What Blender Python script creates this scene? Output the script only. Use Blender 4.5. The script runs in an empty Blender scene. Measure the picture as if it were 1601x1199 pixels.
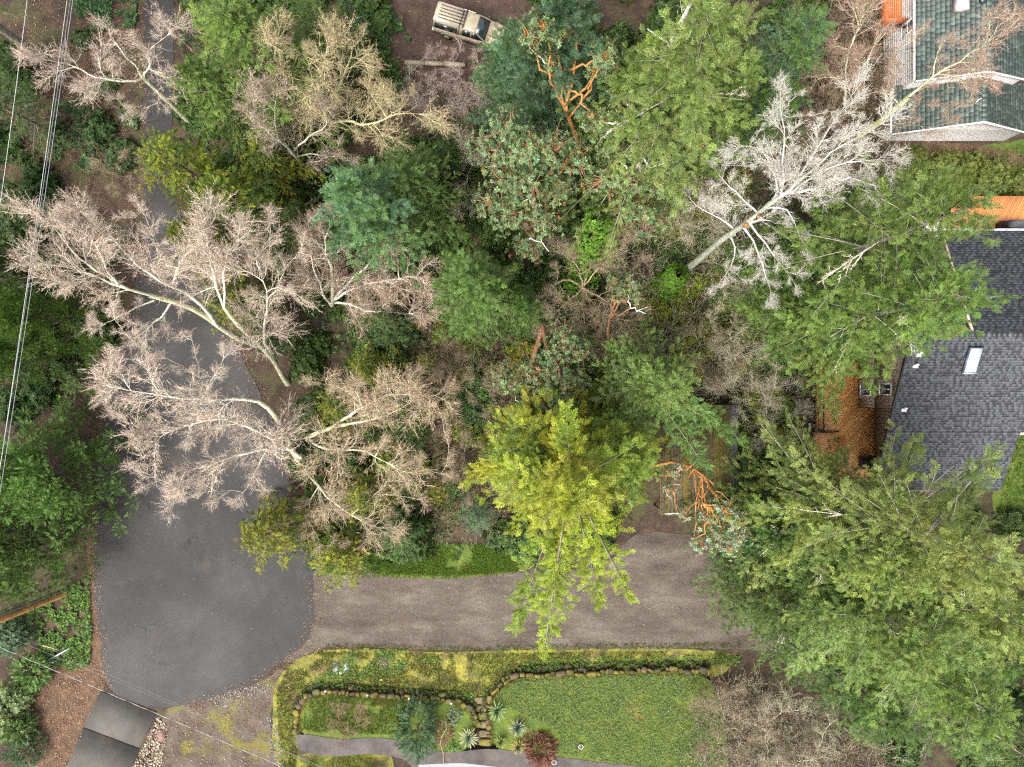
import bpy, bmesh, math, random
import numpy as np
from mathutils import Vector, Matrix

SC = bpy.context.scene
COL = SC.collection
rad = math.radians
# ------------------------------------------------------------------ camera, sky, sun, exposure
CAMH, PXM = 47.0, 23.0            # drone height in metres; photograph pixels per metre on the ground
cam_data = bpy.data.cameras.new('camera')
cam = bpy.data.objects.new('camera', cam_data); COL.objects.link(cam)
cam.location = (0, 0, CAMH); cam.rotation_euler = (0, 0, 0)
cam_data.sensor_width = 36.0
cam_data.lens = 18.0 / ((1601 / 2) / PXM / CAMH)
cam_data.clip_start = 0.5; cam_data.clip_end = 2000
SC.camera = cam
SUN_EL, SUN_AZ = 57.0, -128.0      # azimuth measured from +x towards +y
world = bpy.data.worlds.new('World'); SC.world = world; world.use_nodes = True
wn = world.node_tree; bgn = wn.nodes['Background']
sky = wn.nodes.new('ShaderNodeTexSky'); sky.sky_type = 'NISHITA'; sky.sun_disc = False
sky.sun_elevation = rad(SUN_EL); sky.sun_rotation = rad(90 - SUN_AZ)
sky.air_density = 1.0; sky.dust_density = 6.0; sky.ozone_density = 0.6
hsv = wn.nodes.new('ShaderNodeHueSaturation'); hsv.inputs['Saturation'].default_value = 0.3
wn.links.new(sky.outputs[0], hsv.inputs['Color']); wn.links.new(hsv.outputs[0], bgn.inputs['Color'])
bgn.inputs['Strength'].default_value = 0.15
sun_data = bpy.data.lights.new('sun', 'SUN'); sun_data.energy = 1.5; sun_data.angle = rad(20)
sun_data.color = (1.0, 0.965, 0.91)
sun = bpy.data.objects.new('sun', sun_data); COL.objects.link(sun)
_d = Vector((math.cos(rad(SUN_EL)) * math.cos(rad(SUN_AZ)), math.cos(rad(SUN_EL)) * math.sin(rad(SUN_AZ)), math.sin(rad(SUN_EL))))
sun.rotation_euler = _d.to_track_quat('Z', 'Y').to_euler(); sun.location = _d * 80
SC.view_settings.view_transform = 'Standard'; SC.view_settings.look = 'None'
SC.view_settings.gamma = 1.0; SC.view_settings.use_curve_mapping = False
SC.view_settings.exposure = 1.75
SC.render.engine = 'CYCLES'
SC.cycles.max_bounces = 5; SC.cycles.diffuse_bounces = 3; SC.cycles.glossy_bounces = 2
SC.cycles.transmission_bounces = 3; SC.cycles.transparent_max_bounces = 4
SC.cycles.use_denoising = False; SC.cycles.pixel_filter_type = 'BLACKMAN_HARRIS'; SC.cycles.filter_width = 1.25
SC.cycles.caustics_reflective = False; SC.cycles.caustics_refractive = False

# ------------------------------------------------------------------ helpers
def P(px, py, h=0.0):
    """photo pixel at height h above the ground -> world point"""
    f = (1 - h / CAMH) / PXM
    return np.array([(px - 800.5) * f, (599.5 - py) * f, h])

def tag(o, label=None, cat=None, group=None, kind=None):
    if label: o['label'] = label
    if cat: o['category'] = cat
    if group: o['group'] = group
    if kind: o['kind'] = kind
    return o

def empty(name, loc, label, cat, group=None, rz=0.0):
    o = bpy.data.objects.new(name, None); COL.objects.link(o)
    o.location = loc; o.rotation_euler = (0, 0, rz); o.empty_display_size = 0.2
    return tag(o, label, cat, group)

def link(name, me, parent=None, mat=None):
    o = bpy.data.objects.new(name, me); COL.objects.link(o)
    if mat is not None and not me.materials: me.materials.append(mat)
    if parent is not None:
        o.parent = parent
    return o

class Geo:
    """collects triangles with a per-vertex tint; built as ONE mesh object"""
    def __init__(s): s.V = []; s.F = []; s.C = []; s.n = 0
    def add(s, V, F, C):
        V = np.asarray(V, dtype=np.float32).reshape(-1, 3); F = np.asarray(F, dtype=np.int32).reshape(-1, 3)
        C = np.asarray(C, dtype=np.float32)
        if C.ndim == 1: C = np.broadcast_to(C, V.shape)
        s.V.append(V); s.F.append(F + s.n); s.C.append(C); s.n += len(V)
    def box(s, lo, hi, C, M=None):
        x0, y0, z0 = lo; x1, y1, z1 = hi
        V = np.array([[x0,y0,z0],[x1,y0,z0],[x1,y1,z0],[x0,y1,z0],[x0,y0,z1],[x1,y0,z1],[x1,y1,z1],[x0,y1,z1]], dtype=float)
        if M is not None: V = V @ M[:3, :3].T + M[:3, 3]
        F = [[0,2,1],[0,3,2],[4,5,6],[4,6,7],[0,1,5],[0,5,4],[1,2,6],[1,6,5],[2,3,7],[2,7,6],[3,0,4],[3,4,7]]
        s.add(V, F, C)
    def prism(s, pts, z0, z1, C):
        """vertical prism over a convex ccw outline"""
        n = len(pts); a = np.array([[p[0], p[1], z0] for p in pts]); b = np.array([[p[0], p[1], z1] for p in pts])
        F = []
        for i in range(1, n - 1): F += [[0, i + 1, i], [n, n + i, n + i + 1]]
        for i in range(n):
            j = (i + 1) % n; F += [[i, j, n + j], [i, n + j, n + i]]
        s.add(np.vstack([a, b]), F, C)
    def poly3(s, pts, C):
        F = [[0, i, i + 1] for i in range(1, len(pts) - 1)]
        s.add(pts, F, C)
    def tubes(s, P0, P1, R0, R1, C, sides=3, cap=False):
        P0 = np.asarray(P0, float).reshape(-1, 3); P1 = np.asarray(P1, float).reshape(-1, 3); n = len(P0)
        if n == 0: return
        R0 = np.broadcast_to(np.asarray(R0, float), (n,)); R1 = np.broadcast_to(np.asarray(R1, float), (n,))
        D = P1 - P0; D = D / (np.linalg.norm(D, axis=1, keepdims=True) + 1e-9)
        up = np.where(np.abs(D[:, 2:3]) > 0.9, np.array([[1., 0, 0]]), np.array([[0, 0, 1.]]))
        X = np.cross(up, D); X /= np.linalg.norm(X, axis=1, keepdims=True) + 1e-9
        Y = np.cross(D, X)
        a = np.arange(sides) * 2 * math.pi / sides
        ca, sa = np.cos(a)[None, :, None], np.sin(a)[None, :, None]
        ring = X[:, None, :] * ca + Y[:, None, :] * sa
        A = P0[:, None, :] + ring * R0[:, None, None]; B = P1[:, None, :] + ring * R1[:, None, None]
        V = np.concatenate([A, B], axis=1).reshape(-1, 3)
        f = []
        for i in range(sides):
            j = (i + 1) % sides; f += [[i, j, sides + j], [i, sides + j, sides + i]]
        if cap:
            for i in range(1, sides - 1): f += [[0, i + 1, i], [sides, sides + i, sides + i + 1]]
        f = np.array(f); F = (f[None] + (np.arange(n) * 2 * sides)[:, None, None]).reshape(-1, 3)
        C = np.asarray(C, float)
        if C.ndim == 2: C = np.repeat(C, 2 * sides, axis=0)
        s.add(V, F, C)
    def inst(s, T, pos, X, Z, S, C, C2=None):
        """template T=(V,F,w) at many frames; tint = C*(1-w)+C2*w"""
        n = len(pos)
        if n == 0: return
        X = X / (np.linalg.norm(X, axis=1, keepdims=True) + 1e-9)
        Y = np.cross(Z, X); Y /= np.linalg.norm(Y, axis=1, keepdims=True) + 1e-9
        Z = np.cross(X, Y)
        V, F, w = T
        S = np.asarray(S, float)
        if S.ndim == 1: S = np.stack([S, S, S], 1)
        L = V[None] * S[:, None, :]
        W = pos[:, None, :] + L[..., 0:1] * X[:, None] + L[..., 1:2] * Y[:, None] + L[..., 2:3] * Z[:, None]
        FF = (F[None] + (np.arange(n) * len(V))[:, None, None]).reshape(-1, 3)
        if C2 is None: CC = np.repeat(C, len(V), axis=0)
        else: CC = (C[:, None, :] * (1 - w)[None, :, None] + C2[:, None, :] * w[None, :, None]).reshape(-1, 3)
        s.add(W.reshape(-1, 3), FF, CC)
    def mesh(s, name, smooth=False):
        me = bpy.data.meshes.new(name)
        V = np.concatenate(s.V); F = np.concatenate(s.F); C = np.concatenate(s.C)
        me.vertices.add(len(V)); me.vertices.foreach_set('co', V.ravel())
        me.loops.add(F.size); me.loops.foreach_set('vertex_index', F.ravel())
        me.polygons.add(len(F)); me.polygons.foreach_set('loop_start', np.arange(0, F.size, 3, dtype=np.int32))
        at = me.attributes.new('tint', 'FLOAT_COLOR', 'POINT')
        at.data.foreach_set('color', np.concatenate([C, np.ones((len(C), 1), np.float32)], 1).astype(np.float32).ravel())
        me.update(calc_edges=True)
        if smooth: me.polygons.foreach_set('use_smooth', np.ones(len(F), dtype=bool))
        return me
    def build(s, name, mat, parent=None, smooth=False):
        """built in world coordinates; a parented part keeps its place"""
        if parent is not None and s.V:
            Minv = np.array(parent_world(parent).inverted())
            s.V = [(v @ Minv[:3, :3].T + Minv[:3, 3]).astype(np.float32) for v in s.V]
        return link(name, s.mesh(name, smooth), parent, mat)

def parent_world(o):
    M = Matrix.LocRotScale(o.location, o.rotation_euler, o.scale)
    return parent_world(o.parent) @ M if o.parent else M

def vnoise(x, y, seed=0):
    """cheap 2-D value noise, 0..1"""
    x = np.asarray(x, float); y = np.asarray(y, float)
    def hsh(i, j):
        v = np.sin(i * 127.1 + j * 311.7 + seed * 74.7) * 43758.5453
        return v - np.floor(v)
    i = np.floor(x); j = np.floor(y); u = x - i; v = y - j
    u = u * u * (3 - 2 * u); v = v * v * (3 - 2 * v)
    return (hsh(i, j) * (1 - u) + hsh(i + 1, j) * u) * (1 - v) + (hsh(i, j + 1) * (1 - u) + hsh(i + 1, j + 1) * u) * v

def inpoly(x, y, poly):
    r = np.zeros(len(x), bool); n = len(poly)
    for i in range(n):
        x0, y0 = poly[i][0], poly[i][1]; x1, y1 = poly[(i + 1) % n][0], poly[(i + 1) % n][1]
        c = ((y0 > y) != (y1 > y)) & (x < (x1 - x0) * (y - y0) / (y1 - y0 + 1e-12) + x0)
        r ^= c
    return r

def pxpoly(pts, h=0.0): return [P(a, b, h)[:2] for a, b in pts]

def in_poly_points(poly, n, rng, clump=None, cscale=0.6):
    lo = np.min(poly, axis=0); hi = np.max(poly, axis=0); xs = []; tot = 0; it = 0
    while tot < n and it < 60:
        it += 1
        q = rng.uniform(lo, hi, (n * 2, 2)); k = inpoly(q[:, 0], q[:, 1], poly)
        if clump is not None:
            k &= vnoise(q[:, 0] * cscale, q[:, 1] * cscale, 3) * .65 + vnoise(q[:, 0] * cscale * 2.7, q[:, 1] * cscale * 2.7, 5) * .35 + rng.uniform(-.08, .08, len(q)) > clump
        xs.append(q[k]); tot += k.sum()
    return np.concatenate(xs)[:n]

def densify(poly, step=0.3, jit=0.06, seed=0):
    rng = np.random.default_rng(seed); out = []
    n = len(poly)
    for i in range(n):
        a = np.array(poly[i]); b = np.array(poly[(i + 1) % n]); L = np.linalg.norm(b - a); k = max(1, int(L / step))
        for j in range(k):
            p = a + (b - a) * j / k
            out.append(p + rng.normal(0, jit, 2) + (vnoise(p[0] * .8, p[1] * .8, seed) - .5) * jit * 5)
    return out

def smooth_poly(pts, it=2):
    for _ in range(it):
        q = []
        for i in range(len(pts)):
            a = np.array(pts[i], float); b = np.array(pts[(i + 1) % len(pts)], float)
            q += [a * .75 + b * .25, a * .25 + b * .75]
        pts = q
    return pts

def sheet(name, poly, z, mat, label=None, cat=None, kind='structure', thick=0.0, parent=None):
    bm = bmesh.new()
    vs = [bm.verts.new((p[0], p[1], z)) for p in poly]
    f = bm.faces.new(vs); f.normal_update()
    if f.normal.z < 0: f.normal_flip()
    if thick:
        r = bmesh.ops.extrude_face_region(bm, geom=[f])
        for v in r['geom']:
            if isinstance(v, bmesh.types.BMVert): v.co.z -= thick
        bmesh.ops.recalc_face_normals(bm, faces=bm.faces)
    bmesh.ops.triangulate(bm, faces=bm.faces)
    me = bpy.data.meshes.new(name); bm.to_mesh(me); bm.free()
    o = link(name, me, parent, mat)
    return tag(o, label, cat, kind=kind)

# ------------------------------------------------------------------ materials
def newmat(name):
    m = bpy.data.materials.new(name); m.use_nodes = True
    nt = m.node_tree; b = nt.nodes['Principled BSDF']
    return m, nt, b

def n_noise(nt, scale, detail=4, rough=.6, vec=None, dist=0.0):
    n = nt.nodes.new('ShaderNodeTexNoise'); n.inputs['Scale'].default_value = scale
    n.inputs['Detail'].default_value = detail; n.inputs['Roughness'].default_value = rough
    n.inputs['Distortion'].default_value = dist
    if vec is not None: nt.links.new(vec, n.inputs['Vector'])
    return n.outputs['Fac']

def n_ramp(nt, fac, stops):
    r = nt.nodes.new('ShaderNodeValToRGB'); e = r.color_ramp.elements
    while len(e) < len(stops): e.new(0.5)
    for k, (p, c) in enumerate(stops):
        e[k].position = p; e[k].color = (*c, 1) if len(c) == 3 else c
    nt.links.new(fac, r.inputs['Fac']); return r.outputs['Color']

def n_mix(nt, fac, a, b, mode='MIX'):
    m = nt.nodes.new('ShaderNodeMix'); m.data_type = 'RGBA'; m.blend_type = mode
    if isinstance(fac, (int, float)): m.inputs[0].default_value = fac
    else: nt.links.new(fac, m.inputs[0])
    for i, v in ((6, a), (7, b)):
        if isinstance(v, tuple): m.inputs[i].default_value = (*v, 1)
        else: nt.links.new(v, m.inputs[i])
    return m.outputs[2]

def n_pos(nt): return nt.nodes.new('ShaderNodeNewGeometry').outputs['Position']

def ground_mat(name, stops, scale=1.2, fine=18, speck=None, rough=.9, bump=.4, fine_amt=.6, patches=None, dist=.15, bscale=None, stretch=None, cracks=0):
    """two scales of noise; optional speckles (scale, threshold, colour) and patches (scale, lo, hi, colour)"""
    m, nt, b = newmat(name); pos = n_pos(nt)
    big = pos
    if stretch:
        mp = nt.nodes.new('ShaderNodeMapping'); mp.inputs['Scale'].default_value = (*stretch, 1); nt.links.new(pos, mp.inputs['Vector']); big = mp.outputs[0]
    base = n_ramp(nt, n_noise(nt, scale, 8, .68, big, dist), stops)
    fn = n_noise(nt, fine, 4, .7, pos)
    fr = n_ramp(nt, fn, [(.28, (1 - fine_amt,) * 3), (.72, (1 + fine_amt,) * 3)])
    col = n_mix(nt, 1.0, base, fr, 'MULTIPLY')
    for (ps, lo, hi, pc) in patches or []:
        k = n_ramp(nt, n_noise(nt, ps, 8, .7, big, .15), [(lo, (0, 0, 0)), (hi, (1, 1, 1))])
        pcx = n_mix(nt, 1.0, pc, fr, 'MULTIPLY')
        col = n_mix(nt, k, col, pcx)
    if cracks:
        v = nt.nodes.new('ShaderNodeTexVoronoi'); v.feature = 'DISTANCE_TO_EDGE'; v.inputs['Scale'].default_value = cracks
        ad = nt.nodes.new('ShaderNodeVectorMath'); ad.operation = 'ADD'; nz = nt.nodes.new('ShaderNodeTexNoise'); nz.inputs['Scale'].default_value = 1.3; nz.inputs['Detail'].default_value = 5; nt.links.new(pos, nz.inputs['Vector']); nt.links.new(pos, ad.inputs[0]); nt.links.new(nz.outputs['Color'], ad.inputs[1]); nt.links.new(ad.outputs[0], v.inputs['Vector'])
        k = n_ramp(nt, v.outputs['Distance'], [(.004, (1, 1, 1)), (.010, (0, 0, 0))]); k2 = n_ramp(nt, n_noise(nt, .35, 3, .5, pos), [(.52, (0, 0, 0)), (.6, (1, 1, 1))])
        col = n_mix(nt, n_mix(nt, 1.0, k, k2, 'MULTIPLY'), col, (.010, .009, .008))
    for (ss, th, sc) in speck or []:
        v = nt.nodes.new('ShaderNodeTexVoronoi'); v.inputs['Scale'].default_value = ss; nt.links.new(pos, v.inputs['Vector'])
        k = n_ramp(nt, v.outputs['Distance'], [(th * .8, (1, 1, 1)), (th, (0, 0, 0))])
        k2 = n_ramp(nt, n_noise(nt, ss * .3, 2, .5, pos), [(.5, (0, 0, 0)), (.56, (1, 1, 1))])
        col = n_mix(nt, n_mix(nt, 1.0, k, k2, 'MULTIPLY'), col, sc)
    nt.links.new(col, b.inputs['Base Color']); b.inputs['Roughness'].default_value = rough
    b.inputs['Specular IOR Level'].default_value = .25
    if bump:
        bp = nt.nodes.new('ShaderNodeBump'); bp.inputs['Strength'].default_value = bump; bp.inputs['Distance'].default_value = .05
        nt.links.new(n_noise(nt, bscale or fine, 5, .7, pos), bp.inputs['Height']); nt.links.new(bp.outputs[0], b.inputs['Normal'])
    return m

def tint_mat(name, rough=.6, transl=0.0, spec=.3, nscale=0, namt=.25, bump=0, metal=0.0):
    """colour from the mesh's tint; optional translucency for leaves and fine noise"""
    m, nt, b = newmat(name)
    at = nt.nodes.new('ShaderNodeAttribute'); at.attribute_name = 'tint'; col = at.outputs['Color']
    if nscale:
        f = n_noise(nt, nscale, 5, .7, n_pos(nt))
        col = n_mix(nt, 1.0, col, n_ramp(nt, f, [(.3, (1 - namt,) * 3), (.7, (1 + namt,) * 3)]), 'MULTIPLY')
        if bump:
            bp = nt.nodes.new('ShaderNodeBump'); bp.inputs['Strength'].default_value = bump; bp.inputs['Distance'].default_value = .03
            nt.links.new(f, bp.inputs['Height']); nt.links.new(bp.outputs[0], b.inputs['Normal'])
    nt.links.new(col, b.inputs['Base Color']); b.inputs['Roughness'].default_value = rough
    b.inputs['Specular IOR Level'].default_value = spec; b.inputs['Metallic'].default_value = metal
    if transl:
        t = nt.nodes.new('ShaderNodeBsdfTranslucent'); nt.links.new(col, t.inputs['Color'])
        x = nt.nodes.new('ShaderNodeMixShader'); x.inputs[0].default_value = transl
        nt.links.new(b.outputs[0], x.inputs[1]); nt.links.new(t.outputs[0], x.inputs[2])
        nt.links.new(x.outputs[0], nt.nodes['Material Output'].inputs['Surface'])
    return m

def plain_mat(name, col, rough=.6, metal=0.0, spec=.4, nscale=8, namt=.2, coat=0.0):
    m, nt, b = newmat(name)
    f = n_noise(nt, nscale, 5, .7, n_pos(nt))
    c = n_mix(nt, 1.0, tuple(col), n_ramp(nt, f, [(.3, (1 - namt,) * 3), (.7, (1 + namt,) * 3)]), 'MULTIPLY')
    nt.links.new(c, b.inputs['Base Color']); b.inputs['Roughness'].default_value = rough
    b.inputs['Metallic'].default_value = metal; b.inputs['Specular IOR Level'].default_value = spec
    b.inputs['Coat Weight'].default_value = coat
    return m

M_NEEDLE = tint_mat('needles', .55, .22, .35)
M_LEAF = tint_mat('leaves', .6, .25, .25)
M_BARK = tint_mat('bark', .9, 0, .2, 7, .62, .8)
M_TWIG = tint_mat('twigs', .85, 0, .2)
M_WOOD = tint_mat('stained_wood', .5, 0, .4, 14, .3)
M_STONE = tint_mat('mossy_stone', .9, 0, .2, 7, .5, .7)
M_PAINT = tint_mat('weathered_paint', .45, 0, .45, 5, .18)
M_SHINGLE = tint_mat('shingles', .55, 0, .5, 30, .3)
M_SIDING = tint_mat('siding', .6, 0, .35, 3, .1)
M_METAL = tint_mat('metal', .4, 0, .5, 6, .15, 0, .7)
# ------------------------------------------------------------------ vegetation templates
def frond_template(seed, n=10, width=.055, ang=52, taper=.75, spread=.42, curl=.06):
    """flat feathery spray of narrow shoots along a rib, unit length along x"""
    rng = np.random.default_rng(seed); V = []; F = []; W = []
    def shoot(b, d, L, w, t0):
        d = d / np.linalg.norm(d); s = np.array([-d[1], d[0], 0]); k = len(V)
        V.extend([b - s * w * .5 - d * .02, b + d * L * .35 + s * w, b + d * L + np.array([0, 0, rng.normal(-curl, .05) * L * 2])])
        W.extend([.1, .5, 1.0]); F.append([k, k + 1, k + 2])
    for i in range(n):
        t = (i + .5) / n
        for sg in (-1, 1):
            L = (spread * (1 - t) ** taper * (.55 + .45 * min(1, t * 4)) + .07) * rng.uniform(.7, 1.25)
            a = rad(ang + rng.normal(0, 9))
            b = np.array([t * .9 + rng.uniform(-.03, .03), 0, -curl * t * t])
            shoot(b, np.array([math.cos(a), sg * math.sin(a), rng.normal(0, .12)]), L, width * rng.uniform(.7, 1.2), t)
    shoot(np.array([.85, 0, -curl]), np.array([1., 0, 0]), .2, width * .8, 1)
    # the rib itself
    k = len(V); V.extend([np.array([0, -.012, .004]), np.array([0, .012, .004]), np.array([.9, 0, -curl])]); W.extend([0, 0, .3]); F.append([k, k + 1, k + 2])
    return np.array(V), np.array(F), np.array(W)

FROND = [frond_template(i, n=9, width=.055, spread=.5) for i in range(4)]
FROND_FINE = [frond_template(20 + i, n=9, width=.05, ang=46, spread=.42) for i in range(4)]
FROND_CEDAR = [frond_template(40 + i, n=8, width=.065, ang=38, spread=.5, curl=.16) for i in range(4)]

def rosette_template(seed, n=9, ll=1.0, lw=.2, up=.5):
    rng = np.random.default_rng(seed); V = []; F = []; W = []
    for i in range(n):
        a = i * 2.4 + rng.normal(0, .3); e = up * rng.uniform(-.2, 1.3); L = ll * rng.uniform(.7, 1.1)
        d = np.array([math.cos(a) * math.cos(e), math.sin(a) * math.cos(e), math.sin(e)])
        s = np.array([-math.sin(a), math.cos(a), rng.normal(0, .35)]); s /= np.linalg.norm(s)
        k = len(V); b = d * .08; m = b + d * L * .5
        V.extend([b, m + s * lw * L, b + d * L - np.array([0, 0, .1 * L]), m - s * lw * L])
        tone = rng.uniform(0, 1); W.extend([tone] * 4); F.extend([[k, k + 1, k + 2], [k, k + 2, k + 3]])
    return np.array(V), np.array(F), np.array(W)

ROSE = [rosette_template(i) for i in range(4)]
ROSE_SMALL = [rosette_template(10 + i, 6, 1, .3, .4) for i in range(3)]

def twig_template(seed, buds=True, n1=6, spread=.5, wm=1.0):
    """a forked spray of bare twigs, unit length along x; weights 0 wood .. 1 bud"""
    rng = np.random.default_rng(seed); V = []; F = []; W = []
    def ribbon(a, b, w0, w1, wt, tri=False):
        w0, w1 = w0 * wm, w1 * wm
        d = b - a; L = np.linalg.norm(d); d /= L
        r = rng.normal(0, 1, 3); s = np.cross(d, r); s /= np.linalg.norm(s); k = len(V)
        if tri:
            V.extend([a - s * w0, a + s * w0, b]); W.extend([wt] * 3); F.append([k, k + 1, k + 2]); return
        V.extend([a - s * w0, a + s * w0, b + s * w1, b - s * w1]); W.extend([wt] * 4); F.extend([[k, k + 1, k + 2], [k, k + 2, k + 3]])
    def bud(p, sz):
        sz = sz * .55
        k = len(V); o = rng.normal(0, 1, (3, 3)) * sz
        V.extend([p + o[0], p + o[1], p + o[2]]); W.extend([1, 1, 1]); F.append([k, k + 1, k + 2])
    p = np.zeros(3); d = np.array([1., 0, 0]); pts = [p]
    for i in range(4):
        d = d + rng.normal(0, .2, 3); d /= np.linalg.norm(d); q = p + d * .25
        ribbon(p, q, .018 - .0025 * i, .0155 - .0025 * i, .25 + .1 * i); p = q; pts.append(p)
    if buds: bud(p, .023)
    for i in range(n1):
        t = rng.uniform(.1, .95) * 4; k = int(t); b = pts[k] + (pts[k + 1] - pts[k]) * (t - k)
        a = rng.uniform(0, 6.28); e = rng.uniform(.5, 1.0)
        d = np.array([math.cos(e), math.sin(e) * math.cos(a), math.sin(e) * math.sin(a)]); L = rng.uniform(.22, .5) * spread * 2 * (1.1 - t / 5)
        q = b + d * L * .5; d2 = d + rng.normal(0, .25, 3) + np.array([.15, 0, .1]); d2 /= np.linalg.norm(d2); r = q + d2 * L * .5
        ribbon(b, q, .012, .009, .5); ribbon(q, r, .012, .005, .7, True)
        if buds: bud(r, .021)
        for j in range(1):
            d3 = d2 + rng.normal(0, .5, 3); d3 /= np.linalg.norm(d3); s0 = b + (q - b) * rng.uniform(.4, 1); e0 = s0 + d3 * L * rng.uniform(.3, .5)
            ribbon(s0, e0, .012, .004, .8, True)
            if buds and rng.uniform() < .8: bud(e0, .021)
    return np.array(V), np.array(F), np.array(W)

TWIG = [twig_template(i) for i in range(5)]
TWIG_PLAIN = [twig_template(30 + i, False, 7, .45) for i in range(5)]

def jitcol(rng, c, n, hue=.12, val=.22):
    c = np.asarray(c, float)
    return np.clip(c[None] * (1 + rng.normal(0, val, (n, 1))) * (1 + rng.normal(0, hue, (n, 3)) * np.array([1, .5, .8])), .002, .9)

PAL = {  # base, shoot tips, wood
    'pale':   ((.058, .104, .016), (.255, .300, .078), (.34, .32, .26)),
    'fresh':  ((.040, .092, .016), (.150, .240, .062), (.22, .20, .16)),
    'fir':    ((.036, .078, .012), (.110, .182, .030), (.26, .25, .20)),
    'firlit': ((.055, .102, .014), (.200, .265, .055), (.34, .32, .26)),
    'lime':   ((.082, .122, .009), (.270, .305, .036), (.33, .30, .22)),
    'gold':   ((.090, .118, .008), (.350, .335, .022), (.28, .25, .16)),
    'blue':   ((.026, .070, .032), (.110, .190, .105), (.25, .25, .21)),
    'deep':   ((.017, .038, .009), (.046, .082, .018), (.18, .16, .12)),
    'mid':    ((.028, .062, .011), (.082, .135, .024), (.22, .20, .15)),
    'amber':  ((.066, .098, .014), (.240, .262, .060), (.34, .32, .26)),
    'pine':   ((.034, .074, .010), (.120, .180, .024), (.20, .17, .12)),
}

def trunk_tube(g, base, top, r, col, rng, n=8, lean=0.15, sides=7):
    pts = [base + (top - base) * i / n for i in range(n + 1)]
    pts = [p + np.array([*rng.normal(0, lean * (0.3 if 0 < i < n else 0), 2), 0]) for i, p in enumerate(pts)]
    for i in range(n):
        a, b = pts[i], pts[i + 1]; d = (b - a) / np.linalg.norm(b - a)
        ra = r * (1 - .88 * i / n); rb = r * (1 - .88 * (i + 1) / n)
        if i == 0: ra *= 1.35
        g.tubes([a - d * .03], [b + d * .03], ra, rb, col, sides)
    return pts

def needle_material(name, transl=.34, rough=.55):
    """tint = (tip weight, tone, mix of the tree's two greens); the greens belong to each tree"""
    m, nt, b = newmat(name)
    at = nt.nodes.new('ShaderNodeAttribute'); at.attribute_name = 'tint'
    sp = nt.nodes.new('ShaderNodeSeparateColor'); nt.links.new(at.outputs['Color'], sp.inputs[0])
    def ob(n_):
        a_ = nt.nodes.new('ShaderNodeAttribute'); a_.attribute_type = 'OBJECT'; a_.attribute_name = n_; return a_.outputs['Color']
    base = n_mix(nt, sp.outputs[2], ob('leaf_base'), ob('leaf_base2')); tip = n_mix(nt, sp.outputs[2], ob('leaf_tip'), ob('leaf_tip2'))
    col = n_mix(nt, sp.outputs[0], base, tip)
    mu = nt.nodes.new('ShaderNodeVectorMath'); mu.operation = 'SCALE'; nt.links.new(col, mu.inputs[0]); ml = nt.nodes.new('ShaderNodeMath'); ml.operation = 'MULTIPLY'; ml.inputs[1].default_value = 2.0; nt.links.new(sp.outputs[1], ml.inputs[0]); nt.links.new(ml.outputs[0], mu.inputs['Scale'])
    col = mu.outputs[0]
    nt.links.new(col, b.inputs['Base Color']); b.inputs['Roughness'].default_value = rough; b.inputs['Specular IOR Level'].default_value = .3
    t = nt.nodes.new('ShaderNodeBsdfTranslucent'); nt.links.new(col, t.inputs['Color'])
    x = nt.nodes.new('ShaderNodeMixShader'); x.inputs[0].default_value = transl
    nt.links.new(b.outputs[0], x.inputs[1]); nt.links.new(t.outputs[0], x.inputs[2]); nt.links.new(x.outputs[0], nt.nodes['Material Output'].inputs['Surface'])
    return m
M_CROWN = needle_material('crown_needles')

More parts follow.
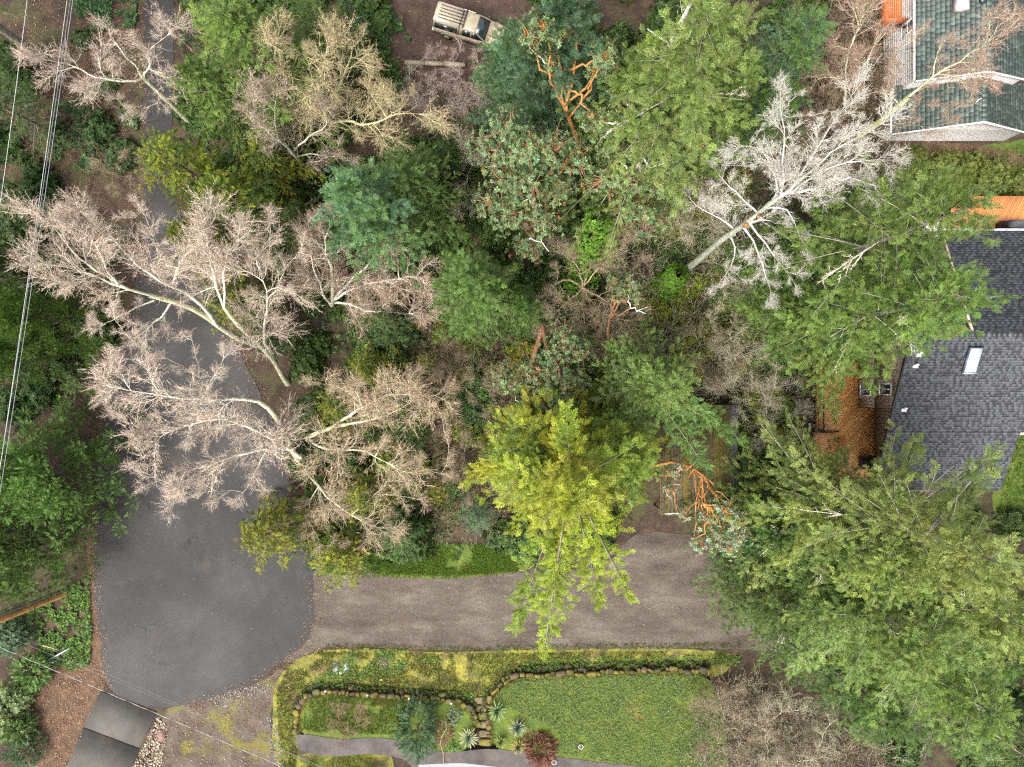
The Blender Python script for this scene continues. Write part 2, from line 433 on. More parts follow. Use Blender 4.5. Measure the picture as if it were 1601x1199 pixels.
def sprays(cg, o, dirs, L, dr, az, rng, T, ds=.3, cedar=False, fl=1.0, dens=1.0, upright=0.0):
    """feathery sprays along limbs (origins o, unit dirs, lengths L, droop dr)"""
    def at(i, t): return o[i] + dirs[i] * (L[i] * t)[:, None] - np.stack([0 * t, 0 * t, dr[i] * L[i] * t * t], 1)
    n = len(L); nf = np.maximum(4, (L / ds).astype(int)); i2 = np.repeat(np.arange(n), nf)
    j = np.arange(len(i2)) - np.repeat(np.cumsum(nf) - nf, nf); t = .12 + .88 * (j + rng.uniform(.1, .9, len(i2))) / np.repeat(nf, nf)
    sg = np.where(j % 2 == 0, 1, -1); p2 = at(i2, np.minimum(t, 1))
    spread = np.radians(rng.uniform(30, 78, len(i2))) * (1 - .8 * np.clip(t, 0, 1) ** 3) * sg
    fa = az[i2] + spread + rng.normal(0, .2, len(i2))
    slope = np.arcsin(np.clip(dirs[i2, 2], -1, 1)) - 2 * dr[i2] * t * (1.6 if cedar else 1) + rng.normal(.04, .24, len(i2))
    X2 = np.stack([np.cos(fa) * np.cos(slope), np.sin(fa) * np.cos(slope), np.sin(slope)], 1)
    L2 = np.clip(.28 + .30 * L[i2] * (1 - t), .2, 1.2) * rng.uniform(.6, 1.25, len(i2)); sc = rng.normal(0, .10, len(i2))
    nk = np.clip((L2 / .115 * dens).astype(int) + 1, 2, 8); i3 = np.repeat(np.arange(len(i2)), nk)
    j3 = np.arange(len(i3)) - np.repeat(np.cumsum(nk) - nk, nk); t3 = (j3 + rng.uniform(.3, 1, len(i3))) / np.repeat(nk, nk); m = len(i3); ii = i2[i3]
    pos = p2[i3] + X2[i3] * (L2[i3] * t3)[:, None] * .85 + rng.normal(0, .05, (m, 3))
    X = X2[i3] + rng.normal(0, .5, (m, 3)) * np.array([1, 1, .7]) + np.array([0, 0, upright]); Z = np.stack([rng.normal(0, .55, m), rng.normal(0, .55, m), np.ones(m)], 1)
    S = rng.uniform(.26, .50, m) * (1.15 - .35 * t3) * fl
    tone = np.clip(1 + rng.normal(0, .14, n)[ii] + sc[i3] + rng.normal(0, .13, m), .35, 1.8); mx = np.clip(rng.normal(.5, .35, n)[ii] + rng.normal(0, .15, m), 0, 1)
    put_fronds(cg, T, pos, X, Z, S, tone, mx, rng)

def put_fronds(cg, T, pos, X, Z, S, tone, mx, rng):
    m = len(pos); tipw = np.clip(rng.normal(.75, .25, m), .1, 1); C = np.stack([np.zeros(m), tone / 2, mx], 1); C2 = np.stack([tipw, tone / 2, mx], 1); w = rng.integers(0, 4, m)
    for k in range(4):
        q = w == k; cg.inst(T[k], pos[q], X[q], Z[q], S[q], C[q], C2[q])

def limb_tubes(lg, o, dirs, L, dr, rng, cw, isdead, K=4, thick=.75):
    n = len(L)
    for k in range(K):
        def at(t): return o + dirs * (L * t)[:, None] - np.stack([0 * L, 0 * L, dr * L * t * t], 1)
        r0 = (.010 + .009 * L) * (1 - .8 * k / K) * thick; r1 = (.010 + .009 * L) * (1 - .8 * (k + 1) / K) * thick
        lg.tubes(at(k / K), at((k + 1) / K), r0, r1, np.clip(cw[None] * rng.uniform(.7, 1.25, (n, 1)) * np.where(isdead, 2.3, 1.0)[:, None], 0, .8), 3)

CW = {'fir': (.15, .13, .10), 'tall': (.22, .20, .16), 'fine': (.17, .15, .115), 'cedar': (.18, .14, .09), 'pine': (.12, .09, .065)}
def make_proto(kind, seed):
    rng = np.random.default_rng(seed * 7 + 13); cw = np.array(CW[kind])
    h, R, z0, prof, droop, npm, dead, bottom, el = {'fir': (14, 4.3, .13, .62, .12, 6.5, .04, .6, (-12, 40)), 'tall': (21, 4.9, .27, .50, .12, 5.0, .12, .6, (-12, 38)), 'fine': (15, 4.2, .16, .60, .16, 6.0, .07, .6, (-14, 36)),
        'cedar': (9, 3.6, .10, .60, .26, 8.5, .03, .7, (-8, 45)), 'pine': (6, 4.7, .12, .4, .05, 12, .0, .8, (5, 60))}[kind]
    tr = Geo(); b = np.zeros(3); tops = np.array(trunk_tube(tr, b, np.array([rng.normal(0, .2), rng.normal(0, .2), h * .985]), .05 + h * .0115, cw * .7, rng, 9)); mt = tr.mesh('trunk'); mt.materials.append(M_BARK)
    n = int(h * (1 - z0) * npm); u = np.sort(rng.uniform(0, 1, n) ** .78); z = h * (z0 + (1 - z0) * u * .985); az = np.arange(n) * 2.399 + rng.normal(0, .5, n)
    lump = .62 + .75 * vnoise(np.cos(az) * 1.4 + 5 + seed, np.sin(az) * 1.4 + u * 4, seed)
    L = (R * ((1 - u) ** prof) * np.minimum(1, bottom + u * 3) + .10 * R * (1 - u * .6)) * lump * rng.uniform(.75, 1.15, n)
    elv = np.radians(el[0] + (el[1] - el[0]) * u ** 1.3 + rng.normal(0, 8, n)); o = np.stack([np.interp(z, tops[:, 2], tops[:, 0]), np.interp(z, tops[:, 2], tops[:, 1]), z], 1)
    dirs = np.stack([np.cos(az) * np.cos(elv), np.sin(az) * np.cos(elv), np.sin(elv)], 1); dr = droop * rng.uniform(.6, 1.5, n); isdead = rng.uniform(0, 1, n) < dead * np.clip(1.6 - 1.6 * u, .1, 1.6)
    lg = Geo(); limb_tubes(lg, o, dirs, L, dr, rng, cw, isdead); di = np.nonzero(isdead)[0]
    if len(di):
        ii = np.repeat(di, 7); t = rng.uniform(.3, 1, len(ii)); lg.inst(TWIG_PLAIN[seed % 5], o[ii] + dirs[ii] * (L[ii] * t)[:, None], dirs[ii] + rng.normal(0, .55, (len(ii), 3)), rng.normal(0, 1, (len(ii), 3)), L[ii] * .25 * (1.2 - t) + .25, np.tile(np.clip(cw * 2.2, 0, .7), (len(ii), 1)))
    ml = lg.mesh('limbs'); ml.materials.append(M_TWIG); cg = Geo(); lv = ~isdead; T = {'fir': FROND, 'tall': FROND, 'fine': FROND_FINE, 'cedar': FROND_CEDAR, 'pine': FROND_FINE}[kind]
    if kind == 'pine':            # rounded tufts of needles at the limb ends
        e = o + dirs * L[:, None]; c = np.concatenate([e, o + dirs * (L * .72)[:, None] + rng.normal(0, .25, (n, 3))]); k = 44; nc = len(c); m = nc * k
        d = rng.normal(0, 1, (m, 3)); d[:, 2] = np.abs(d[:, 2]) * .8 - .25; d /= np.linalg.norm(d, axis=1, keepdims=True); ci = np.repeat(np.arange(nc), k); rr = rng.uniform(.35, .65, nc)[ci]
        put_fronds(cg, T, c[ci] + d * (rr * rng.uniform(.35, 1.0, m))[:, None], d + rng.normal(0, .25, (m, 3)), rng.normal(0, 1, (m, 3)) + np.array([0, 0, .6]), rng.uniform(.22, .38, m), np.clip(1 + rng.normal(0, .16, nc)[ci] + rng.normal(0, .12, m), .4, 1.7), np.clip(rng.normal(.5, .4, nc)[ci], 0, 1), rng)
    else: sprays(cg, o[lv], dirs[lv], L[lv], dr[lv], az[lv], rng, T, .32 if kind != 'cedar' else .30, kind == 'cedar', 1.0, {'fir': 1.0, 'tall': .9, 'fine': 1.0, 'cedar': .8}[kind])
    mc = cg.mesh('crown'); mc.materials.append(M_CROWN)
    return mt, ml, mc, h, R, tops
PROTO = {}
def proto(kind, seed):
    v = seed % {'fir': 3, 'tall': 2, 'fine': 2, 'cedar': 3, 'pine': 2}[kind]
    if (kind, v) not in PROTO: PROTO[(kind, v)] = make_proto(kind, v + {'fir': 1, 'tall': 11, 'fine': 21, 'cedar': 31, 'pine': 41}[kind])
    return PROTO[(kind, v)]

def leafcol(o, pal, pal2, rng):
    k = 1 + rng.normal(0, .06); j = 1 + rng.normal(0, .05, 3)
    for nm, p_, i in (('leaf_base', pal, 0), ('leaf_tip', pal, 1), ('leaf_base2', pal2 or pal, 0), ('leaf_tip2', pal2 or pal, 1)): o[nm] = [float(c) * k * float(jj) for c, jj in zip(PAL[p_][i], j)]

def conifer(name, label, apex=None, h=15, R=3.5, pal='fir', seed=1, base=None, kind='fir', limbs=(), group='conifers of the wood', cat='tree', pal2=None, dead=0, rsc=1.25, **kw):
    """upright conifer: trunk, whorled limbs and feathery sprays; apex or base given as a photo pixel"""
    rng = np.random.default_rng(seed * 7 + 13); R = R * rsc
    if base is not None: b = P(*base, 0)
    else: b = P(*apex, h); b[2] = 0
    mt, ml, mc, ph, pR, tops = proto(kind, seed); root = empty(name, b, label, cat, group, rng.uniform(0, 6.28)); root.scale = (R / pR, R / pR, h / ph)
    link('trunk', mt, root); link('limbs', ml, root)['kind'] = 'stuff'; cr = link('crown', mc, root); cr['kind'] = 'stuff'; leafcol(cr, pal, pal2, rng)
    if kind == 'pine' or h >= 12:
        c2 = link('crown', proto(kind, seed + 1)[2], root); c2.rotation_euler = (0, 0, 2.2 + rng.uniform(-.4, .4)); c2.scale = (.95, .95, .97); c2['kind'] = 'stuff'; leafcol(c2, pal, pal2, rng)
    if limbs:                       # long limbs that the photograph shows
        o = np.array([b + np.array([0, 0, oh]) for *_, oh in limbs]); e = np.array([P(x, y, z) for x, y, z, _ in limbs]); d = e - o; L = np.linalg.norm(d, axis=1); dirs = d / L[:, None]; az = np.arctan2(d[:, 1], d[:, 0]); dr = np.full(len(L), .02); lg = Geo()
        limb_tubes(lg, o, dirs, L, dr, rng, np.array(CW[kind]), np.zeros(len(L), bool), 5, 1.2); lg.build('long_limbs', M_TWIG, root)['kind'] = 'stuff'; cg = Geo()
        keep = 2.2; o2 = o + dirs * (L * .2)[:, None]; sprays(cg, o2, dirs, L * .8, dr, az, rng, FROND_FINE if kind == 'fine' else FROND, .17, False, 1.1, 1.0); leafcol(cg.build('limb_sprays', M_CROWN, root), pal, pal2, rng)
    return root

def bez(a, c, b, n):
    t = np.linspace(0, 1, n + 1)[:, None]
    return a * (1 - t) ** 2 + 2 * c * t * (1 - t) + b * t * t

class Skel:
    """limbs of a bare or broadleaved tree"""
    def __init__(s, rng): s.rng = rng; s.A = []; s.B = []; s.Ra = []; s.Rb = []; s.L = []; s.tips = []; s.dens = 1.7
    def line(s, pts, r0, r1, lev):
        n = len(pts) - 1
        for i in range(n):
            s.A.append(pts[i]); s.B.append(pts[i + 1]); s.Ra.append(r0 + (r1 - r0) * i / n); s.Rb.append(r0 + (r1 - r0) * (i + 1) / n); s.L.append(lev)
    def grow(s, pts, r0, r1, lev, maxlev, nchild, ratio=.5, up=.25, wob=.12, ang=(.5, 1.0), start=.25):
        s.line(pts, r0, r1, lev); rng = s.rng; n = len(pts) - 1
        seg = np.linalg.norm(np.diff(pts, axis=0), axis=1); tot = seg.sum()
        if lev >= maxlev:
            for _ in range(max(2, int(tot / .27))):
                t = rng.uniform(.1, 1) * n; k = min(int(t), n - 1); p = pts[k] + (pts[k + 1] - pts[k]) * (t - k)
                d = (pts[k + 1] - pts[k]) / (seg[k] + 1e-9) + rng.normal(0, .55, 3) + np.array([0, 0, up * .6])
                s.tips.append((p, d, min(1.3, .35 + .3 * tot)))
            s.tips.append((pts[-1], pts[-1] - pts[-2], min(1.2, .4 + .3 * tot)))
            return
        nc = max(3, int(tot * s.dens * (1.0 if lev == 0 else 1.5)))
        for c in range(nc):
            f = start + (1 - start) * (c + rng.uniform(.1, .9)) / nc; t = f * n; k = min(int(t), n - 1)
            p = pts[k] + (pts[k + 1] - pts[k]) * (t - k); tg = (pts[k + 1] - pts[k]) / (seg[k] + 1e-9)
            r = rng.normal(0, 1, 3); r -= tg * r.dot(tg); r /= np.linalg.norm(r) + 1e-9
            a = rng.uniform(*ang); d = tg * math.cos(a) + r * math.sin(a) + np.array([0, 0, up]); d /= np.linalg.norm(d)
            L = min(2.6 if lev == 0 else 1.3, max(.55, tot * ratio)) * rng.uniform(.55, 1.2) * (1.15 - .4 * f); m = 4 if lev < 2 else 3
            q = [p]
            for i in range(m):
                d = d + rng.normal(0, wob, 3) + np.array([0, 0, .04]); d /= np.linalg.norm(d); q.append(q[-1] + d * L / m)
            rr = (r0 + (r1 - r0) * f) * .5
            s.grow(np.array(q), rr, max(.006, rr * .35), lev + 1, maxlev, max(2, nchild - 2), ratio, up, wob, ang, .15)

def bare_tree(name, label, base, limbs, seed, bark, twig, bud=None, r=.2, maxlev=2, nchild=6, ratio=.42, up=.2, wob=.13, twigs=1.0,
              fork=.25, group='leafless trees', cat='tree', plain=False, tw=1.0, start=.25, trunk=None, lich=None, dens=1.7, blen=1.0):
    """limbs: list of end points (px,py,h) or of polylines [(px,py,h),...] read from the photograph"""
    rng = np.random.default_rng(seed * 11 + 3); b = P(*base, 0)
    root = empty(name, b, label, cat, group); sk = Skel(rng); sk.dens = dens; marks = [0]; lines = []
    ends = [np.array([P(*q) for q in l]) if isinstance(l, list) else P(*l) for l in limbs]
    hmax = max((e[-1][2] if e.ndim == 2 else e[2]) for e in ends)
    tips = np.array([e[-1] if e.ndim == 2 else e for e in ends])
    fk = b + (tips.mean(0) - b) * np.array([fork * .6, fork * .6, 0]); fk[2] = hmax * fork
    def smooth_line(p, k=3):
        n = len(p) - 1; q = np.vstack([2 * p[0] - p[1], p, 2 * p[-1] - p[-2]]); out = []
        for i in range(n):
            p0, p1, p2, p3 = q[i:i + 4]
            for j in range(k):
                t = j / k; out.append(.5 * (2 * p1 + (p2 - p0) * t + (2 * p0 - 5 * p1 + 4 * p2 - p3) * t * t + (3 * p1 - p0 - 3 * p2 + p3) * t ** 3))
        return np.array(out + [p[-1]])
    tg = Geo(); skip = -1
    if trunk is not None: tp = np.array([P(*q) for q in trunk]); ra, rb = r, r * .1
    elif ends[0].ndim == 2 and ends[0][0][2] < 1.0:      # the first limb read from the photograph is the stem itself
        sl_ = smooth_line(ends[0]); k_ = max(3, len(sl_) // 2); tp = sl_[:k_ + 1]; ends[0] = sl_[k_:]; skip = 0; ra, rb = r, r * .62
    else: tp = bez(b, b + np.array([0, 0, fk[2] * .6]), fk, 4); ra, rb = r * 1.05, r * .85
    nt_ = len(tp) - 1
    for i in range(nt_):
        w0 = ra + (rb - ra) * i / nt_; w1 = ra + (rb - ra) * (i + 1) / nt_; p0 = tp[i] - (np.array([0, 0, .4]) if i == 0 else (tp[i + 1] - tp[i]) * .05)
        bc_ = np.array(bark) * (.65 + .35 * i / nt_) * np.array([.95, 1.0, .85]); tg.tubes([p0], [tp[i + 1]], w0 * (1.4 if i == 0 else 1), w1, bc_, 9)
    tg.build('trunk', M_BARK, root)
    nodes = [(p, r * .8, 0) for p in tp[max(1, len(tp) // 4):]]; nodes = [(p, r * .75) for p, _, _ in nodes]
    order = sorted(range(len(ends)), key=lambda i: (ends[i].ndim != 2, 0 if ends[i].ndim == 2 else np.linalg.norm(ends[i] - fk)))
    for i in order:
        e = ends[i]
        if e.ndim == 2:
            pts = e if i == skip else smooth_line(e); pts[1:-1] += rng.normal(0, .04, (len(pts) - 2, 3)); pr = r * (.9 if i == skip else 1)
        else:
            best = min(nodes, key=lambda q: np.linalg.norm(q[0] - e) + (3.0 if q[0][2] > e[2] - .3 else 0) + .5 * np.linalg.norm(q[0][:2] - e[:2]) + rng.uniform(0, .8))
            s0, pr = best; d = e - s0; nn = max(4, int(np.linalg.norm(d) / .45)); pts = bez(s0, s0 + d * .5 + np.array([0, 0, -.12 * np.linalg.norm(d[:2])]) + rng.normal(0, .1 * np.linalg.norm(d), 3), e, nn); pts[1:-1] += rng.normal(0, .05, (nn - 1, 3))
        Ln = np.linalg.norm(np.diff(pts, axis=0), axis=1).sum(); rr = min(pr * .7, .02 + .0115 * Ln)
        nodes += [(pts[k], max(.02, rr * (1 - .75 * k / (len(pts) - 1)))) for k in range(2, len(pts), 2)]
        sk.line(pts, rr, .012, 0); marks.append(len(sk.A)); lines.append(pts)
    A = np.array(sk.A); B = np.array(sk.B); Ra = np.array(sk.Ra); Rb = np.array(sk.Rb); lev = np.array(sk.L)
    bk = np.array(bark); tk = np.array(twig); lc = np.array(lich) if lich is not None else bk
    n1 = vnoise(A[:, 0] * 1.5, A[:, 1] * 1.5 + A[:, 2], seed)[:, None]
    cc = np.where((Ra > .03)[:, None], bk[None] * (1 - n1) + lc[None] * n1, bk[None] * .45 + tk[None] * .55) * rng.uniform(.75, 1.2, (len(A), 1)); D = (B - A) * .03
    for i0, i1 in zip(marks[:-1], marks[1:]):      # every main limb with its side branches is a part of its own
        lg = Geo(); w = np.arange(i0, i1); big = w[Ra[w] > .03]; sm = w[Ra[w] <= .03]
        lg.tubes(A[big] - D[big], B[big] + D[big], Ra[big], Rb[big], np.clip(cc[big], 0, .85), 6); lg.tubes(A[sm], B[sm], Ra[sm], Rb[sm], np.clip(cc[sm], 0, .85), 3)
        lg.build('limb', M_BARK, root)
    lines.sort(key=lambda q: -np.linalg.norm(q[-1] - q[0])); key = (tuple(bark), tuple(lich or bark), tuple(twig), tuple(bud) if bud is not None else None)
    put_branches(root, lines, key, rng, dens, up, blen=blen)
    return root

TWIG_W = {True: [twig_template(i + 80, True, 5, .42, .72) for i in range(5)], False: [twig_template(i + 90, False, 6, .4, .72) for i in range(5)]}
BRANCH = {}
def branch_mesh(key, v):
    """a side branch, unit length along x, forked into twigs; shared between copies"""
    if (key, v) in BRANCH: return BRANCH[(key, v)]
    bark, lich, twig, bud = key; rng = np.random.default_rng(v * 31 + int(sum(bark) * 997)); sk = Skel(rng); d = np.array([1., 0, 0]); q = [np.zeros(3)]
    for i in range(7): d = d + rng.normal(0, .2, 3); d /= np.linalg.norm(d); q.append(q[-1] + d / 7)
    q = np.array(q); sk.line(q, .013, .005, 0)
    for c in range(11):
        f = .12 + .86 * (c + rng.uniform(0, 1)) / 11; k = min(int(f * 7), 6); p = q[k] + (q[k + 1] - q[k]) * (f * 7 - k); tg = (q[k + 1] - q[k]) * 7; r = rng.normal(0, 1, 3); r -= tg * r.dot(tg); r /= np.linalg.norm(r) + 1e-9; a = rng.uniform(.5, 1.05); dd = tg * math.cos(a) + r * math.sin(a); L = .66 * rng.uniform(.55, 1.15) * (1.1 - .55 * f); pts = [p]
        for i in range(4): dd = dd + rng.normal(0, .15, 3) + np.array([.09, 0, .03]); dd /= np.linalg.norm(dd); pts.append(pts[-1] + dd * L / 4)
        pts = np.array(pts); sk.line(pts, .0065, .0035, 1)
        for m in range(7):
            t = rng.uniform(.1, 1) * 4; k2 = min(int(t), 3); sk.tips.append((pts[k2] + (pts[k2 + 1] - pts[k2]) * (t - k2), (pts[k2 + 1] - pts[k2]) * 4 / L + rng.normal(0, .5, 3), rng.uniform(.24, .46)))
    for m in range(10): t = rng.uniform(.25, 1) * 7; k2 = min(int(t), 6); sk.tips.append((q[k2] + (q[k2 + 1] - q[k2]) * (t - k2), (q[k2 + 1] - q[k2]) * 7 + rng.normal(0, .5, 3), rng.uniform(.26, .48)))
    g = Geo(); A = np.array(sk.A); lev = np.array(sk.L); bk = np.array(bark) * .6 + np.array(lich) * .4; g.tubes(A, np.array(sk.B), np.array(sk.Ra), np.array(sk.Rb), np.where(lev[:, None] == 0, bk[None], (bk * .5 + np.array(twig) * .5)[None]) * rng.uniform(.75, 1.2, (len(A), 1)), 4)
    pos = np.array([t[0] for t in sk.tips]); X = np.array([t[1] for t in sk.tips]); S = np.array([t[2] for t in sk.tips]); w = rng.integers(0, 5, len(pos)); C = jitcol(rng, twig, len(pos), .07, .2); C2 = jitcol(rng, bud or twig, len(pos), .08, .22)
    for k in range(5): e = w == k; g.inst(TWIG_W[bud is not None][k], pos[e], X[e], rng.normal(0, 1, (e.sum(), 3)), S[e], C[e], C2[e])
    me = g.mesh('branch'); me.materials.append(M_TWIG); BRANCH[(key, v)] = me; return me

def put_branches(root, lines, key, rng, dens, up, cap=150, lmax=2.3, blen=1.0):
    """copies of forked side branches along the main limbs"""
    Minv = parent_world(root).inverted(); n_ = 0
    for pts in lines:
        seg = np.linalg.norm(np.diff(pts, axis=0), axis=1); tot = seg.sum(); cum = np.concatenate([[0], np.cumsum(seg)]); nb = max(3, int(tot * dens))
        for c in range(nb + 2):
            f = 1.0 if c >= nb else .18 + .82 * (c + rng.uniform(0, 1)) / nb; k = min(max(int(np.searchsorted(cum, f * tot)) - 1, 0), len(seg) - 1); p = pts[k] + (pts[k + 1] - pts[k]) * ((f * tot - cum[k]) / (seg[k] + 1e-9)); tg = (pts[k + 1] - pts[k]) / (seg[k] + 1e-9)
            r = rng.normal(0, 1, 3); r -= tg * r.dot(tg); r /= np.linalg.norm(r) + 1e-9; a = rng.uniform(.1, .4) if c >= nb else rng.uniform(.45, 1.05); d = tg * math.cos(a) + r * math.sin(a) + np.array([0, 0, up]); d /= np.linalg.norm(d); L = blen * min(lmax, max(.7, tot * .42)) * rng.uniform(.6, 1.15) * (1.15 - .35 * f)
            z = rng.normal(0, 1, 3); y = np.cross(z, d); y /= np.linalg.norm(y); z = np.cross(d, y); M = Matrix(((d[0] * L, y[0] * L, z[0] * L, p[0]), (d[1] * L, y[1] * L, z[1] * L, p[1]), (d[2] * L, y[2] * L, z[2] * L, p[2]), (0, 0, 0, 1)))
            o = link('branch', branch_mesh(key, int(rng.integers(0, 5))), root); o.matrix_local = Minv @ M; n_ += 1
            if n_ >= 295: return

def leafy_tree(name, label, base, clumps, seed, bark, leaf, leaf2, r=.22, rose=.17, per=90, group='madrona trees', limbs=(), trunk=None, cat='tree', dead=(), fork=.35, small=False):
    """broadleaved evergreen: limbs run to clumps (px,py,h,radius in m) of leaf rosettes"""
    rng = np.random.default_rng(seed * 5 + 1); b = P(*base, 0); root = empty(name, b, label, cat, group); bk = np.array(bark)
    cl = [(P(a, c, h), rr) for a, c, h, rr in clumps]; mean = np.mean([c for c, _ in cl], 0)
    if trunk is not None: tp = np.array([P(*q) for q in trunk])
    else:
        fk = b + (mean - b) * fork; fk[2] = mean[2] * .5; tp = bez(b, b + np.array([0, 0, fk[2] * .7]), fk, 5); tp[1:-1] += rng.normal(0, .12, (4, 3))
    tg = Geo()
    for i in range(len(tp) - 1):
        n = len(tp) - 1; tg.tubes([tp[i]], [tp[i + 1] + (tp[i + 1] - tp[i]) * .04], r * (1 - .5 * i / n), r * (1 - .5 * (i + 1) / n), bk, 8)
    tg.build('trunk', M_BARK, root)
    lg = Geo(); cg = Geo(); pos = []; X = []
    def poly(pts, r0, r1, c):
        n = len(pts) - 1; t = np.linspace(0, 1, n + 1); rr = r0 + (r1 - r0) * t; D = np.diff(pts, axis=0) * .04
        lg.tubes(pts[:-1] - D, pts[1:] + D, rr[:-1], rr[1:], c, 6)
    for l, ra, rb, c_, nm in [(l, r * .5, r * .16, bk, 'limb') for l in limbs] + [(l, r * .26, r * .06, np.array([.5, .48, .44]), 'dead_limb') for l in dead]:
        lg = Geo(); q = np.array([P(*e) for e in l]); q2 = [q[0]]
        for i in range(len(q) - 1): q2 += [q[i] + (q[i + 1] - q[i]) * t + rng.normal(0, .045, 3) * (t < 1) for t in (1 / 3, 2 / 3, 1)]
        poly(np.array(q2), ra, rb, c_); lg.build(nm, M_BARK, root)
    lg = Geo()
    for c, rr in cl:
        s0 = tp[-1] if rng.uniform() < .6 or len(tp) < 3 else tp[-2]
        pts = bez(s0, (s0 + c) / 2 + np.array([0, 0, .6]) + rng.normal(0, .3, 3), c, 6); pts[1:-1] += rng.normal(0, .13, (5, 3)); poly(pts, r * .42, r * .12, bk)
        m = int(per * .72 * rr * rr); ph = rng.uniform(0, 6.28, m); ct = rng.uniform(-.6, 1, m); st = np.sqrt(1 - ct * ct); q = rng.uniform(.4, 1.2, m)
        lump = .5 + .95 * vnoise(np.cos(ph) * 2 + c[0], np.sin(ph) * 2 + ct * 2 + c[1], seed)
        d = np.stack([st * np.cos(ph), st * np.sin(ph), ct * .7], 1); p = c + d * (rr * q * lump)[:, None]
        pos.append(p); X.append(d + np.array([0, 0, .5]))
        k = min(m, 22); pj = p[:k]; mid = (c + pj) / 2 + rng.normal(0, .1 * rr, (k, 3)); lg.tubes(np.tile(c, (k, 1)), mid, r * .16, r * .11, bk, 4); lg.tubes(mid, pj, r * .11, r * .05, bk, 3)
    lg.build('branches', M_BARK, root)['kind'] = 'stuff'
    pos = np.concatenate(pos); X = np.concatenate(X); m = len(pos); T = ROSE_SMALL if small else ROSE; w = rng.integers(0, len(T), m)
    Zn = rng.normal(0, 1, (m, 3)); C = jitcol(rng, leaf, m, .2, .3); C2 = jitcol(rng, leaf2, m, .2, .3); fl_ = rng.uniform(0, 1, m) < .012; C[fl_] = (.30, .10, .045); C2[fl_] = (.36, .16, .06)
    for k in range(len(T)):
        q = w == k; Xx = np.cross(Zn[q], X[q]); cg.inst(T[k], pos[q], Xx, X[q], rng.uniform(.75, 1.3, q.sum()) * rose, C[q], C2[q])
    cg.build('crown', M_LEAF, root)['kind'] = 'stuff'
    return root

def shrub(name, label, px, py, h, R, seed, leaf, leaf2, rose=.12, n=600, group='shrubs', cat='shrub', stem=(.12, .09, .06), Ry=None, fronds=False, flat=.8):
    """low dense bush: lumpy dome of rosettes or feathery sprays on short stems"""
    rng = np.random.default_rng(seed * 3 + 7); b = P(px, py, 0) if h < 2.5 else np.append(P(px, py, h * .6)[:2], 0.)
    root = empty(name, b, label, cat, group); Ry = Ry or R
    ph = rng.uniform(0, 6.28, n); ct = rng.uniform(-.1, 1, n) ** 1; st = np.sqrt(np.clip(1 - ct * ct, 0, 1)); q = rng.uniform(.55, 1.05, n)
    lump = .68 + .6 * vnoise(np.cos(ph) * 1.8 + seed, np.sin(ph) * 1.8 + ct * 3, seed)
    d = np.stack([st * np.cos(ph), st * np.sin(ph), ct], 1); p = b + np.array([0, 0, h * .2]) + d * np.array([R, Ry, h * flat])[None] * (q * lump)[:, None]
    sg = Geo(); k = min(n, 14); mid = (b + p[:k]) / 2 + rng.normal(0, .06, (k, 3)); sg.tubes(np.tile(b, (k, 1)), mid, .03, .02, stem, 4); sg.tubes(mid, p[:k], .02, .008, stem, 3)
    sg.build('stems', M_BARK, root)
    g = Geo(); C = jitcol(rng, leaf, n, .1, .22); C2 = jitcol(rng, leaf2, n, .1, .22); X = d + np.array([0, 0, .35]) + rng.normal(0, .3, (n, 3)); Zn = rng.normal(0, 1, (n, 3))
    if fronds:
        for j in range(4):
            m = np.arange(n) % 4 == j; Zz = np.stack([rng.normal(0, .5, m.sum()), rng.normal(0, .5, m.sum()), np.ones(m.sum())], 1)
            g.inst(FROND_CEDAR[j], p[m], X[m] * np.array([1, 1, .5]), Zz, rng.uniform(.7, 1.3, m.sum()) * rose, C[m], C2[m])
        g.build('foliage', M_NEEDLE, root)
    else:
        for j in range(4):
            m = np.arange(n) % 4 == j; g.inst(ROSE[j], p[m], np.cross(Zn[m], X[m]), X[m], rng.uniform(.7, 1.3, m.sum()) * rose, C[m], C2[m])
        g.build('foliage', M_LEAF, root)
    return root

def scatter(name, label, cat, polys, n, seed, cols, size, T=None, z=.02, zr=.05, clump=None, cscale=.6, mat=None, tilt=.5, h=0.0, aniso=1.0):
    """uncountable ground cover: one object of many small leaf or blade clumps"""
    rng = np.random.default_rng(seed); g = Geo(); T = T or ROSE_SMALL
    areas = [abs(sum(p[i][0] * p[(i + 1) % len(p)][1] - p[(i + 1) % len(p)][0] * p[i][1] for i in range(len(p)))) / 2 for p in polys]
    for poly, a in zip(polys, areas):
        m = int(n * a / sum(areas)); q = in_poly_points(poly, m, rng, clump, cscale); m = len(q)
        if m == 0: continue
        pos = np.column_stack([q, z + h + rng.uniform(0, zr, m)]); ph = rng.uniform(0, 6.28, m)
        X = np.stack([np.cos(ph), np.sin(ph), rng.normal(0, .2, m)], 1); Z = np.stack([rng.normal(0, tilt, m), rng.normal(0, tilt, m), np.ones(m)], 1)
        ci = rng.integers(0, len(cols), m); C = np.array([c[0] for c in cols])[ci] * rng.uniform(.65, 1.35, (m, 1)); C2 = np.array([c[1] for c in cols])[ci] * rng.uniform(.65, 1.35, (m, 1))
        w = rng.integers(0, len(T), m); S = rng.uniform(.6, 1.4, m) * size
        for k in range(len(T)):
            e = w == k; g.inst(T[k], pos[e], X[e], Z[e], S[e], C[e], C2[e])
    return tag(g.build(name, mat or M_LEAF), label, cat, kind='stuff')

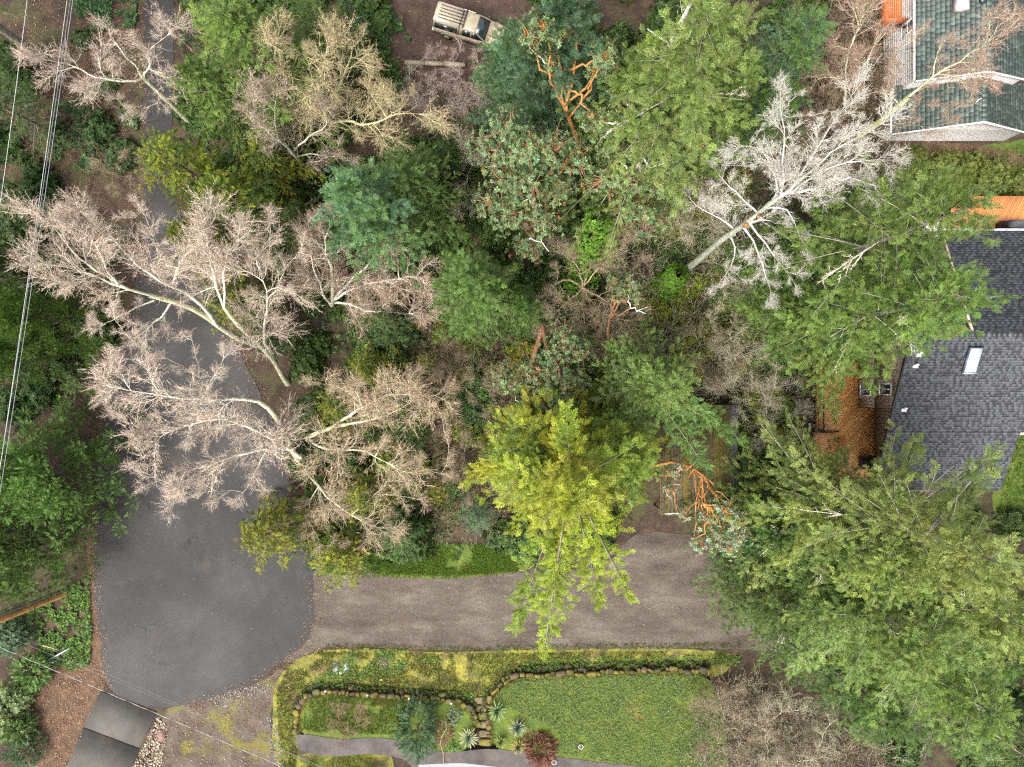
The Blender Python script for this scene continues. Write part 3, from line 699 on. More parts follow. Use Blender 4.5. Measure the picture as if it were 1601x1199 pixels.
LITTER = []
for _i in range(3):
    _r = np.random.default_rng(_i); _a = np.array([[-.5, -.3, 0], [.1, -.45, .12], [.55, 0, 0], [.05, .42, .1]]) * _r.uniform(.7, 1.2, (4, 3))
    LITTER.append((_a, np.array([[0, 1, 2], [0, 2, 3]]), np.array([0, .5, 1, .5])))
def blade_template(seed, n=6, h=1.0, w=.07, lean=.6):
    rng = np.random.default_rng(seed); V = []; F = []; W = []
    for i in range(n):
        a = rng.uniform(0, 6.28); e = rng.uniform(.1, lean); b = np.array([rng.normal(0, .25), rng.normal(0, .25), 0]); s = np.array([-math.sin(a), math.cos(a), 0]) * w
        t = b + np.array([math.cos(a) * math.sin(e), math.sin(a) * math.sin(e), math.cos(e)]) * h * rng.uniform(.6, 1.1); k = len(V)
        V.extend([b - s, b + s, t]); W.extend([0, 0, 1]); F.append([k, k + 1, k + 2])
    return np.array(V), np.array(F), np.array(W)
BLADES = [blade_template(i, lean=1.1) for i in range(4)]

def canes(name, label, cat, polys, n, seed, cols, length=1.6, hh=.9, r=.010, clump=None):
    """tangle of arching bare canes"""
    rng = np.random.default_rng(seed); g = Geo()
    areas = [abs(sum(p[i][0] * p[(i + 1) % len(p)][1] - p[(i + 1) % len(p)][0] * p[i][1] for i in range(len(p)))) / 2 for p in polys]
    for poly, a in zip(polys, areas):
        q = in_poly_points(poly, int(n * a / sum(areas)), rng, clump, .5); m = len(q)
        if not m: continue
        ph = rng.uniform(0, 6.28, m); L = length * rng.uniform(.5, 1.4, m); H = hh * rng.uniform(.3, 1.5, m); base = np.column_stack([q, np.full(m, .0)])
        C = np.array(cols)[rng.integers(0, len(cols), m)] * rng.uniform(.6, 1.4, (m, 1)); d = np.stack([np.cos(ph), np.sin(ph)], 1); pp = base; sd = np.stack([-np.sin(ph), np.cos(ph)], 1); K = 4; bend = rng.normal(0, .25, (m, 1))
        for k in range(1, K + 1):
            t = k / K; xy = q + d * (L * t)[:, None] + sd * bend * (t * t) * L[:, None] + rng.normal(0, .05, (m, 2)); zz = H * 4 * t * (1 - t * .75) * .75; nx = np.column_stack([xy, np.maximum(.02, zz)])
            g.tubes(pp, nx, r * (1.1 - .15 * k), r * (1.1 - .15 * (k + 1)), C, 3); pp = nx
        for k in range(1):
            X = np.column_stack([d + rng.normal(0, .7, (m, 2)), rng.normal(.2, .4, m)]); g.inst(TWIG_PLAIN[k], pp, X, rng.normal(0, 1, (m, 3)), rng.uniform(.3, .7, m), C)
    return tag(g.build(name, M_TWIG), label, cat, kind='stuff')
# ------------------------------------------------------------------ the ground and what is laid on it
M_FLOOR = ground_mat('forest_floor', [(.3, (.014, .010, .007)), (.5, (.036, .023, .015)), (.68, (.075, .044, .027))], .9, 14,
                     patches=[(.45, .50, .64, (.036, .040, .014))], speck=[(16, .12, (.25, .17, .10))], fine_amt=.7, bump=.9)
M_ASPH = ground_mat('asphalt', [(.34, (.012, .0112, .0105)), (.5, (.0195, .018, .017)), (.66, (.034, .0318, .0305))], .13, 60, rough=.72, bump=.25, fine_amt=.3,
                    patches=[(.5, .56, .75, (.040, .032, .027)), (1.3, .66, .78, (.062, .045, .030))], dist=.2, cracks=.28)
M_GRAV = ground_mat('gravel_lane', [(.3, (.034, .026, .020)), (.5, (.066, .053, .042)), (.7, (.108, .091, .076))], .55, 26, rough=.95, bump=.8, fine_amt=.55,
                    patches=[(.8, .56, .72, (.062, .043, .034)), (1.7, .68, .78, (.06, .06, .022))], speck=[(12, .05, (.45, .42, .36)), (9, .09, (.055, .036, .026))], dist=.2, stretch=(.45, 1.3))
M_DIRT = ground_mat('dirt_drive', [(.3, (.036, .026, .020)), (.5, (.062, .047, .037)), (.7, (.10, .083, .070))], .7, 24, rough=.95, bump=.7, fine_amt=.45,
                    patches=[(.55, .5, .62, (.095, .085, .018)), (1.5, .62, .75, (.10, .05, .028))], speck=[(12, .06, (.45, .4, .34))])
M_CONC = ground_mat('concrete_slab', [(.35, (.040, .037, .033)), (.65, (.064, .058, .052))], .6, 40, rough=.85, bump=.25, fine_amt=.22,
                    patches=[(.5, .52, .7, (.075, .060, .036))], speck=[(8, .04, (.22, .19, .14))])
M_MOSS = ground_mat('mossy_verge', [(.32, (.055, .062, .014)), (.5, (.125, .122, .022)), (.68, (.185, .172, .028))], .75, 16, rough=.95, bump=.9, fine_amt=.5,
                    patches=[(.9, .50, .62, (.065, .042, .024)), (.6, .56, .68, (.036, .062, .010))], speck=[(10, .06, (.5, .45, .33))])
M_TURF = ground_mat('turf', [(.32, (.030, .055, .010)), (.55, (.065, .090, .013)), (.72, (.115, .115, .018))], .8, 16, rough=.95, bump=.9, fine_amt=.5, patches=[(.8, .6, .74, (.18, .11, .04))])
M_PATH = ground_mat('path_tar', [(.35, (.032, .027, .026)), (.65, (.070, .060, .056))], .7, 40, rough=.8, bump=.3, fine_amt=.35, patches=[(1.2, .56, .7, (.105, .07, .05))], speck=[(8, .05, (.3, .22, .14))])
M_BARKSOIL = ground_mat('dark_soil', [(.35, (.022, .013, .010)), (.6, (.050, .030, .022)), (.75, (.075, .045, .032))], 1.0, 20, rough=.9, bump=.6, fine_amt=.5, patches=[(.7, .6, .72, (.04, .045, .014))], speck=[(7, .05, (.42, .38, .33))])
M_LEAFSOIL = ground_mat('leaf_litter_soil', [(.3, (.040, .023, .014)), (.55, (.080, .048, .029)), (.72, (.130, .085, .052))], 1.4, 22, rough=.95, bump=.9, fine_amt=.6, speck=[(11, .08, (.4, .3, .2)), (9, .08, (.2, .07, .03))])

bm = bmesh.new(); bmesh.ops.create_grid(bm, x_segments=60, y_segments=60, size=500)
me = bpy.data.meshes.new('ground'); bm.to_mesh(me); bm.free(); tag(link('ground', me, None, M_FLOOR), 'brown leaf-strewn forest floor under the trees', 'ground', kind='structure')

def area(name, pts, z, mat, label, cat, step=.35, jit=.035, sm=1, seed=0, thick=0.0, kind='structure', h=0):
    return sheet(name, densify(smooth_poly(pxpoly(pts, h), sm), step, jit, seed), z, mat, label, cat, kind, thick)

area('truck_yard', [(585,-60),(585,20),(612,60),(632,100),(640,130),(700,150),(800,150),(830,60),(830,-60)], .008, M_BARKSOIL, 'dark bare soil where the old pickup is parked', 'ground', seed=1)
area('roadside_litter', [(60,1040),(110,1010),(140,900),(128,800),(150,780),(156,860),(160,1040),(172,1062),(150,1092),(100,1215),(20,1215)], .008, M_LEAFSOIL, 'red-brown fallen leaves along the road edge', 'ground', seed=2)
area('house_bed', [(1215,560),(1290,560),(1290,780),(1205,780)], .008, M_BARKSOIL, 'dark planting bed beside the cedar deck', 'ground', seed=3)
area('back_lawn', [(1420,245),(1560,225),(1700,200),(1700,350),(1500,330)], .008, M_TURF, 'mossy lawn in front of the white house', 'lawn', seed=4)
area('leaf_bed', [(1395,215),(1480,222),(1590,235),(1640,250),(1600,262),(1500,258),(1410,250)], .014, M_LEAFSOIL, 'bed of rusty fallen leaves below the white gable wall', 'ground', seed=5)
area('side_lawn', [(1570,690),(1595,640),(1700,640),(1700,830),(1560,830),(1550,770)], .012, M_TURF, 'strip of green lawn beside the dark shingled house', 'lawn', seed=6)
area('road', [(222,-120),(228,60),(222,200),(226,330),(208,480),(165,620),(150,690),(147,800),(148,950),(160,1020),(163,1078),(245,1110),(300,1100),(400,1072),(440,1030),(492,1000),(492,900),(474,810),(450,700),(400,600),(335,480),(275,330),(268,180),(272,60),(275,-120)], .030, M_ASPH, 'dark worn asphalt road with leaf stains', 'road', sm=2, seed=7)
area('gravel_lane', [(484,880),(560,893),(700,896),(800,888),(960,880),(975,845),(1010,830),(1085,835),(1150,860),(1400,900),(1400,1030),(1150,1013),(900,1014),(700,1016),(560,1012),(500,1010),(470,1030),(440,1040),(455,990)], .022, M_GRAV, 'grey-brown gravel lane leading off the asphalt road', 'lane', seed=8)
area('dirt_drive', [(250,1112),(300,1098),(405,1070),(450,1035),(430,1080),(420,1130),(440,1220),(235,1220)], .016, M_DIRT, 'patchy dirt and gravel drive with moss strips', 'drive', seed=9)
dv = tag(empty('driveway', P(175, 1140), 'grey concrete driveway slabs meeting the asphalt road', 'driveway'), kind='structure')
def slab(pts, z0, z1, mat, parent, name='slab', col=(.15, .14, .13)):
    g = Geo(); q = [P(a, b) for a, b in pts]
    ar = sum(q[i][0] * q[(i + 1) % len(q)][1] - q[(i + 1) % len(q)][0] * q[i][1] for i in range(len(q)))
    if ar < 0: q = q[::-1]
    g.prism(q, z0, z1, col); return g.build(name, mat, parent)
slab([(157,1080),(246,1113),(219,1169),(131,1136)], 0, .045, M_CONC, dv); slab([(130.4,1137.5),(218.4,1170.5),(195,1230),(92,1230)], 0, .045, M_CONC, dv)

area('verge', [(428,1075),(445,1045),(480,1020),(540,1012),(700,1020),(900,1012),(1120,1013),(1150,1025),(1140,1050),(1110,1060),(900,1060),(775,1080),(762,1110),(735,1100),(700,1088),(500,1080),(472,1100),(464,1215),(438,1215),(424,1140)], .018, M_MOSS, 'yellow-green mossy verge between the lane and the garden', 'verge', seed=10)
area('grass_strip', [(560,870),(640,850),(760,850),(815,862),(812,896),(700,904),(560,900)], .026, M_TURF, 'bright green grass strip along the gravel lane', 'grass', seed=11)
# terraced garden: two raised beds edged with mossy stones
BEDL = [(470,1145),(472,1105),(484,1086),(505,1078),(560,1082),(640,1089),(710,1092),(738,1106),(746,1140),(735,1165),(700,1175),(640,1172),(600,1150),(560,1150),(520,1152)]
BEDR = [(768,1165),(764,1110),(772,1086),(790,1066),(815,1055),(900,1050),(1000,1047),(1100,1046),(1130,1100),(1140,1260),(1000,1230),(880,1182),(830,1180)]
bl = area('garden_bed', BEDL, .42, M_TURF, 'raised garden bed of grass and moss inside the curved stone edging', 'garden bed', thick=.42, seed=12, jit=.01)
br = area('garden_lawn', BEDR, .42, M_TURF, 'wide raised bed covered in leafy green ground cover', 'garden bed', thick=.42, seed=13, jit=.01)
area('garden_path', [(463,1143),(485,1142),(530,1152),(580,1147),(630,1152),(660,1165),(700,1172),(760,1165),(800,1168),(850,1175),(950,1188),(1150,1205),(1150,1260),(620,1260),(655,1195),(620,1176),(575,1173),(530,1178),(470,1172)], .445, M_PATH, 'dark tar garden path winding between the beds', 'path', sm=2, seed=14, jit=.012, thick=.44)
area('lower_lawn', [(442,1185),(480,1175),(530,1180),(575,1175),(612,1178),(618,1200),(608,1260),(435,1260)], .020, M_MOSS, 'strip of mossy lawn below the garden path', 'lawn', seed=15)
area('concrete_walk', [(655,1190),(720,1187),(800,1196),(860,1203),(860,1260),(640,1260)], .452, plain_mat('pale_concrete', (.17, .17, .175), .8, nscale=10), 'pale concrete walk at the end of the garden path', 'walk', seed=16, sm=0, jit=.005)

def stone_mesh(seed, sub=1):
    rng = np.random.default_rng(seed); bm = bmesh.new(); bmesh.ops.create_cube(bm, size=1.0)
    bmesh.ops.bevel(bm, geom=bm.edges[:], offset=.2, segments=1, affect='EDGES')
    for v in bm.verts: v.co += Vector(rng.normal(0, .045, 3))
    bmesh.ops.triangulate(bm, faces=bm.faces)
    g = Geo(); bm.verts.index_update(); V = np.array([v.co[:] for v in bm.verts]); F = np.array([[v.index for v in f.verts] for f in bm.faces]); bm.free()
    return V, F
STONES = [stone_mesh(i) for i in range(6)]
def stone_variants(cols, mat):
    out = []
    for i, c in enumerate(cols):
        g = Geo(); V, F = STONES[i % 6]; k = np.clip((V[:, 2:3] + .2) * 1.6, 0, 1); g.add(V, F, np.array(c)[None] * (1 - k * .0) + 0 * V); me = g.mesh('stone'); me.materials.append(mat); out.append(me)
    return out
MOSSY = stone_variants([(.085, .072, .020), (.11, .092, .018), (.065, .06, .025), (.07, .05, .03), (.095, .072, .024), (.045, .042, .024)], M_STONE)
DARKST = stone_variants([(.045, .04, .018), (.06, .05, .024), (.035, .034, .016), (.055, .06, .016)], M_STONE)
def stone_row(px, label, seed, rows=((0.36, MOSSY, 0.0), (.12, DARKST, .06))):
    rng = np.random.default_rng(seed); pts = np.array([P(a, b) for a, b in px]); root = empty('garden_wall', pts[len(pts) // 2] * np.array([1, 1, 0]), label, 'wall', 'stone garden edging')
    seg = np.linalg.norm(np.diff(pts, axis=0), axis=1); cum = np.concatenate([[0], np.cumsum(seg)]); tot = cum[-1]; cx = np.array(root.location)
    for zc, meshes, off in rows:
        s = 0.0
        while s < tot:
            w = rng.choice([.22, .3, .42, .6]) * rng.uniform(.8, 1.2); m = min(tot, s + w / 2); k = min(np.searchsorted(cum, m) - 1, len(seg) - 1); k = max(k, 0); f = (m - cum[k]) / seg[k]; p = pts[k] + (pts[k + 1] - pts[k]) * f; d = (pts[k + 1] - pts[k]) / seg[k]
            nrm = np.array([-d[1], d[0], 0]); p = p + nrm * (rng.normal(0, .06) + off); o = link('stone', meshes[rng.integers(0, len(meshes))], root)
            o.location = Vector((p[0] - cx[0], p[1] - cx[1], zc + rng.normal(0, .045))); o.rotation_euler = (rng.normal(0, .13), rng.normal(0, .13), math.atan2(d[1], d[0]) + rng.normal(0, .22)); o.scale = (w * .98, rng.uniform(.2, .42), rng.uniform(.2, .36)); s += w
    return root
stone_row([(466,1142),(467,1106),(479,1086),(503,1076),(560,1080),(640,1087),(712,1090),(741,1106),(748,1132)], 'mossy stone edging round the bed with the small lawn', 1)
stone_row([(767,1160),(760,1112),(768,1086),(787,1064),(814,1053),(900,1048),(1000,1045),(1105,1044)], 'long mossy stone edging along the wide green bed', 2)
st = empty('garden_steps', P(757, 1130), 'flight of mossy brown stone steps between the two beds', 'steps')
for k, (y, z) in enumerate([(1094, .10), (1106, .17), (1118, .24), (1130, .31), (1143, .38), (1156, .45)]):
    g = Geo(); rng = np.random.default_rng(k); a = P(742 + k * 1.6, y - 5.2); b = P(763 + k * 1.4, y + 5.2)
    V, F = STONES[k % 6]; V = V * np.array([b[0] - a[0], a[1] - b[1], .16]) + np.array([(a[0] + b[0]) / 2, (a[1] + b[1]) / 2, z - .06]); g.add(V, F, np.array([(.11, .085, .05), (.085, .068, .035), (.10, .085, .022)][k % 3])); g.build('step', M_STONE, st)

# pebbles beside the driveway, fallen leaves, twigs
def pebble_templates():
    return [(V * np.array([1, .8, .55]), F, np.full(len(V), .5)) for V, F in STONES]
scatter('pebbles', 'pale river pebbles edging the concrete driveway', 'pebbles', [pxpoly([(247,1120),(262,1135),(258,1165),(250,1215),(200,1215),(225,1165)])], 700, 5,
        [((.15, .115, .08),) * 2, ((.22, .18, .14),) * 2, ((.10, .065, .042),) * 2, ((.26, .23, .19),) * 2], .10, pebble_templates(), .02, .03, mat=M_STONE)
scatter('kerb_gravel', 'loose pale gravel at the edge of the garden verge', 'gravel', [pxpoly([(418,1120),(432,1120),(444,1180),(448,1215),(432,1215),(420,1160)]), pxpoly([(330,1090),(420,1062),(428,1075),(400,1095),(340,1108)])], 700, 6,
        [((.17, .165, .16),) * 2, ((.24, .23, .22),) * 2, ((.1, .095, .09),) * 2], .055, pebble_templates(), .02, .02, mat=M_STONE)
ORANGE = [((.17, .08, .036),) * 2, ((.21, .125, .06),) * 2, ((.13, .06, .03),) * 2, ((.28, .20, .12),) * 2]
scatter('fallen_leaves', 'scattered fallen leaves on road, verges and yard', 'leaves', [
    pxpoly([(20,1215),(60,1040),(110,1010),(135,900),(128,800),(150,780),(158,900),(170,1062),(155,1092),(100,1215)]), pxpoly([(20,1215),(60,1040),(110,1010),(170,1062),(155,1092),(100,1215)]), pxpoly([(430,1085),(450,1040),(500,1012),(560,1010),(720,1030),(740,1075),(500,1065),(460,1100)]),
    pxpoly([(0,270),(60,230),(230,200),(230,0),(50,0),(0,60)]), pxpoly([(250,1110),(300,1098),(405,1070),(430,1080),(440,1215),(235,1215)]), pxpoly([(1395,215),(1590,235),(1620,255),(1500,262),(1410,252)]), pxpoly([(560,0),(620,60),(660,160),(560,180),(500,100)])],
    5500, 8, ORANGE, .075, LITTER, .03, .05, tilt=.25)
scatter('yard_leaves', 'few pale leaves lying on the dark truck yard', 'leaves', [pxpoly([(600,-30),(830,-30),(800,140),(640,130)])], 160, 19, [((.3, .25, .2),) * 2, ((.12, .07, .045),) * 2, ((.12, .07, .045),) * 2], .06, LITTER, .02, .02, tilt=.2)
scatter('road_leaves', 'sparse dry leaves lying on the asphalt road', 'leaves', [pxpoly([(155,650),(152,950),(166,1070),(245,1105),(400,1060),(485,1000),(480,900),(440,640)])], 420, 9, ORANGE + [((.10, .05, .03),) * 2] * 2, .05, LITTER, .036, .012, tilt=.15)
scatter('lane_leaves', 'dark needles and dry leaves lying on the gravel lane', 'leaves', [pxpoly([(490,900),(960,890),(1010,840),(1150,860),(1150,1010),(500,1008)])], 1300, 10, ORANGE + [((.05, .033, .022),) * 2, ((.05, .033, .022),) * 2, ((.06, .07, .02),) * 2], .055, LITTER, .03, .012, tilt=.2)

# grass, moss and ground cover
ROSE4 = [rosette_template(60 + i, 4, 1, .28, .5) for i in range(3)]
GR = [((.04, .072, .01), (.10, .135, .018)), ((.055, .08, .01), (.14, .15, .02)), ((.08, .075, .018), (.18, .15, .03)), ((.03, .06, .01), (.07, .11, .015))]
scatter('verge_grass', 'short tufted grass and moss growing on the verge', 'grass', [pxpoly([(432,1085),(448,1045),(500,1018),(700,1022),(1130,1016),(1150,1030),(1120,1040),(900,1046),(800,1054),(765,1085),(740,1092),(700,1082),(500,1074),(470,1090),(462,1215),(440,1215)])], 16000, 11, GR, .10, BLADES, .015, .02, clump=.42, cscale=.9)
scatter('verge_weeds', 'low green weeds at the foot of the garden edging', 'weeds', [pxpoly([(440,1140),(470,1085),(500,1068),(740,1082),(745,1098),(700,1086),(500,1074),(466,1100),(462,1160)]), pxpoly([(560,1010),(700,1030),(600,1062),(480,1070)]), pxpoly([(820,1030),(1160,1022),(1160,1040),(820,1050)])], 2600, 12, [((.06, .12, .015), (.12, .2, .02)), ((.03, .06, .012), (.06, .11, .02))], .07, None, .03, .08, clump=.4)
scatter('strip_grass', 'bright short grass growing along the gravel lane', 'grass', [pxpoly([(560,872),(640,848),(770,850),(810,865),(810,893),(700,900),(580,896)])], 9000, 13, [((.045, .095, .01), (.11, .18, .02)), ((.05, .105, .012), (.14, .19, .025))], .16, BLADES, .02, .03, clump=.3)
scatter('bed_cover', 'dense leafy ground cover of the wide raised bed', 'ground cover', [pxpoly([(772,1090),(795,1066),(820,1058),(1085,1052),(1110,1052),(1095,1075),(1110,1100),(1090,1120),(1120,1150),(1105,1180),(1125,1215),(1000,1200),(880,1180),(870,1140),(820,1120)], .42)], 17000, 14, [((.06, .105, .024), (.135, .19, .055)), ((.08, .125, .018), (.17, .21, .035)), ((.045, .08, .024), (.115, .16, .065)), ((.05, .07, .02), (.1, .12, .04))], .06, ROSE4, .43, .12, tilt=.8, clump=.2, cscale=.8)
scatter('bed_grass', 'tufted grass and moss in the small raised bed', 'grass', [pxpoly([(474,1140),(476,1105),(490,1088),(510,1082),(640,1092),(640,1148),(560,1147),(520,1150)], .42), pxpoly([(446,1190),(480,1180),(570,1178),(612,1182),(606,1215),(440,1215)])], 8000, 15, GR + [((.05, .11, .012), (.1, .2, .02))], .11, BLADES, .43, .02, clump=.4, cscale=1.1)
scatter('lawn_grass', 'short grass of the lawns beside the two houses', 'grass', [pxpoly([(1575,690),(1600,640),(1660,640),(1660,800),(1562,800)]), pxpoly([(1430,250),(1560,232),(1660,215),(1660,330),(1500,320)])], 6000, 16, GR + [((.05, .13, .012), (.1, .24, .02))] * 2, .14, BLADES, .02, .03)

IVY = [((.020, .052, .014), (.045, .095, .03)), ((.030, .075, .016), (.065, .13, .03)), ((.015, .04, .014), (.05, .085, .045))]
scatter('ivy_patch', 'dark glossy ivy covering the ground in patches', 'ivy', [pxpoly([(85,170),(160,140),(220,180),(215,260),(150,275),(85,250)]), pxpoly([(110,0),(215,0),(215,45),(130,50)]), pxpoly([(515,-20),(590,-20),(640,60),(650,110),(600,130),(560,60)]), pxpoly([(620,80),(640,115),(632,170),(600,140)]),
    pxpoly([(0,290),(60,290),(120,380),(60,400),(0,380)])], 6500, 21, IVY, .13, None, .05, .25, clump=.43, cscale=.9, tilt=.8)
scatter('roadside_ivy', 'bright green creeper beside the power pole at the road edge', 'ivy', [pxpoly([(60,950),(110,915),(140,900),(145,1000),(140,1040),(100,1050),(60,1040)])], 1700, 22, [((.06, .12, .015), (.12, .2, .025)), ((.03, .07, .015), (.06, .12, .03))], .11, None, .05, .2, clump=.42, cscale=1.2, tilt=.8)
scatter('understorey', 'dark green low undergrowth beneath the wood', 'undergrowth', [pxpoly([(690,430),(1200,420),(1240,760),(1100,640),(960,560),(700,560)]), pxpoly([(470,260),(720,380),(700,560),(480,560)]), pxpoly([(860,240),(960,250),(960,480),(860,480)]), pxpoly([(1090,200),(1400,240),(1260,460),(1090,420)]), pxpoly([(480,620),(720,780),(720,880),(480,890)]),
    pxpoly([(280,0),(500,150),(480,260),(300,340)]), pxpoly([(0,380),(170,480),(140,660),(0,640)]), pxpoly([(620,200),(780,180),(780,400),(700,380)]), pxpoly([(1160,560),(1250,560),(1260,760),(1180,740)])], 6000, 23, IVY + [((.05, .085, .02), (.09, .13, .03))], .15, None, .05, .5, clump=.42, cscale=.55, tilt=.9)
BR = [(.10, .065, .042), (.15, .11, .075), (.07, .048, .032), (.19, .16, .11)]
canes('bramble_thicket', 'tangle of brown bare bramble canes in the middle of the lot', 'brambles', [pxpoly([(640,520),(700,480),(810,520),(830,640),(780,760),(720,830),(650,760),(680,640)]), pxpoly([(560,200),(780,170),(780,380),(690,260)])], 700, 31, BR, 1.7, .9, .011)
canes('lot_edge_thicket', 'tangle of grey-green bare brush beside the dead birch', 'brambles', [pxpoly([(1010,290),(1130,250),(1210,420),(1260,600),(1240,760),(1170,680),(1060,600),(1010,420)]), pxpoly([(1200,60),(1370,40),(1400,190),(1390,300),(1200,330),(1180,200)])], 800, 32, [(.13, .12, .075), (.19, .18, .12), (.08, .065, .045), (.11, .08, .055)], 1.8, 1.2, .011)
canes('garden_brush', 'brown and grey bare brush at the end of the green bed', 'brambles', [pxpoly([(1075,1062),(1160,1055),(1240,1090),(1330,1140),(1400,1230),(1090,1230)])], 700, 33, [(.15, .12, .085), (.22, .20, .15), (.09, .065, .045), (.12, .12, .07)], 1.5, 1.3, .011)
canes('roadside_brush', 'thin reddish bare brush on the slope across the road', 'brambles', [pxpoly([(20,60),(110,40),(215,60),(200,330),(120,380),(0,300),(0,150)]), pxpoly([(0,560),(170,560),(150,680),(60,650),(0,650)]), pxpoly([(520,60),(620,90),(660,200),(560,200)])], 1000, 34, [(.15, .085, .055), (.11, .065, .045), (.18, .13, .09)], 1.4, .6, .010)

def band(px, w0, w1, h=0.0):
    """strip alongside a pixel polyline, offsets in metres to its left side"""
    p = np.array([P(a, b, h)[:2] for a, b in px]); d = np.gradient(p, axis=0); d /= np.linalg.norm(d, axis=1, keepdims=True); n = np.stack([-d[:, 1], d[:, 0]], 1); return list(p + n * w0) + list((p + n * w1)[::-1])
EDGEL = [(466,1142),(467,1106),(479,1086),(503,1076),(560,1080),(640,1087),(712,1090),(741,1106),(748,1132)]; EDGER = [(767,1160),(760,1112),(768,1086),(787,1064),(814,1053),(900,1048),(1000,1045),(1105,1044)]
scatter('edging_moss', 'yellow moss and grass creeping over the stone edging', 'moss', [band(EDGEL, -.38, .02), band(EDGER, -.38, .02)], 5200, 41, [((.11, .095, .014), (.19, .16, .02)), ((.07, .08, .012), (.13, .14, .02)), ((.08, .055, .02), (.13, .09, .03))], .075, BLADES, .44, .05, tilt=.5, clump=.3, cscale=1.6)
scatter('edging_weeds', 'dark green weeds and ivy at the foot of the stone edging', 'weeds', [band(EDGEL, .05, .45), band(EDGER, .05, .5)], 2600, 42, [((.018, .04, .008), (.04, .075, .014)), ((.05, .09, .012), (.09, .14, .02)), ((.05, .04, .018), (.08, .06, .025))], .085, None, .03, .22, tilt=.8, clump=.3, cscale=1.3)
scatter('road_edge_litter', 'dead leaves and needles drifted along both road edges', 'leaves', [band([(152,640),(147,800),(148,950),(160,1020),(164,1080)], -.1, .55), band([(275,330),(335,480),(400,600),(450,700),(474,810),(488,880)], -.6, .4), band([(488,905),(490,960),(478,1010),(440,1040),(400,1068),(330,1092),(290,1102)], -.5, .6), band([(228,60),(222,200),(226,330),(208,480),(165,620),(150,690)], -.2, .5)], 4200, 43, ORANGE + [((.05, .033, .022),) * 2] * 3 + [((.11, .07, .045),) * 2] * 2, .065, LITTER, .034, .02, tilt=.25, clump=.25, cscale=1.5)
scatter('lane_edge_grass', 'ragged grass tufts along the edges of the gravel lane', 'grass', [band([(500,1012),(700,1017),(900,1013),(1160,1010)], -.12, .3), band([(484,884),(560,895),(700,898),(800,890),(950,884)], -.3, .15)], 2600, 44, GR, .12, BLADES, .02, .03, clump=.3, cscale=1.5)
# ------------------------------------------------------------------ buildings
def clip_half(poly, n, d):
    out = []
    for i in range(len(poly)):
        a, b = poly[i], poly[(i + 1) % len(poly)]; da = a @ n - d; db = b @ n - d
        if da <= 0: out.append(a)
        if (da < 0) != (db < 0) and abs(da - db) > 1e-12: out.append(a + (b - a) * da / (da - db))
    return out
def board_deck(parent, poly, z, thick, width, ang, col, gap=.006, seed=0, name='board'):
    """decking: every board its own part, clipped to the outline"""
    rng = np.random.default_rng(seed); d = np.array([math.cos(ang), math.sin(ang)]); n = np.array([-d[1], d[0]]); poly = [np.array(p, float) for p in poly]
    s = [p @ n for p in poly]; k = min(s)
    while k < max(s):
        q = clip_half(clip_half(poly, n, k + width - gap), -n, -(k + gap)); k += width
        if len(q) < 3: continue
        ar = sum(q[i][0] * q[(i + 1) % len(q)][1] - q[(i + 1) % len(q)][0] * q[i][1] for i in range(len(q)))
        if abs(ar) < .01: continue
        if ar < 0: q = q[::-1]
        g = Geo(); g.prism(q, z - thick, z + rng.normal(0, .0015), np.array(col) * rng.uniform(.8, 1.2) * (1 + rng.normal(0, .04, 3))); g.build(name, M_WOOD, parent)

def shingle_slope(parent, o, ux, us, W, Ls, cols, seed, tw=.32, exp=.165, holes=(), clip=None, name='shingles'):
    """overlapping shingles: o = lower eave corner, ux along the eave, us up the slope"""
    rng = np.random.default_rng(seed); ux = np.array(ux, float); us = np.array(us, float); us /= np.linalg.norm(us); nz = np.cross(ux, us); nz = nz if nz[2] > 0 else -nz
    g = Geo(); g.box((0, 0, -.12), (1, 1, -.005), np.array(cols[0]) * .6, np.array([[*(ux * W)[:1], *(us * Ls)[:1], nz[0], o[0]], [(ux * W)[1], (us * Ls)[1], nz[1], o[1]], [(ux * W)[2], (us * Ls)[2], nz[2], o[2]], [0, 0, 0, 1]])) if clip is None else None
    rows = int(Ls / exp); Vs = []; Cs = []
    for r in range(rows):
        x = -rng.uniform(0, tw); tabn = 0
        while x < W:
            tabn = (tabn + 1) % 2; w = tw * (rng.uniform(.55, .75) if tabn else rng.uniform(.4, .6)); a = max(0, x); b = min(W, x + w - .006); x += w
            if b - a < .03: continue
            s0 = r * exp; s1 = min(Ls, s0 + exp * 1.25); t = .016 + (.018 if tabn else 0)
            if clip is not None and not clip((a + b) / 2, (s0 + s1) / 2): continue
            p = lambda u, s, h: o + ux * u + us * s + nz * h
            Vs.append([p(a, s0, 0), p(b, s0, 0), p(a, s0, t), p(b, s0, t), p(a, s1, .003), p(b, s1, .003)]); Cs.append(np.array(cols[2 if tabn and rng.uniform() < .75 else rng.integers(0, len(cols))]) * rng.uniform(.8, 1.2))
    V = np.array(Vs); m = len(V); f = np.array([[2, 3, 5], [2, 5, 4], [0, 1, 3], [0, 3, 2], [0, 2, 4], [1, 5, 3]])
    if np.dot(np.cross(ux, us), nz) < 0: f = f[:, ::-1]
    g.add(V.reshape(-1, 3), (f[None] + (np.arange(m) * 6)[:, None, None]).reshape(-1, 3), np.repeat(np.array(Cs), 6, axis=0))
    ob = g.build(name, M_SHINGLE, parent); ob['kind'] = 'stuff'; return ob

def wall_box(parent, lo, hi, col, name='wall', mat=None):
    g = Geo(); g.box(lo, hi, col); return g.build(name, mat or M_SIDING, parent)

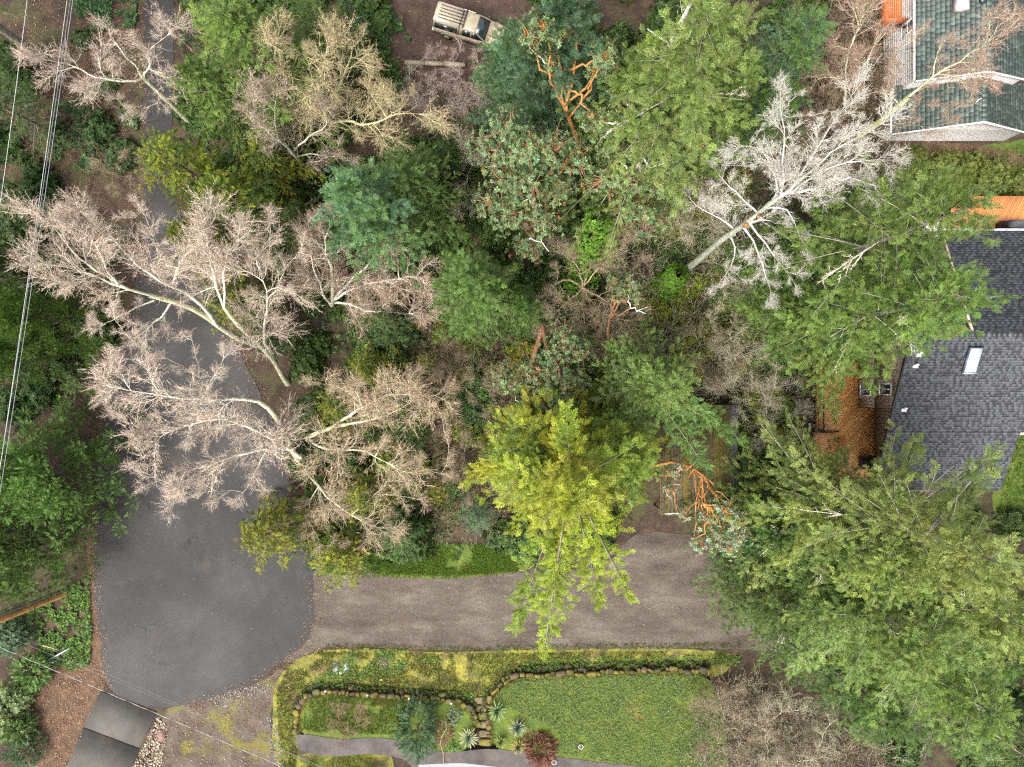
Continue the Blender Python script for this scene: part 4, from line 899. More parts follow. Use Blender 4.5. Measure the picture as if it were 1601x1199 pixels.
def siding_x(parent, x, y0, y1, z0, z1, col, pitch, proud=.02, vertical=True, seed=0, holes=()):
    """siding on a wall that faces -x: boards with gaps, one joined part"""
    rng = np.random.default_rng(seed); g = Geo(); k = y0 if vertical else z0; e = y1 if vertical else z1
    while k < e - .01:
        b = min(e, k + pitch - .012); segs = [(z0, z1)] if vertical else [(y0, y1)]
        for (ha, hb, za, zb) in holes:
            if vertical and b > ha and k < hb: segs = [(z0, za), (zb, z1)]
        for a, c in segs:
            if c - a < .02: continue
            cc = np.array(col) * rng.uniform(.93, 1.07)
            if vertical: g.box((x - proud, k, a), (x - .001, b, c), cc)
            else: g.box((x - proud, a, k), (x - .001, c, b), cc)
        k += pitch
    o = g.build('siding', M_SIDING, parent); o['kind'] = 'stuff'; return o

M_GLASS = plain_mat('window_glass', (.025, .03, .035), .06, 0, .6, 3, .2)
M_SKYL = plain_mat('skylight_pane', (.36, .40, .42), .12, 0, .6, 2, .06)
def window_x(parent, x, y0, y1, z0, z1, frame=(.7, .7, .68), mull='y'):
    fr = Geo(); t = .07
    fr.box((x - .07, y0, z0), (x, y1, z0 + t), frame); fr.box((x - .07, y0, z1 - t), (x, y1, z1), frame); fr.box((x - .069, y0, z0 + t), (x, y0 + t, z1 - t), frame); fr.box((x - .069, y1 - t, z0 + t), (x, y1, z1 - t), frame)
    w = fr.build('window', M_PAINT, parent)
    p = Geo(); p.box((x - .03, y0 + t, z0 + t), (x - .012, y1 - t, z1 - t), (0, 0, 0)); p.build('pane', M_GLASS, w)
    m = Geo(); mid = (y0 + y1) / 2; mz = (z0 + z1) / 2
    if mull == 'y': m.box((x - .055, mid - .025, z0 + t), (x - .031, mid + .025, z1 - t), frame)
    else: m.box((x - .055, y0 + t, mz - .03), (x - .031, y1 - t, mz + .03), frame)
    m.build('mullion', M_PAINT, w); return w

# ---- dark shingled house on the right
H = empty('shingled_house', (27, 1, 0), 'brown-sided house with dark slate-grey shingle roof and skylight', 'house')
SLT = [(.016, .0175, .021), (.020, .0215, .025), (.042, .045, .052), (.014, .015, .018)]
RY, RZ, SLOPE = 2.78, 8.0, .45
def rz(y): return RZ - SLOPE * abs(y - RY)
BRN = (.25, .19, .145)
wall_box(H, (24.35, -6.0, 0), (30.2, -2.61, 3.6), BRN); wall_box(H, (24.35, -2.6, 0), (36.0, RY - .01, 3.6), BRN); wall_box(H, (26.7, RY, 0), (36.0, 8.9, 3.6), BRN)
g = Geo()     # upper storey bodies, tops follow the roof
def gable_body(g, x0, x1, y0, y1, zb, drop=.16):
    ys = sorted({y0, y1, *([RY] if y0 < RY < y1 else [])}); 
    for a, b in zip(ys[:-1], ys[1:]):
        V = []
        for x in (x0, x1):
            for y in (a, b): V += [[x, y, zb], [x, y, rz(y) - drop]]
        g.add(V, [[0, 1, 3], [0, 3, 2], [4, 7, 5], [4, 6, 7], [0, 5, 1], [0, 4, 5], [2, 3, 7], [2, 7, 6], [1, 5, 7], [1, 7, 3]], BRN)
gable_body(g, 24.35, 30.2, -6.0, -2.6, 3.6); gable_body(g, 24.35, 36.0, -2.6, RY, 3.6); gable_body(g, 26.7, 36.0, RY, 8.9, 3.6); g.build('upper_wall', M_SIDING, H)
g = Geo(); gable_body(g, 23.25, 24.345, -1.55, RY - .02, 0.0); bo = g.build('bay_wall', M_SIDING, H)
siding_x(H, 24.35, -6.0, -1.56, .62, 4.2, BRN, .2, seed=1); siding_x(H, 23.25, -1.55, RY, .62, 2.75, BRN, .2, seed=2, holes=[(-.85, .05, .9, 2.35)]); siding_x(H, 23.25, -1.55, RY, 2.86, 5.3, BRN, .2, seed=3, holes=[(-.75, .05, 3.3, 4.8)])
g = Geo(); g.box((23.2, -1.57, 2.75), (23.255, RY, 2.86), (.02, .018, .016)); g.build('belt_flashing', M_PAINT, H)
window_x(H, 23.225, -.82, .02, .95, 2.3); window_x(H, 23.225, -.72, .02, 3.35, 4.75)
def slope_pt(x, y): return np.array([x, y, rz(y)])
for nm, x0, x1, ya, yb, sd in (('lower', 22.6, 30.5, -6.6, -2.9, 1), ('mid', 22.6, 36.4, -2.9, RY, 2), ('upper', 26.1, 36.4, 9.25, RY, 3)):
    o = slope_pt(x0, ya); e = slope_pt(x0, yb); shingle_slope(H, o, (1, 0, 0), e - o, x1 - x0, np.linalg.norm(e - o), SLT, sd)
g = Geo()
for k in range(46):
    x = 22.6 + k * .30; g.box((x, RY - .16, RZ - .075), (x + .27, RY + .16, RZ + .035), np.array(SLT[k % 4]) * .9)
g.build('ridge_cap', M_SHINGLE, H)['kind'] = 'stuff'
g = Geo()
def rake(g, x, y0, y1, col, d=.2, w=.05):
    a, b = slope_pt(x, y0), slope_pt(x, y1); V = []
    for p in (a, b): V += [[x - w, p[1], p[2] - d], [x, p[1], p[2] - d], [x, p[1], p[2] + .02], [x - w, p[1], p[2] + .02]]
    g.add(V, [[0, 4, 5], [0, 5, 1], [1, 5, 6], [1, 6, 2], [2, 6, 7], [2, 7, 3], [3, 7, 4], [3, 4, 0], [0, 1, 2], [0, 2, 3], [4, 6, 5], [4, 7, 6]], col)
rake(g, 22.595, -6.62, RY, (.03, .028, .028)); rake(g, 26.095, RY, 9.27, (.45, .33, .27)); rake(g, 30.56, -6.62, -2.91, (.03, .03, .03))
g.box((26.05, 9.255, rz(9.25) - .2), (36.4, 9.40, rz(9.25) - .02), (.42, .41, .40)); g.box((22.55, -6.75, rz(-6.6) - .2), (30.5, -6.61, rz(-6.6) - .03), (.06, .06, .06))
g.build('gutter', M_PAINT, H)
sl = Geo(); c0 = slope_pt(0, 1.75)
def on_roof(g, x0, x1, y0, y1, h0, h1, col):
    V = [];
    for hh in (h0, h1):
        for x, y in ((x0, y0), (x1, y0), (x1, y1), (x0, y1)): V.append([x, y, rz(y) + hh])
    g.add(V, [[0, 2, 1], [0, 3, 2], [4, 5, 6], [4, 6, 7], [0, 1, 5], [0, 5, 4], [1, 2, 6], [1, 6, 5], [2, 3, 7], [2, 7, 6], [3, 0, 4], [3, 4, 7]], col)
on_roof(sl, 25.93, 26.72, .55, 2.05, 0, .20, (.10, .13, .17)); on_roof(sl, 25.93, 26.72, .55, .62, .2, .24, (.5, .52, .53)); sk = sl.build('skylight', M_METAL, H)
p = Geo(); on_roof(p, 26.00, 26.66, .64, 1.98, .201, .225, (.5, .5, .5)); p.build('pane', M_SKYL, sk)
for (vx, vy) in ((1436, 555), (1430, 573), (1412, 641)):
    w = P(vx, vy, 7.0); y = w[1]; z = rz(y); w = P(vx, vy, z); v = Geo(); v.box((w[0] - .13, w[1] - .09, z - .05), (w[0] + .13, w[1] + .09, z + .12), (.62, .62, .6)); v.tubes([[w[0], w[1] + .1, z]], [[w[0], w[1] + .1, z + .38]], .06, .06, (.55, .55, .53), 8, True); v.build('roof_vent', M_PAINT, H)
g = Geo(); rng = np.random.default_rng(6); n = 520; xx = rng.uniform(22.7, 30.3, n); yy = rng.uniform(-6.4, RY - .2, n); kk = vnoise(xx * .7, yy * .7, 4) > .45; xx, yy = xx[kk], yy[kk]; n = len(xx); a = rng.uniform(0, 6.28, n)
g.inst(LITTER[0], np.stack([xx, yy, RZ - SLOPE * np.abs(yy - RY) + .045], 1), np.stack([np.cos(a), np.sin(a), .45 * np.sin(a)], 1), np.tile([0, -.41, .91], (n, 1)), np.stack([rng.uniform(.05, .12, n), rng.uniform(.015, .03, n), np.full(n, .02)], 1), np.array([(.12, .075, .04), (.09, .085, .03), (.16, .13, .09)])[rng.integers(0, 3, n)]); g.build('needle_litter', M_LEAF, H)['kind'] = 'stuff'
# porch lamp on the wall
lp = Geo(); lp.box((24.22, -2.62, 2.55), (24.33, -2.48, 2.8), (.03, .03, .03)); lmp = lp.build('porch_lamp', M_PAINT, H)
m, nt, b = newmat('lamp_glow'); b.inputs['Base Color'].default_value = (.9, .75, .45, 1); b.inputs['Emission Color'].default_value = (1, .78, .42, 1); b.inputs['Emission Strength'].default_value = 4
lb = Geo(); lb.box((24.16, -2.62, 2.6), (24.219, -2.48, 2.74), (1, .8, .5)); lb.build('bulb', m, lmp)
# chimney-like pale block at the roof corner and the covered grill deck behind
g = Geo(); g.box((25.2, 9.0, 0), (26.6, 10.1, 4.6), (.36, .33, .29)); g.box((25.15, 8.96, 4.6), (26.65, 10.14, 4.72), (.5, .46, .40)); g.build('chimney', M_STONE, H)
CED = (.38, .145, .036)
D2 = empty('cedar_deck', (32, 11.3, 0), 'raised orange cedar deck behind the dark shingled house', 'deck', 'cedar decks')
board_deck(D2, [(28.2, 9.55), (36.5, 9.55), (36.5, 12.2), (30.2, 12.2), (28.6, 11.4)], 2.0, .04, .14, rad(62), (.46, .19, .055), seed=3)
g = Geo()
for x in (28.6, 31, 33.5, 36): g.box((x - .07, 9.8, 0), (x + .07, 9.94, 1.96), CED)
g.build('posts', M_WOOD, D2)['kind'] = 'stuff'; g = Geo(); g.box((28.4, 9.6, 1.78), (36.4, 9.68, 1.955), CED); g.box((30.3, 12.0, 1.78), (36.4, 12.1, 1.955), CED); g.build('joist', M_WOOD, D2)
gr = empty('covered_grill', (32.4, 10.15, 2.0), 'barbecue grill under a black and grey cover on the raised deck', 'grill')
g = Geo(); V, F = STONES[2]; rng = np.random.default_rng(4)
bmx = bmesh.new(); bmesh.ops.create_cube(bmx, size=1); bmesh.ops.subdivide_edges(bmx, edges=bmx.edges[:], cuts=3, use_grid_fill=True)
for v in bmx.verts:
    t = v.co.z + .5; v.co.x *= 1 - .18 * t * t; v.co.y *= 1 - .25 * t * t; r = math.hypot(v.co.x, v.co.y)
    v.co.z -= .25 * r * t; v.co += Vector(rng.normal(0, .012, 3))
bmesh.ops.triangulate(bmx, faces=bmx.faces); bmx.verts.index_update(); V = np.array([v.co[:] for v in bmx.verts]); F = np.array([[v.index for v in f.verts] for f in bmx.faces]); bmx.free()
g.add(V * np.array([1.7, .75, 1.15]) + np.array([32.3, 10.1, 2.59]), F, np.where(V[:, :1] < -.22, np.array([[.012, .012, .014]]), np.array([[.10, .10, .11]]))); g.build('cover', M_PAINT, gr, True)

# cedar deck in front of the house
DK = empty('cedar_deck', (22.2, -2.6, 0), 'orange cedar deck with diagonal boards and black railing', 'deck', 'cedar decks')
board_deck(DK, [(20.45, -6.6), (24.33, -6.6), (24.33, -1.58), (23.24, -1.58), (23.24, 1.5), (20.45, 1.5)], .6, .04, .145, rad(45), (.60, .29, .095), seed=1)
g = Geo(); g.box((20.42, -6.6, .36), (20.449, 1.5, .555), (.2, .08, .03)); g.build('fascia', M_WOOD, DK)
g = Geo()
for x in (20.6, 22.0, 23.1):
    for y in (-6.3, -4, -1.8, 1.2): g.box((x - .06, y - .06, 0), (x + .06, y + .06, .555), (.16, .07, .03))
g.build('posts', M_WOOD, DK)['kind'] = 'stuff'
rl = Geo(); BLK = (.014, .014, .015)
rl.box((20.45, -3.15, 1.52), (20.53, 1.5, 1.57), BLK); rl.box((20.47, -3.15, .70), (20.51, 1.5, .74), BLK)
for y in (-3.15, -.8, 1.42): rl.box((20.445, y, .6), (20.535, y + .09, 1.6), BLK)
rail = rl.build('railing', M_PAINT, DK)
for k in range(36):
    y = -3.0 + k * .122; b_ = Geo(); b_.box((20.478, y, .74), (20.502, y + .022, 1.52), BLK); b_.build('baluster', M_PAINT, rail)
PL = empty('cedar_platform', (20.8, -4.9, 0), 'low box platform of red cedar boards at the deck corner', 'platform')
board_deck(PL, [(20.15, -6.5), (21.50, -6.5), (21.50, -3.28), (20.15, -3.28)], .92, .04, .14, 0.0, (.54, .24, .095), seed=5)
g = Geo(); g.box((20.13, -6.5, 0), (20.17, -3.28, .875), (.10, .04, .02)); g.box((20.17, -3.32, 0), (21.5, -3.26, .875), (.10, .04, .02)); g.box((21.46, -6.5, .0), (21.5, -3.32, .875), (.10, .04, .02)); g.build('skirt', M_WOOD, PL)
g = Geo(); g.box((20.5, -3.22, .93), (21.75, -3.14, 1.0), BLK); g.box((21.68, -3.20, .6), (21.75, -3.13, .93), BLK); g.box((20.5, -3.21, .6), (20.56, -3.15, .93), BLK); g.build('rail', M_PAINT, PL)
BN = empty('bench', (21.95, -4.3, .6), 'long cedar bench on the deck beside the box platform', 'bench')
for k in range(3): g = Geo(); g.box((21.78 + k * .125, -5.6, 1.02), (21.89 + k * .125, -3.45, 1.06), np.array(CED) * (1.0 + .1 * k)); g.build('slat', M_WOOD, BN)
for y in (-5.4, -3.7): g = Geo(); g.box((21.82, y, .6), (22.1, y + .1, 1.015), np.array(CED) * .6); g.build('leg', M_WOOD, BN)
PT = empty('planter', P(1352, 722, .6) + np.array([0, 0, 0]), 'square dark planter box on the cedar deck', 'planter'); PT.location.z = .6
g = Geo(); c = P(1352, 722, .6)
for dx, dy, w, d in ((-.4, 0, .05, .85), (.4, 0, .05, .85), (0, -.4, .75, .05), (0, .4, .75, .05)): g.box((c[0] + dx - w / 2, c[1] + dy - d / 2, .6), (c[0] + dx + w / 2, c[1] + dy + d / 2, 1.05), (.03, .022, .018))
g.build('box', M_PAINT, PT); g = Geo(); g.box((c[0] - .37, c[1] - .37, .62), (c[0] + .37, c[1] + .37, .98), (.025, .016, .012)); g.build('soil', M_BARK, PT)
sb = Geo(); c = P(1228, 737); sb.box((c[0] - .1, c[1] - .24, .0), (c[0] + .1, c[1] + .24, .09), (.55, .55, .54)); tag(sb.build('stone_block', M_STONE), 'small pale concrete block lying in the dark planting bed', 'block')
gl = empty('garden_light', P(1261, 663), 'round pale garden light beside the deck railing', 'light'); c = P(1261, 663); g = Geo(); g.tubes([c], [c + np.array([0, 0, .4])], .03, .03, (.1, .1, .1), 6); g.build('stake', M_PAINT, gl); g = Geo()
g.tubes([c + np.array([0, 0, .4]), c + np.array([0, 0, .47])], [c + np.array([0, 0, .47]), c + np.array([0, 0, .54])], [.08, .11], [.11, .05], (.6, .6, .57), 10, True); g.build('globe', M_PAINT, gl)
# porch roof corner and step of the far side
g = Geo(); c = P(1598, 672, 2.5); g.box((c[0] - .25, c[1] - .2, 0), (c[0] + .6, c[1] + .2, 2.5), (.4, .18, .1)); o_ = g.build('entry_wall', M_SIDING, H); g = Geo(); g.box((c[0] - .3, c[1] - .32, 2.45), (c[0] + .6, c[1] - .201, 2.55), (.6, .6, .6)); g.build('entry_trim', M_PAINT, H)

# ---- white house top right
W2 = empty('white_house', (28.4, 20, 0), 'white-sided house with mossy green shingle roofs and gable wing', 'house')
WHT = (.43, .41, .39); GRN = [(.034, .052, .040), (.046, .066, .052), (.026, .038, .032), (.062, .080, .066)]
def wing(x0, x1, y0, y1, ze, zr_, sd, over=.35):
    xm = (x0 + x1) / 2; g = Geo()
    g.box((x0, y0, 0), (x1, y1, ze - .12), WHT); V = []
    for y in (y0, y1): V += [[x0, y, ze - .12], [x1, y, ze - .12], [xm, y, zr_ - .14]]
    g.add(V, [[0, 1, 2], [3, 5, 4], [0, 2, 5], [0, 5, 3], [1, 4, 5], [1, 5, 2]], WHT); g.build('wall', M_SIDING, W2)
    k = (zr_ - ze) / (xm - x0); o = np.array([x0 - over, y0 - .3, ze - over * k]); e = np.array([xm, y0 - .3, zr_]); shingle_slope(W2, o, (0, 1, 0), e - o, y1 - y0 + .6, np.linalg.norm(e - o), GRN, sd, .55, .26)
    o = np.array([x1 + over, y0 - .3, ze - over * k]); shingle_slope(W2, o, (0, 1, 0), e - o, y1 - y0 + .6, np.linalg.norm(e - o), GRN, sd + 1, .55, .26)
    g = Geo(); n = int((y1 - y0 + .6) / .3)
    for i in range(n): yy = y0 - .3 + i * .3; g.box((xm - .15, yy, zr_ - .06), (xm + .15, yy + .28, zr_ + .035), np.array(GRN[i % 4]) * 1.1)
    g.build('ridge_cap', M_SHINGLE, W2)['kind'] = 'stuff'
    g = Geo()      # barge boards of the front gable and eave gutter
    for sx in (-1, 1):
        xa = x0 - over if sx < 0 else x1 + over; za = ze - over * k
        V = [[xa, y0 - .36, za - .16], [xa, y0 - .36, za + .05], [xm, y0 - .36, zr_ - .16], [xm, y0 - .36, zr_ + .06], [xa, y0 - .303, za - .16], [xa, y0 - .303, za + .05], [xm, y0 - .303, zr_ - .16], [xm, y0 - .303, zr_ + .06]]
        g.add(V, [[0, 2, 3], [0, 3, 1], [4, 7, 6], [4, 5, 7], [1, 3, 7], [1, 7, 5], [0, 4, 6], [0, 6, 2], [0, 1, 5], [0, 5, 4]], (.66, .65, .62))
        g.box((xa - .1 if sx < 0 else xa, y0 - .25, za - .12), (xa if sx < 0 else xa + .1, y1, za - .01), (.58, .50, .47))
    g.build('trim', M_PAINT, W2)
wing(25.15, 31.65, 18.9, 32, 4.65, 5.85, 20); wing(24.95, 33.3, 16.45, 18.88, 2.45, 4.4, 30)
window_x(W2, 25.13, 22.15, 22.95, 2.4, 3.8, mull='z'); window_x(W2, 25.13, 25.2, 26.3, 2.7, 4.1, mull='z')
g = Geo()
for z in np.arange(.2, 4.4, .22): g.box((25.125, 18.95, z), (25.149, 32, z + .214), np.array(WHT) * random.Random(int(z * 100)).uniform(.95, 1.03))
so = g.build('siding', M_SIDING, W2); so['kind'] = 'stuff'
g = Geo()
for z in np.arange(.1, 4.0, .2):
    xm = 29.125; hw = (33.3 - 24.95) / 2 * (1 if z < 2.2 else max(0, (4.26 - z - .2) / (4.26 - 2.33)))
    if hw > .1: g.box((xm - hw, 16.425, z), (xm + hw, 16.449, z + .195), np.array(WHT) * random.Random(int(z * 77)).uniform(.96, 1.03))
so = g.build('siding', M_SIDING, W2); so['kind'] = 'stuff'
def mainroof(x): return 5.85 - 1.2 / 3.25 * abs(x - 28.4)
g = Geo(); x, y = 27.05, 22.7; z = mainroof(x); g.box((26.6, 22.35, mainroof(26.6) - .1), (27.45, 23.2, z + .22), (.30, .25, .24)); s_ = g.build('skylight', M_METAL, W2); p = Geo(); p.add([[26.67, 22.42, z + .10], [27.39, 22.42, z + .24], [27.39, 23.13, z + .24], [26.67, 23.13, z + .10], [26.67, 22.42, z + .225], [27.39, 22.42, z + .25], [27.39, 23.13, z + .25], [26.67, 23.13, z + .225]], [[4, 5, 6], [4, 6, 7], [0, 1, 5], [0, 5, 4], [3, 7, 6], [3, 6, 2], [0, 4, 7], [0, 7, 3], [1, 2, 6], [1, 6, 5]], (1, 1, 1)); p.build('pane', plain_mat('white_dome', (.45, .45, .45), .3), s_)
g = Geo(); z = mainroof(28.0); g.box((27.9, 22.7, z - .1), (28.2, 23.0, z + .2), (.05, .055, .07)); g.build('roof_vent', M_METAL, W2)
dsh = empty('satellite_dish', P(1528, 165, 4.2), 'small white satellite dish on the lower green roof', 'dish'); c = P(1526, 166, 4.0)
g = Geo(); g.tubes([c + np.array([-.25, -.15, -.25])], [c + np.array([0, 0, .25])], .03, .03, (.5, .5, .5), 6); g.box(tuple(c + np.array([-.4, -.3, -.3])), tuple(c + np.array([-.15, 0, -.12])), (.6, .6, .6)); g.build('mount', M_PAINT, dsh)
g = Geo(); n = 14; a = np.arange(n) * 2 * math.pi / n; nrm = np.array([-.3, -.15, .94]); nrm /= np.linalg.norm(nrm); ax = np.cross(nrm, [0, 1, 0]); ax /= np.linalg.norm(ax); ay = np.cross(nrm, ax); cc = c + np.array([.12, .06, .3])
rings = [(0, -.07), (.16, -.05), (.29, .0), (.30, .015)]; V = [cc + nrm * rings[0][1]]; 
for r_, hh in rings[1:]: V += [cc + nrm * hh + (ax * math.cos(t) + ay * math.sin(t)) * r_ for t in a]
F = [[0, 1 + i, 1 + (i + 1) % n] for i in range(n)]
for k in range(2): F += [q for i in range(n) for q in ([1 + k * n + i, 1 + (k + 1) * n + i, 1 + (k + 1) * n + (i + 1) % n], [1 + k * n + i, 1 + (k + 1) * n + (i + 1) % n, 1 + k * n + (i + 1) % n])]
g.add(V, F, (.75, .75, .74)); g.build('reflector', M_PAINT, dsh, True)
D3 = empty('cedar_deck', (24.4, 26, 0), 'small orange cedar deck beside the white house', 'deck', 'cedar decks')
board_deck(D3, [(23.75, 23.1), (25.12, 23.1), (25.12, 30), (23.75, 30)], 2.4, .04, .14, rad(90), (.36, .10, .028), seed=8)
g = Geo(); [g.box((x, y, 0), (x + .12, y + .12, 2.355), (.2, .07, .03)) for x in (23.8, 24.9) for y in (23.2, 26, 29.5)]; g.build('posts', M_WOOD, D3)['kind'] = 'stuff'; g = Geo(); g.box((23.71, 23.1, 2.4), (23.749, 30, 3.3), (.3, .09, .025)); g.box((23.75, 23.06, 2.2), (25.1, 23.099, 3.3), (.3, .09, .025)); g.build('rail_panel', M_WOOD, D3)
tp_ = Geo(); V, F = STONES[3]; c = P(1360, 44); tp_.add(V * np.array([.55, .6, .5]) + c + np.array([0, 0, .2]), F, (.02, .045, .10)); tag(tp_.build('tarp_bundle', M_PAINT), 'dark blue tarpaulin bundle on the ground beside the white house', 'tarp')

# ---- moss covered shed in the lot
S = empty('shed', P(1122, 700), 'low open shed with moss-covered ribbed metal roof', 'shed')
x0, x1 = P(1032, 700, 2.6)[0], P(1150.5, 700, 2.6)[0]; y0, y1 = P(1100, 806, 2.6)[1], P(1100, 633, 2.6)[1]
rng = np.random.default_rng(9); g = Geo(); nrib = 26; w = (x1 - x0) / nrib
for i in range(nrib):
    zz = 2.55 + .012 * i; col = np.array([.07, .068, .072]) if i >= nrib - 2 else np.array([(.070, .054, .016), (.058, .044, .020), (.085, .066, .016), (.060, .052, .032)][rng.integers(0, 4)]); g = Geo()
    g.box((x0 + i * w, y0, zz - .03), (x0 + i * w + w * .72, y1 + rng.normal(0, .03), zz), col); g.box((x0 + i * w + w * .72, y0, zz - .025), (x0 + (i + 1) * w - .002, y1, zz + .05), col * 1.15); g.build('roof_panel', M_STONE, S)
for x in (x0 + .1, x1 - .2):
    for y in (y0 + .2, (y0 + y1) / 2, y1 - .3): g = Geo(); g.box((x, y, 0), (x + .1, y + .1, 2.58 if x < x1 - 1 else 2.8), (.11, .08, .055)); g.build('post', M_WOOD, S)
g = Geo(); g.box((x0 + .05, y1 - .14, 0), (x1 - .05, y1 - .1, 2.5), (.07, .055, .04)); g.box((x1 - .12, y0 + .2, .0), (x1 - .08, y1 - .15, 2.7), (.07, .055, .04)); g.build('wall', M_WOOD, S)
scatter('shed_moss', 'thick yellow-brown moss cushions growing on the shed roof', 'moss', [[(x0, y0), (x1 - .35, y0), (x1 - .35, y1), (x0, y1)]], 3000, 71, [((.08, .065, .012), (.14, .11, .016)), ((.055, .038, .014), (.085, .058, .018)), ((.045, .045, .012), (.075, .07, .016))], .10, BLADES, 2.70, .06, clump=.42, cscale=1.4, tilt=.4)

# ------------------------------------------------------------------ pickup truck
T0 = P(738, 53); TR = empty('pickup_truck', T0, 'old beige crew-cab pickup with a ribbed bed canopy', 'truck', None, rad(-17.5))
CRM = np.array((.21, .17, .118)); DKG = np.array((.02, .02, .022))
M_CAR = tint_mat('faded_car_paint', .4, 0, .5, 4, .25); M_TYRE = plain_mat('tyre_rubber', (.015, .015, .015), .85); M_CARGLASS = plain_mat('car_glass', (.012, .02, .022), .08, 0, .6, 3, .2)
def tl(g, name, mat, parent=None, smooth=False):   # geometry given in the truck's own frame (x forward)
    o = link(name, g.mesh(name, smooth), parent or TR, mat); return o
def loft(secs, col):
    """closed rings (lists of xyz) joined along their order"""
    g = Geo(); n = len(secs[0]); V = np.array(secs, float).reshape(-1, 3); F = []
    for s in range(len(secs) - 1):
        for i in range(n):
            j = (i + 1) % n; F += [[s * n + i, s * n + j, (s + 1) * n + j], [s * n + i, (s + 1) * n + j, (s + 1) * n + i]]
    for i in range(1, n - 1): F += [[0, i + 1, i], [(len(secs) - 1) * n, (len(secs) - 1) * n + i, (len(secs) - 1) * n + i + 1]]
    g.add(V, F, col); return g
def ring(x, w0, z0, w1, z1, b=.08): return [(x, -w0, z0), (x, w0, z0), (x, w0 * 1.0, (z0 + z1) / 2), (x, w1 + .0, z1 - b), (x, w1 - b, z1), (x, -w1 + b, z1), (x, -w1, z1 - b), (x, -w0, (z0 + z1) / 2)]
tl(loft([ring(-2.42, .78, .45, .80, .98), ring(-2.36, .83, .40, .83, 1.02), ring(-.62, .84, .36, .84, 1.02)], CRM), 'bed', M_CAR)
tl(loft([ring(-.60, .84, .36, .83, 1.04), ring(1.10, .84, .36, .83, 1.03), ring(1.25, .84, .38, .82, 1.02)], CRM), 'cab_body', M_CAR)
tl(loft([ring(1.252, .835, .38, .815, 1.02, .1), ring(2.1, .825, .40, .79, .95, .12), ring(2.42, .80, .42, .74, .85, .14), ring(2.46, .74, .48, .68, .78, .14)], CRM), 'hood', M_CAR)
def ring2(x, w0, z0, w1, z1, b): return [(x, -w0, z0), (x, w0, z0), (x, (w0 + w1) / 2, (z0 + z1) / 2), (x, w1 + .0, z1 - b), (x, w1 - b, z1), (x, -w1 + b, z1), (x, -w1, z1 - b), (x, -(w0 + w1) / 2, (z0 + z1) / 2)]
cab = [ring2(-.58, .78, 1.04, .62, 1.60, .06), ring2(-.50, .78, 1.04, .62, 1.66, .06), ring2(.45, .78, 1.04, .62, 1.66, .08), ring2(.52, .78, 1.04, .61, 1.62, .08), ring2(1.15, .78, 1.03, .72, 1.06, .02)]
tl(loft(cab[:4], CRM), 'cab_roof', M_CAR); 
ws = Geo(); ws.add([[.535, -.55, 1.60], [.535, .55, 1.60], [1.16, .70, 1.065], [1.16, -.70, 1.065], [.515, -.55, 1.58], [.515, .55, 1.58], [1.14, .70, 1.045], [1.14, -.70, 1.045]], [[0, 3, 2], [0, 2, 1], [4, 5, 6], [4, 6, 7], [0, 1, 5], [0, 5, 4], [2, 3, 7], [2, 7, 6], [1, 2, 6], [1, 6, 5], [3, 0, 4], [3, 4, 7]], (0, 0, 0)); tl(ws, 'windscreen', M_CARGLASS)
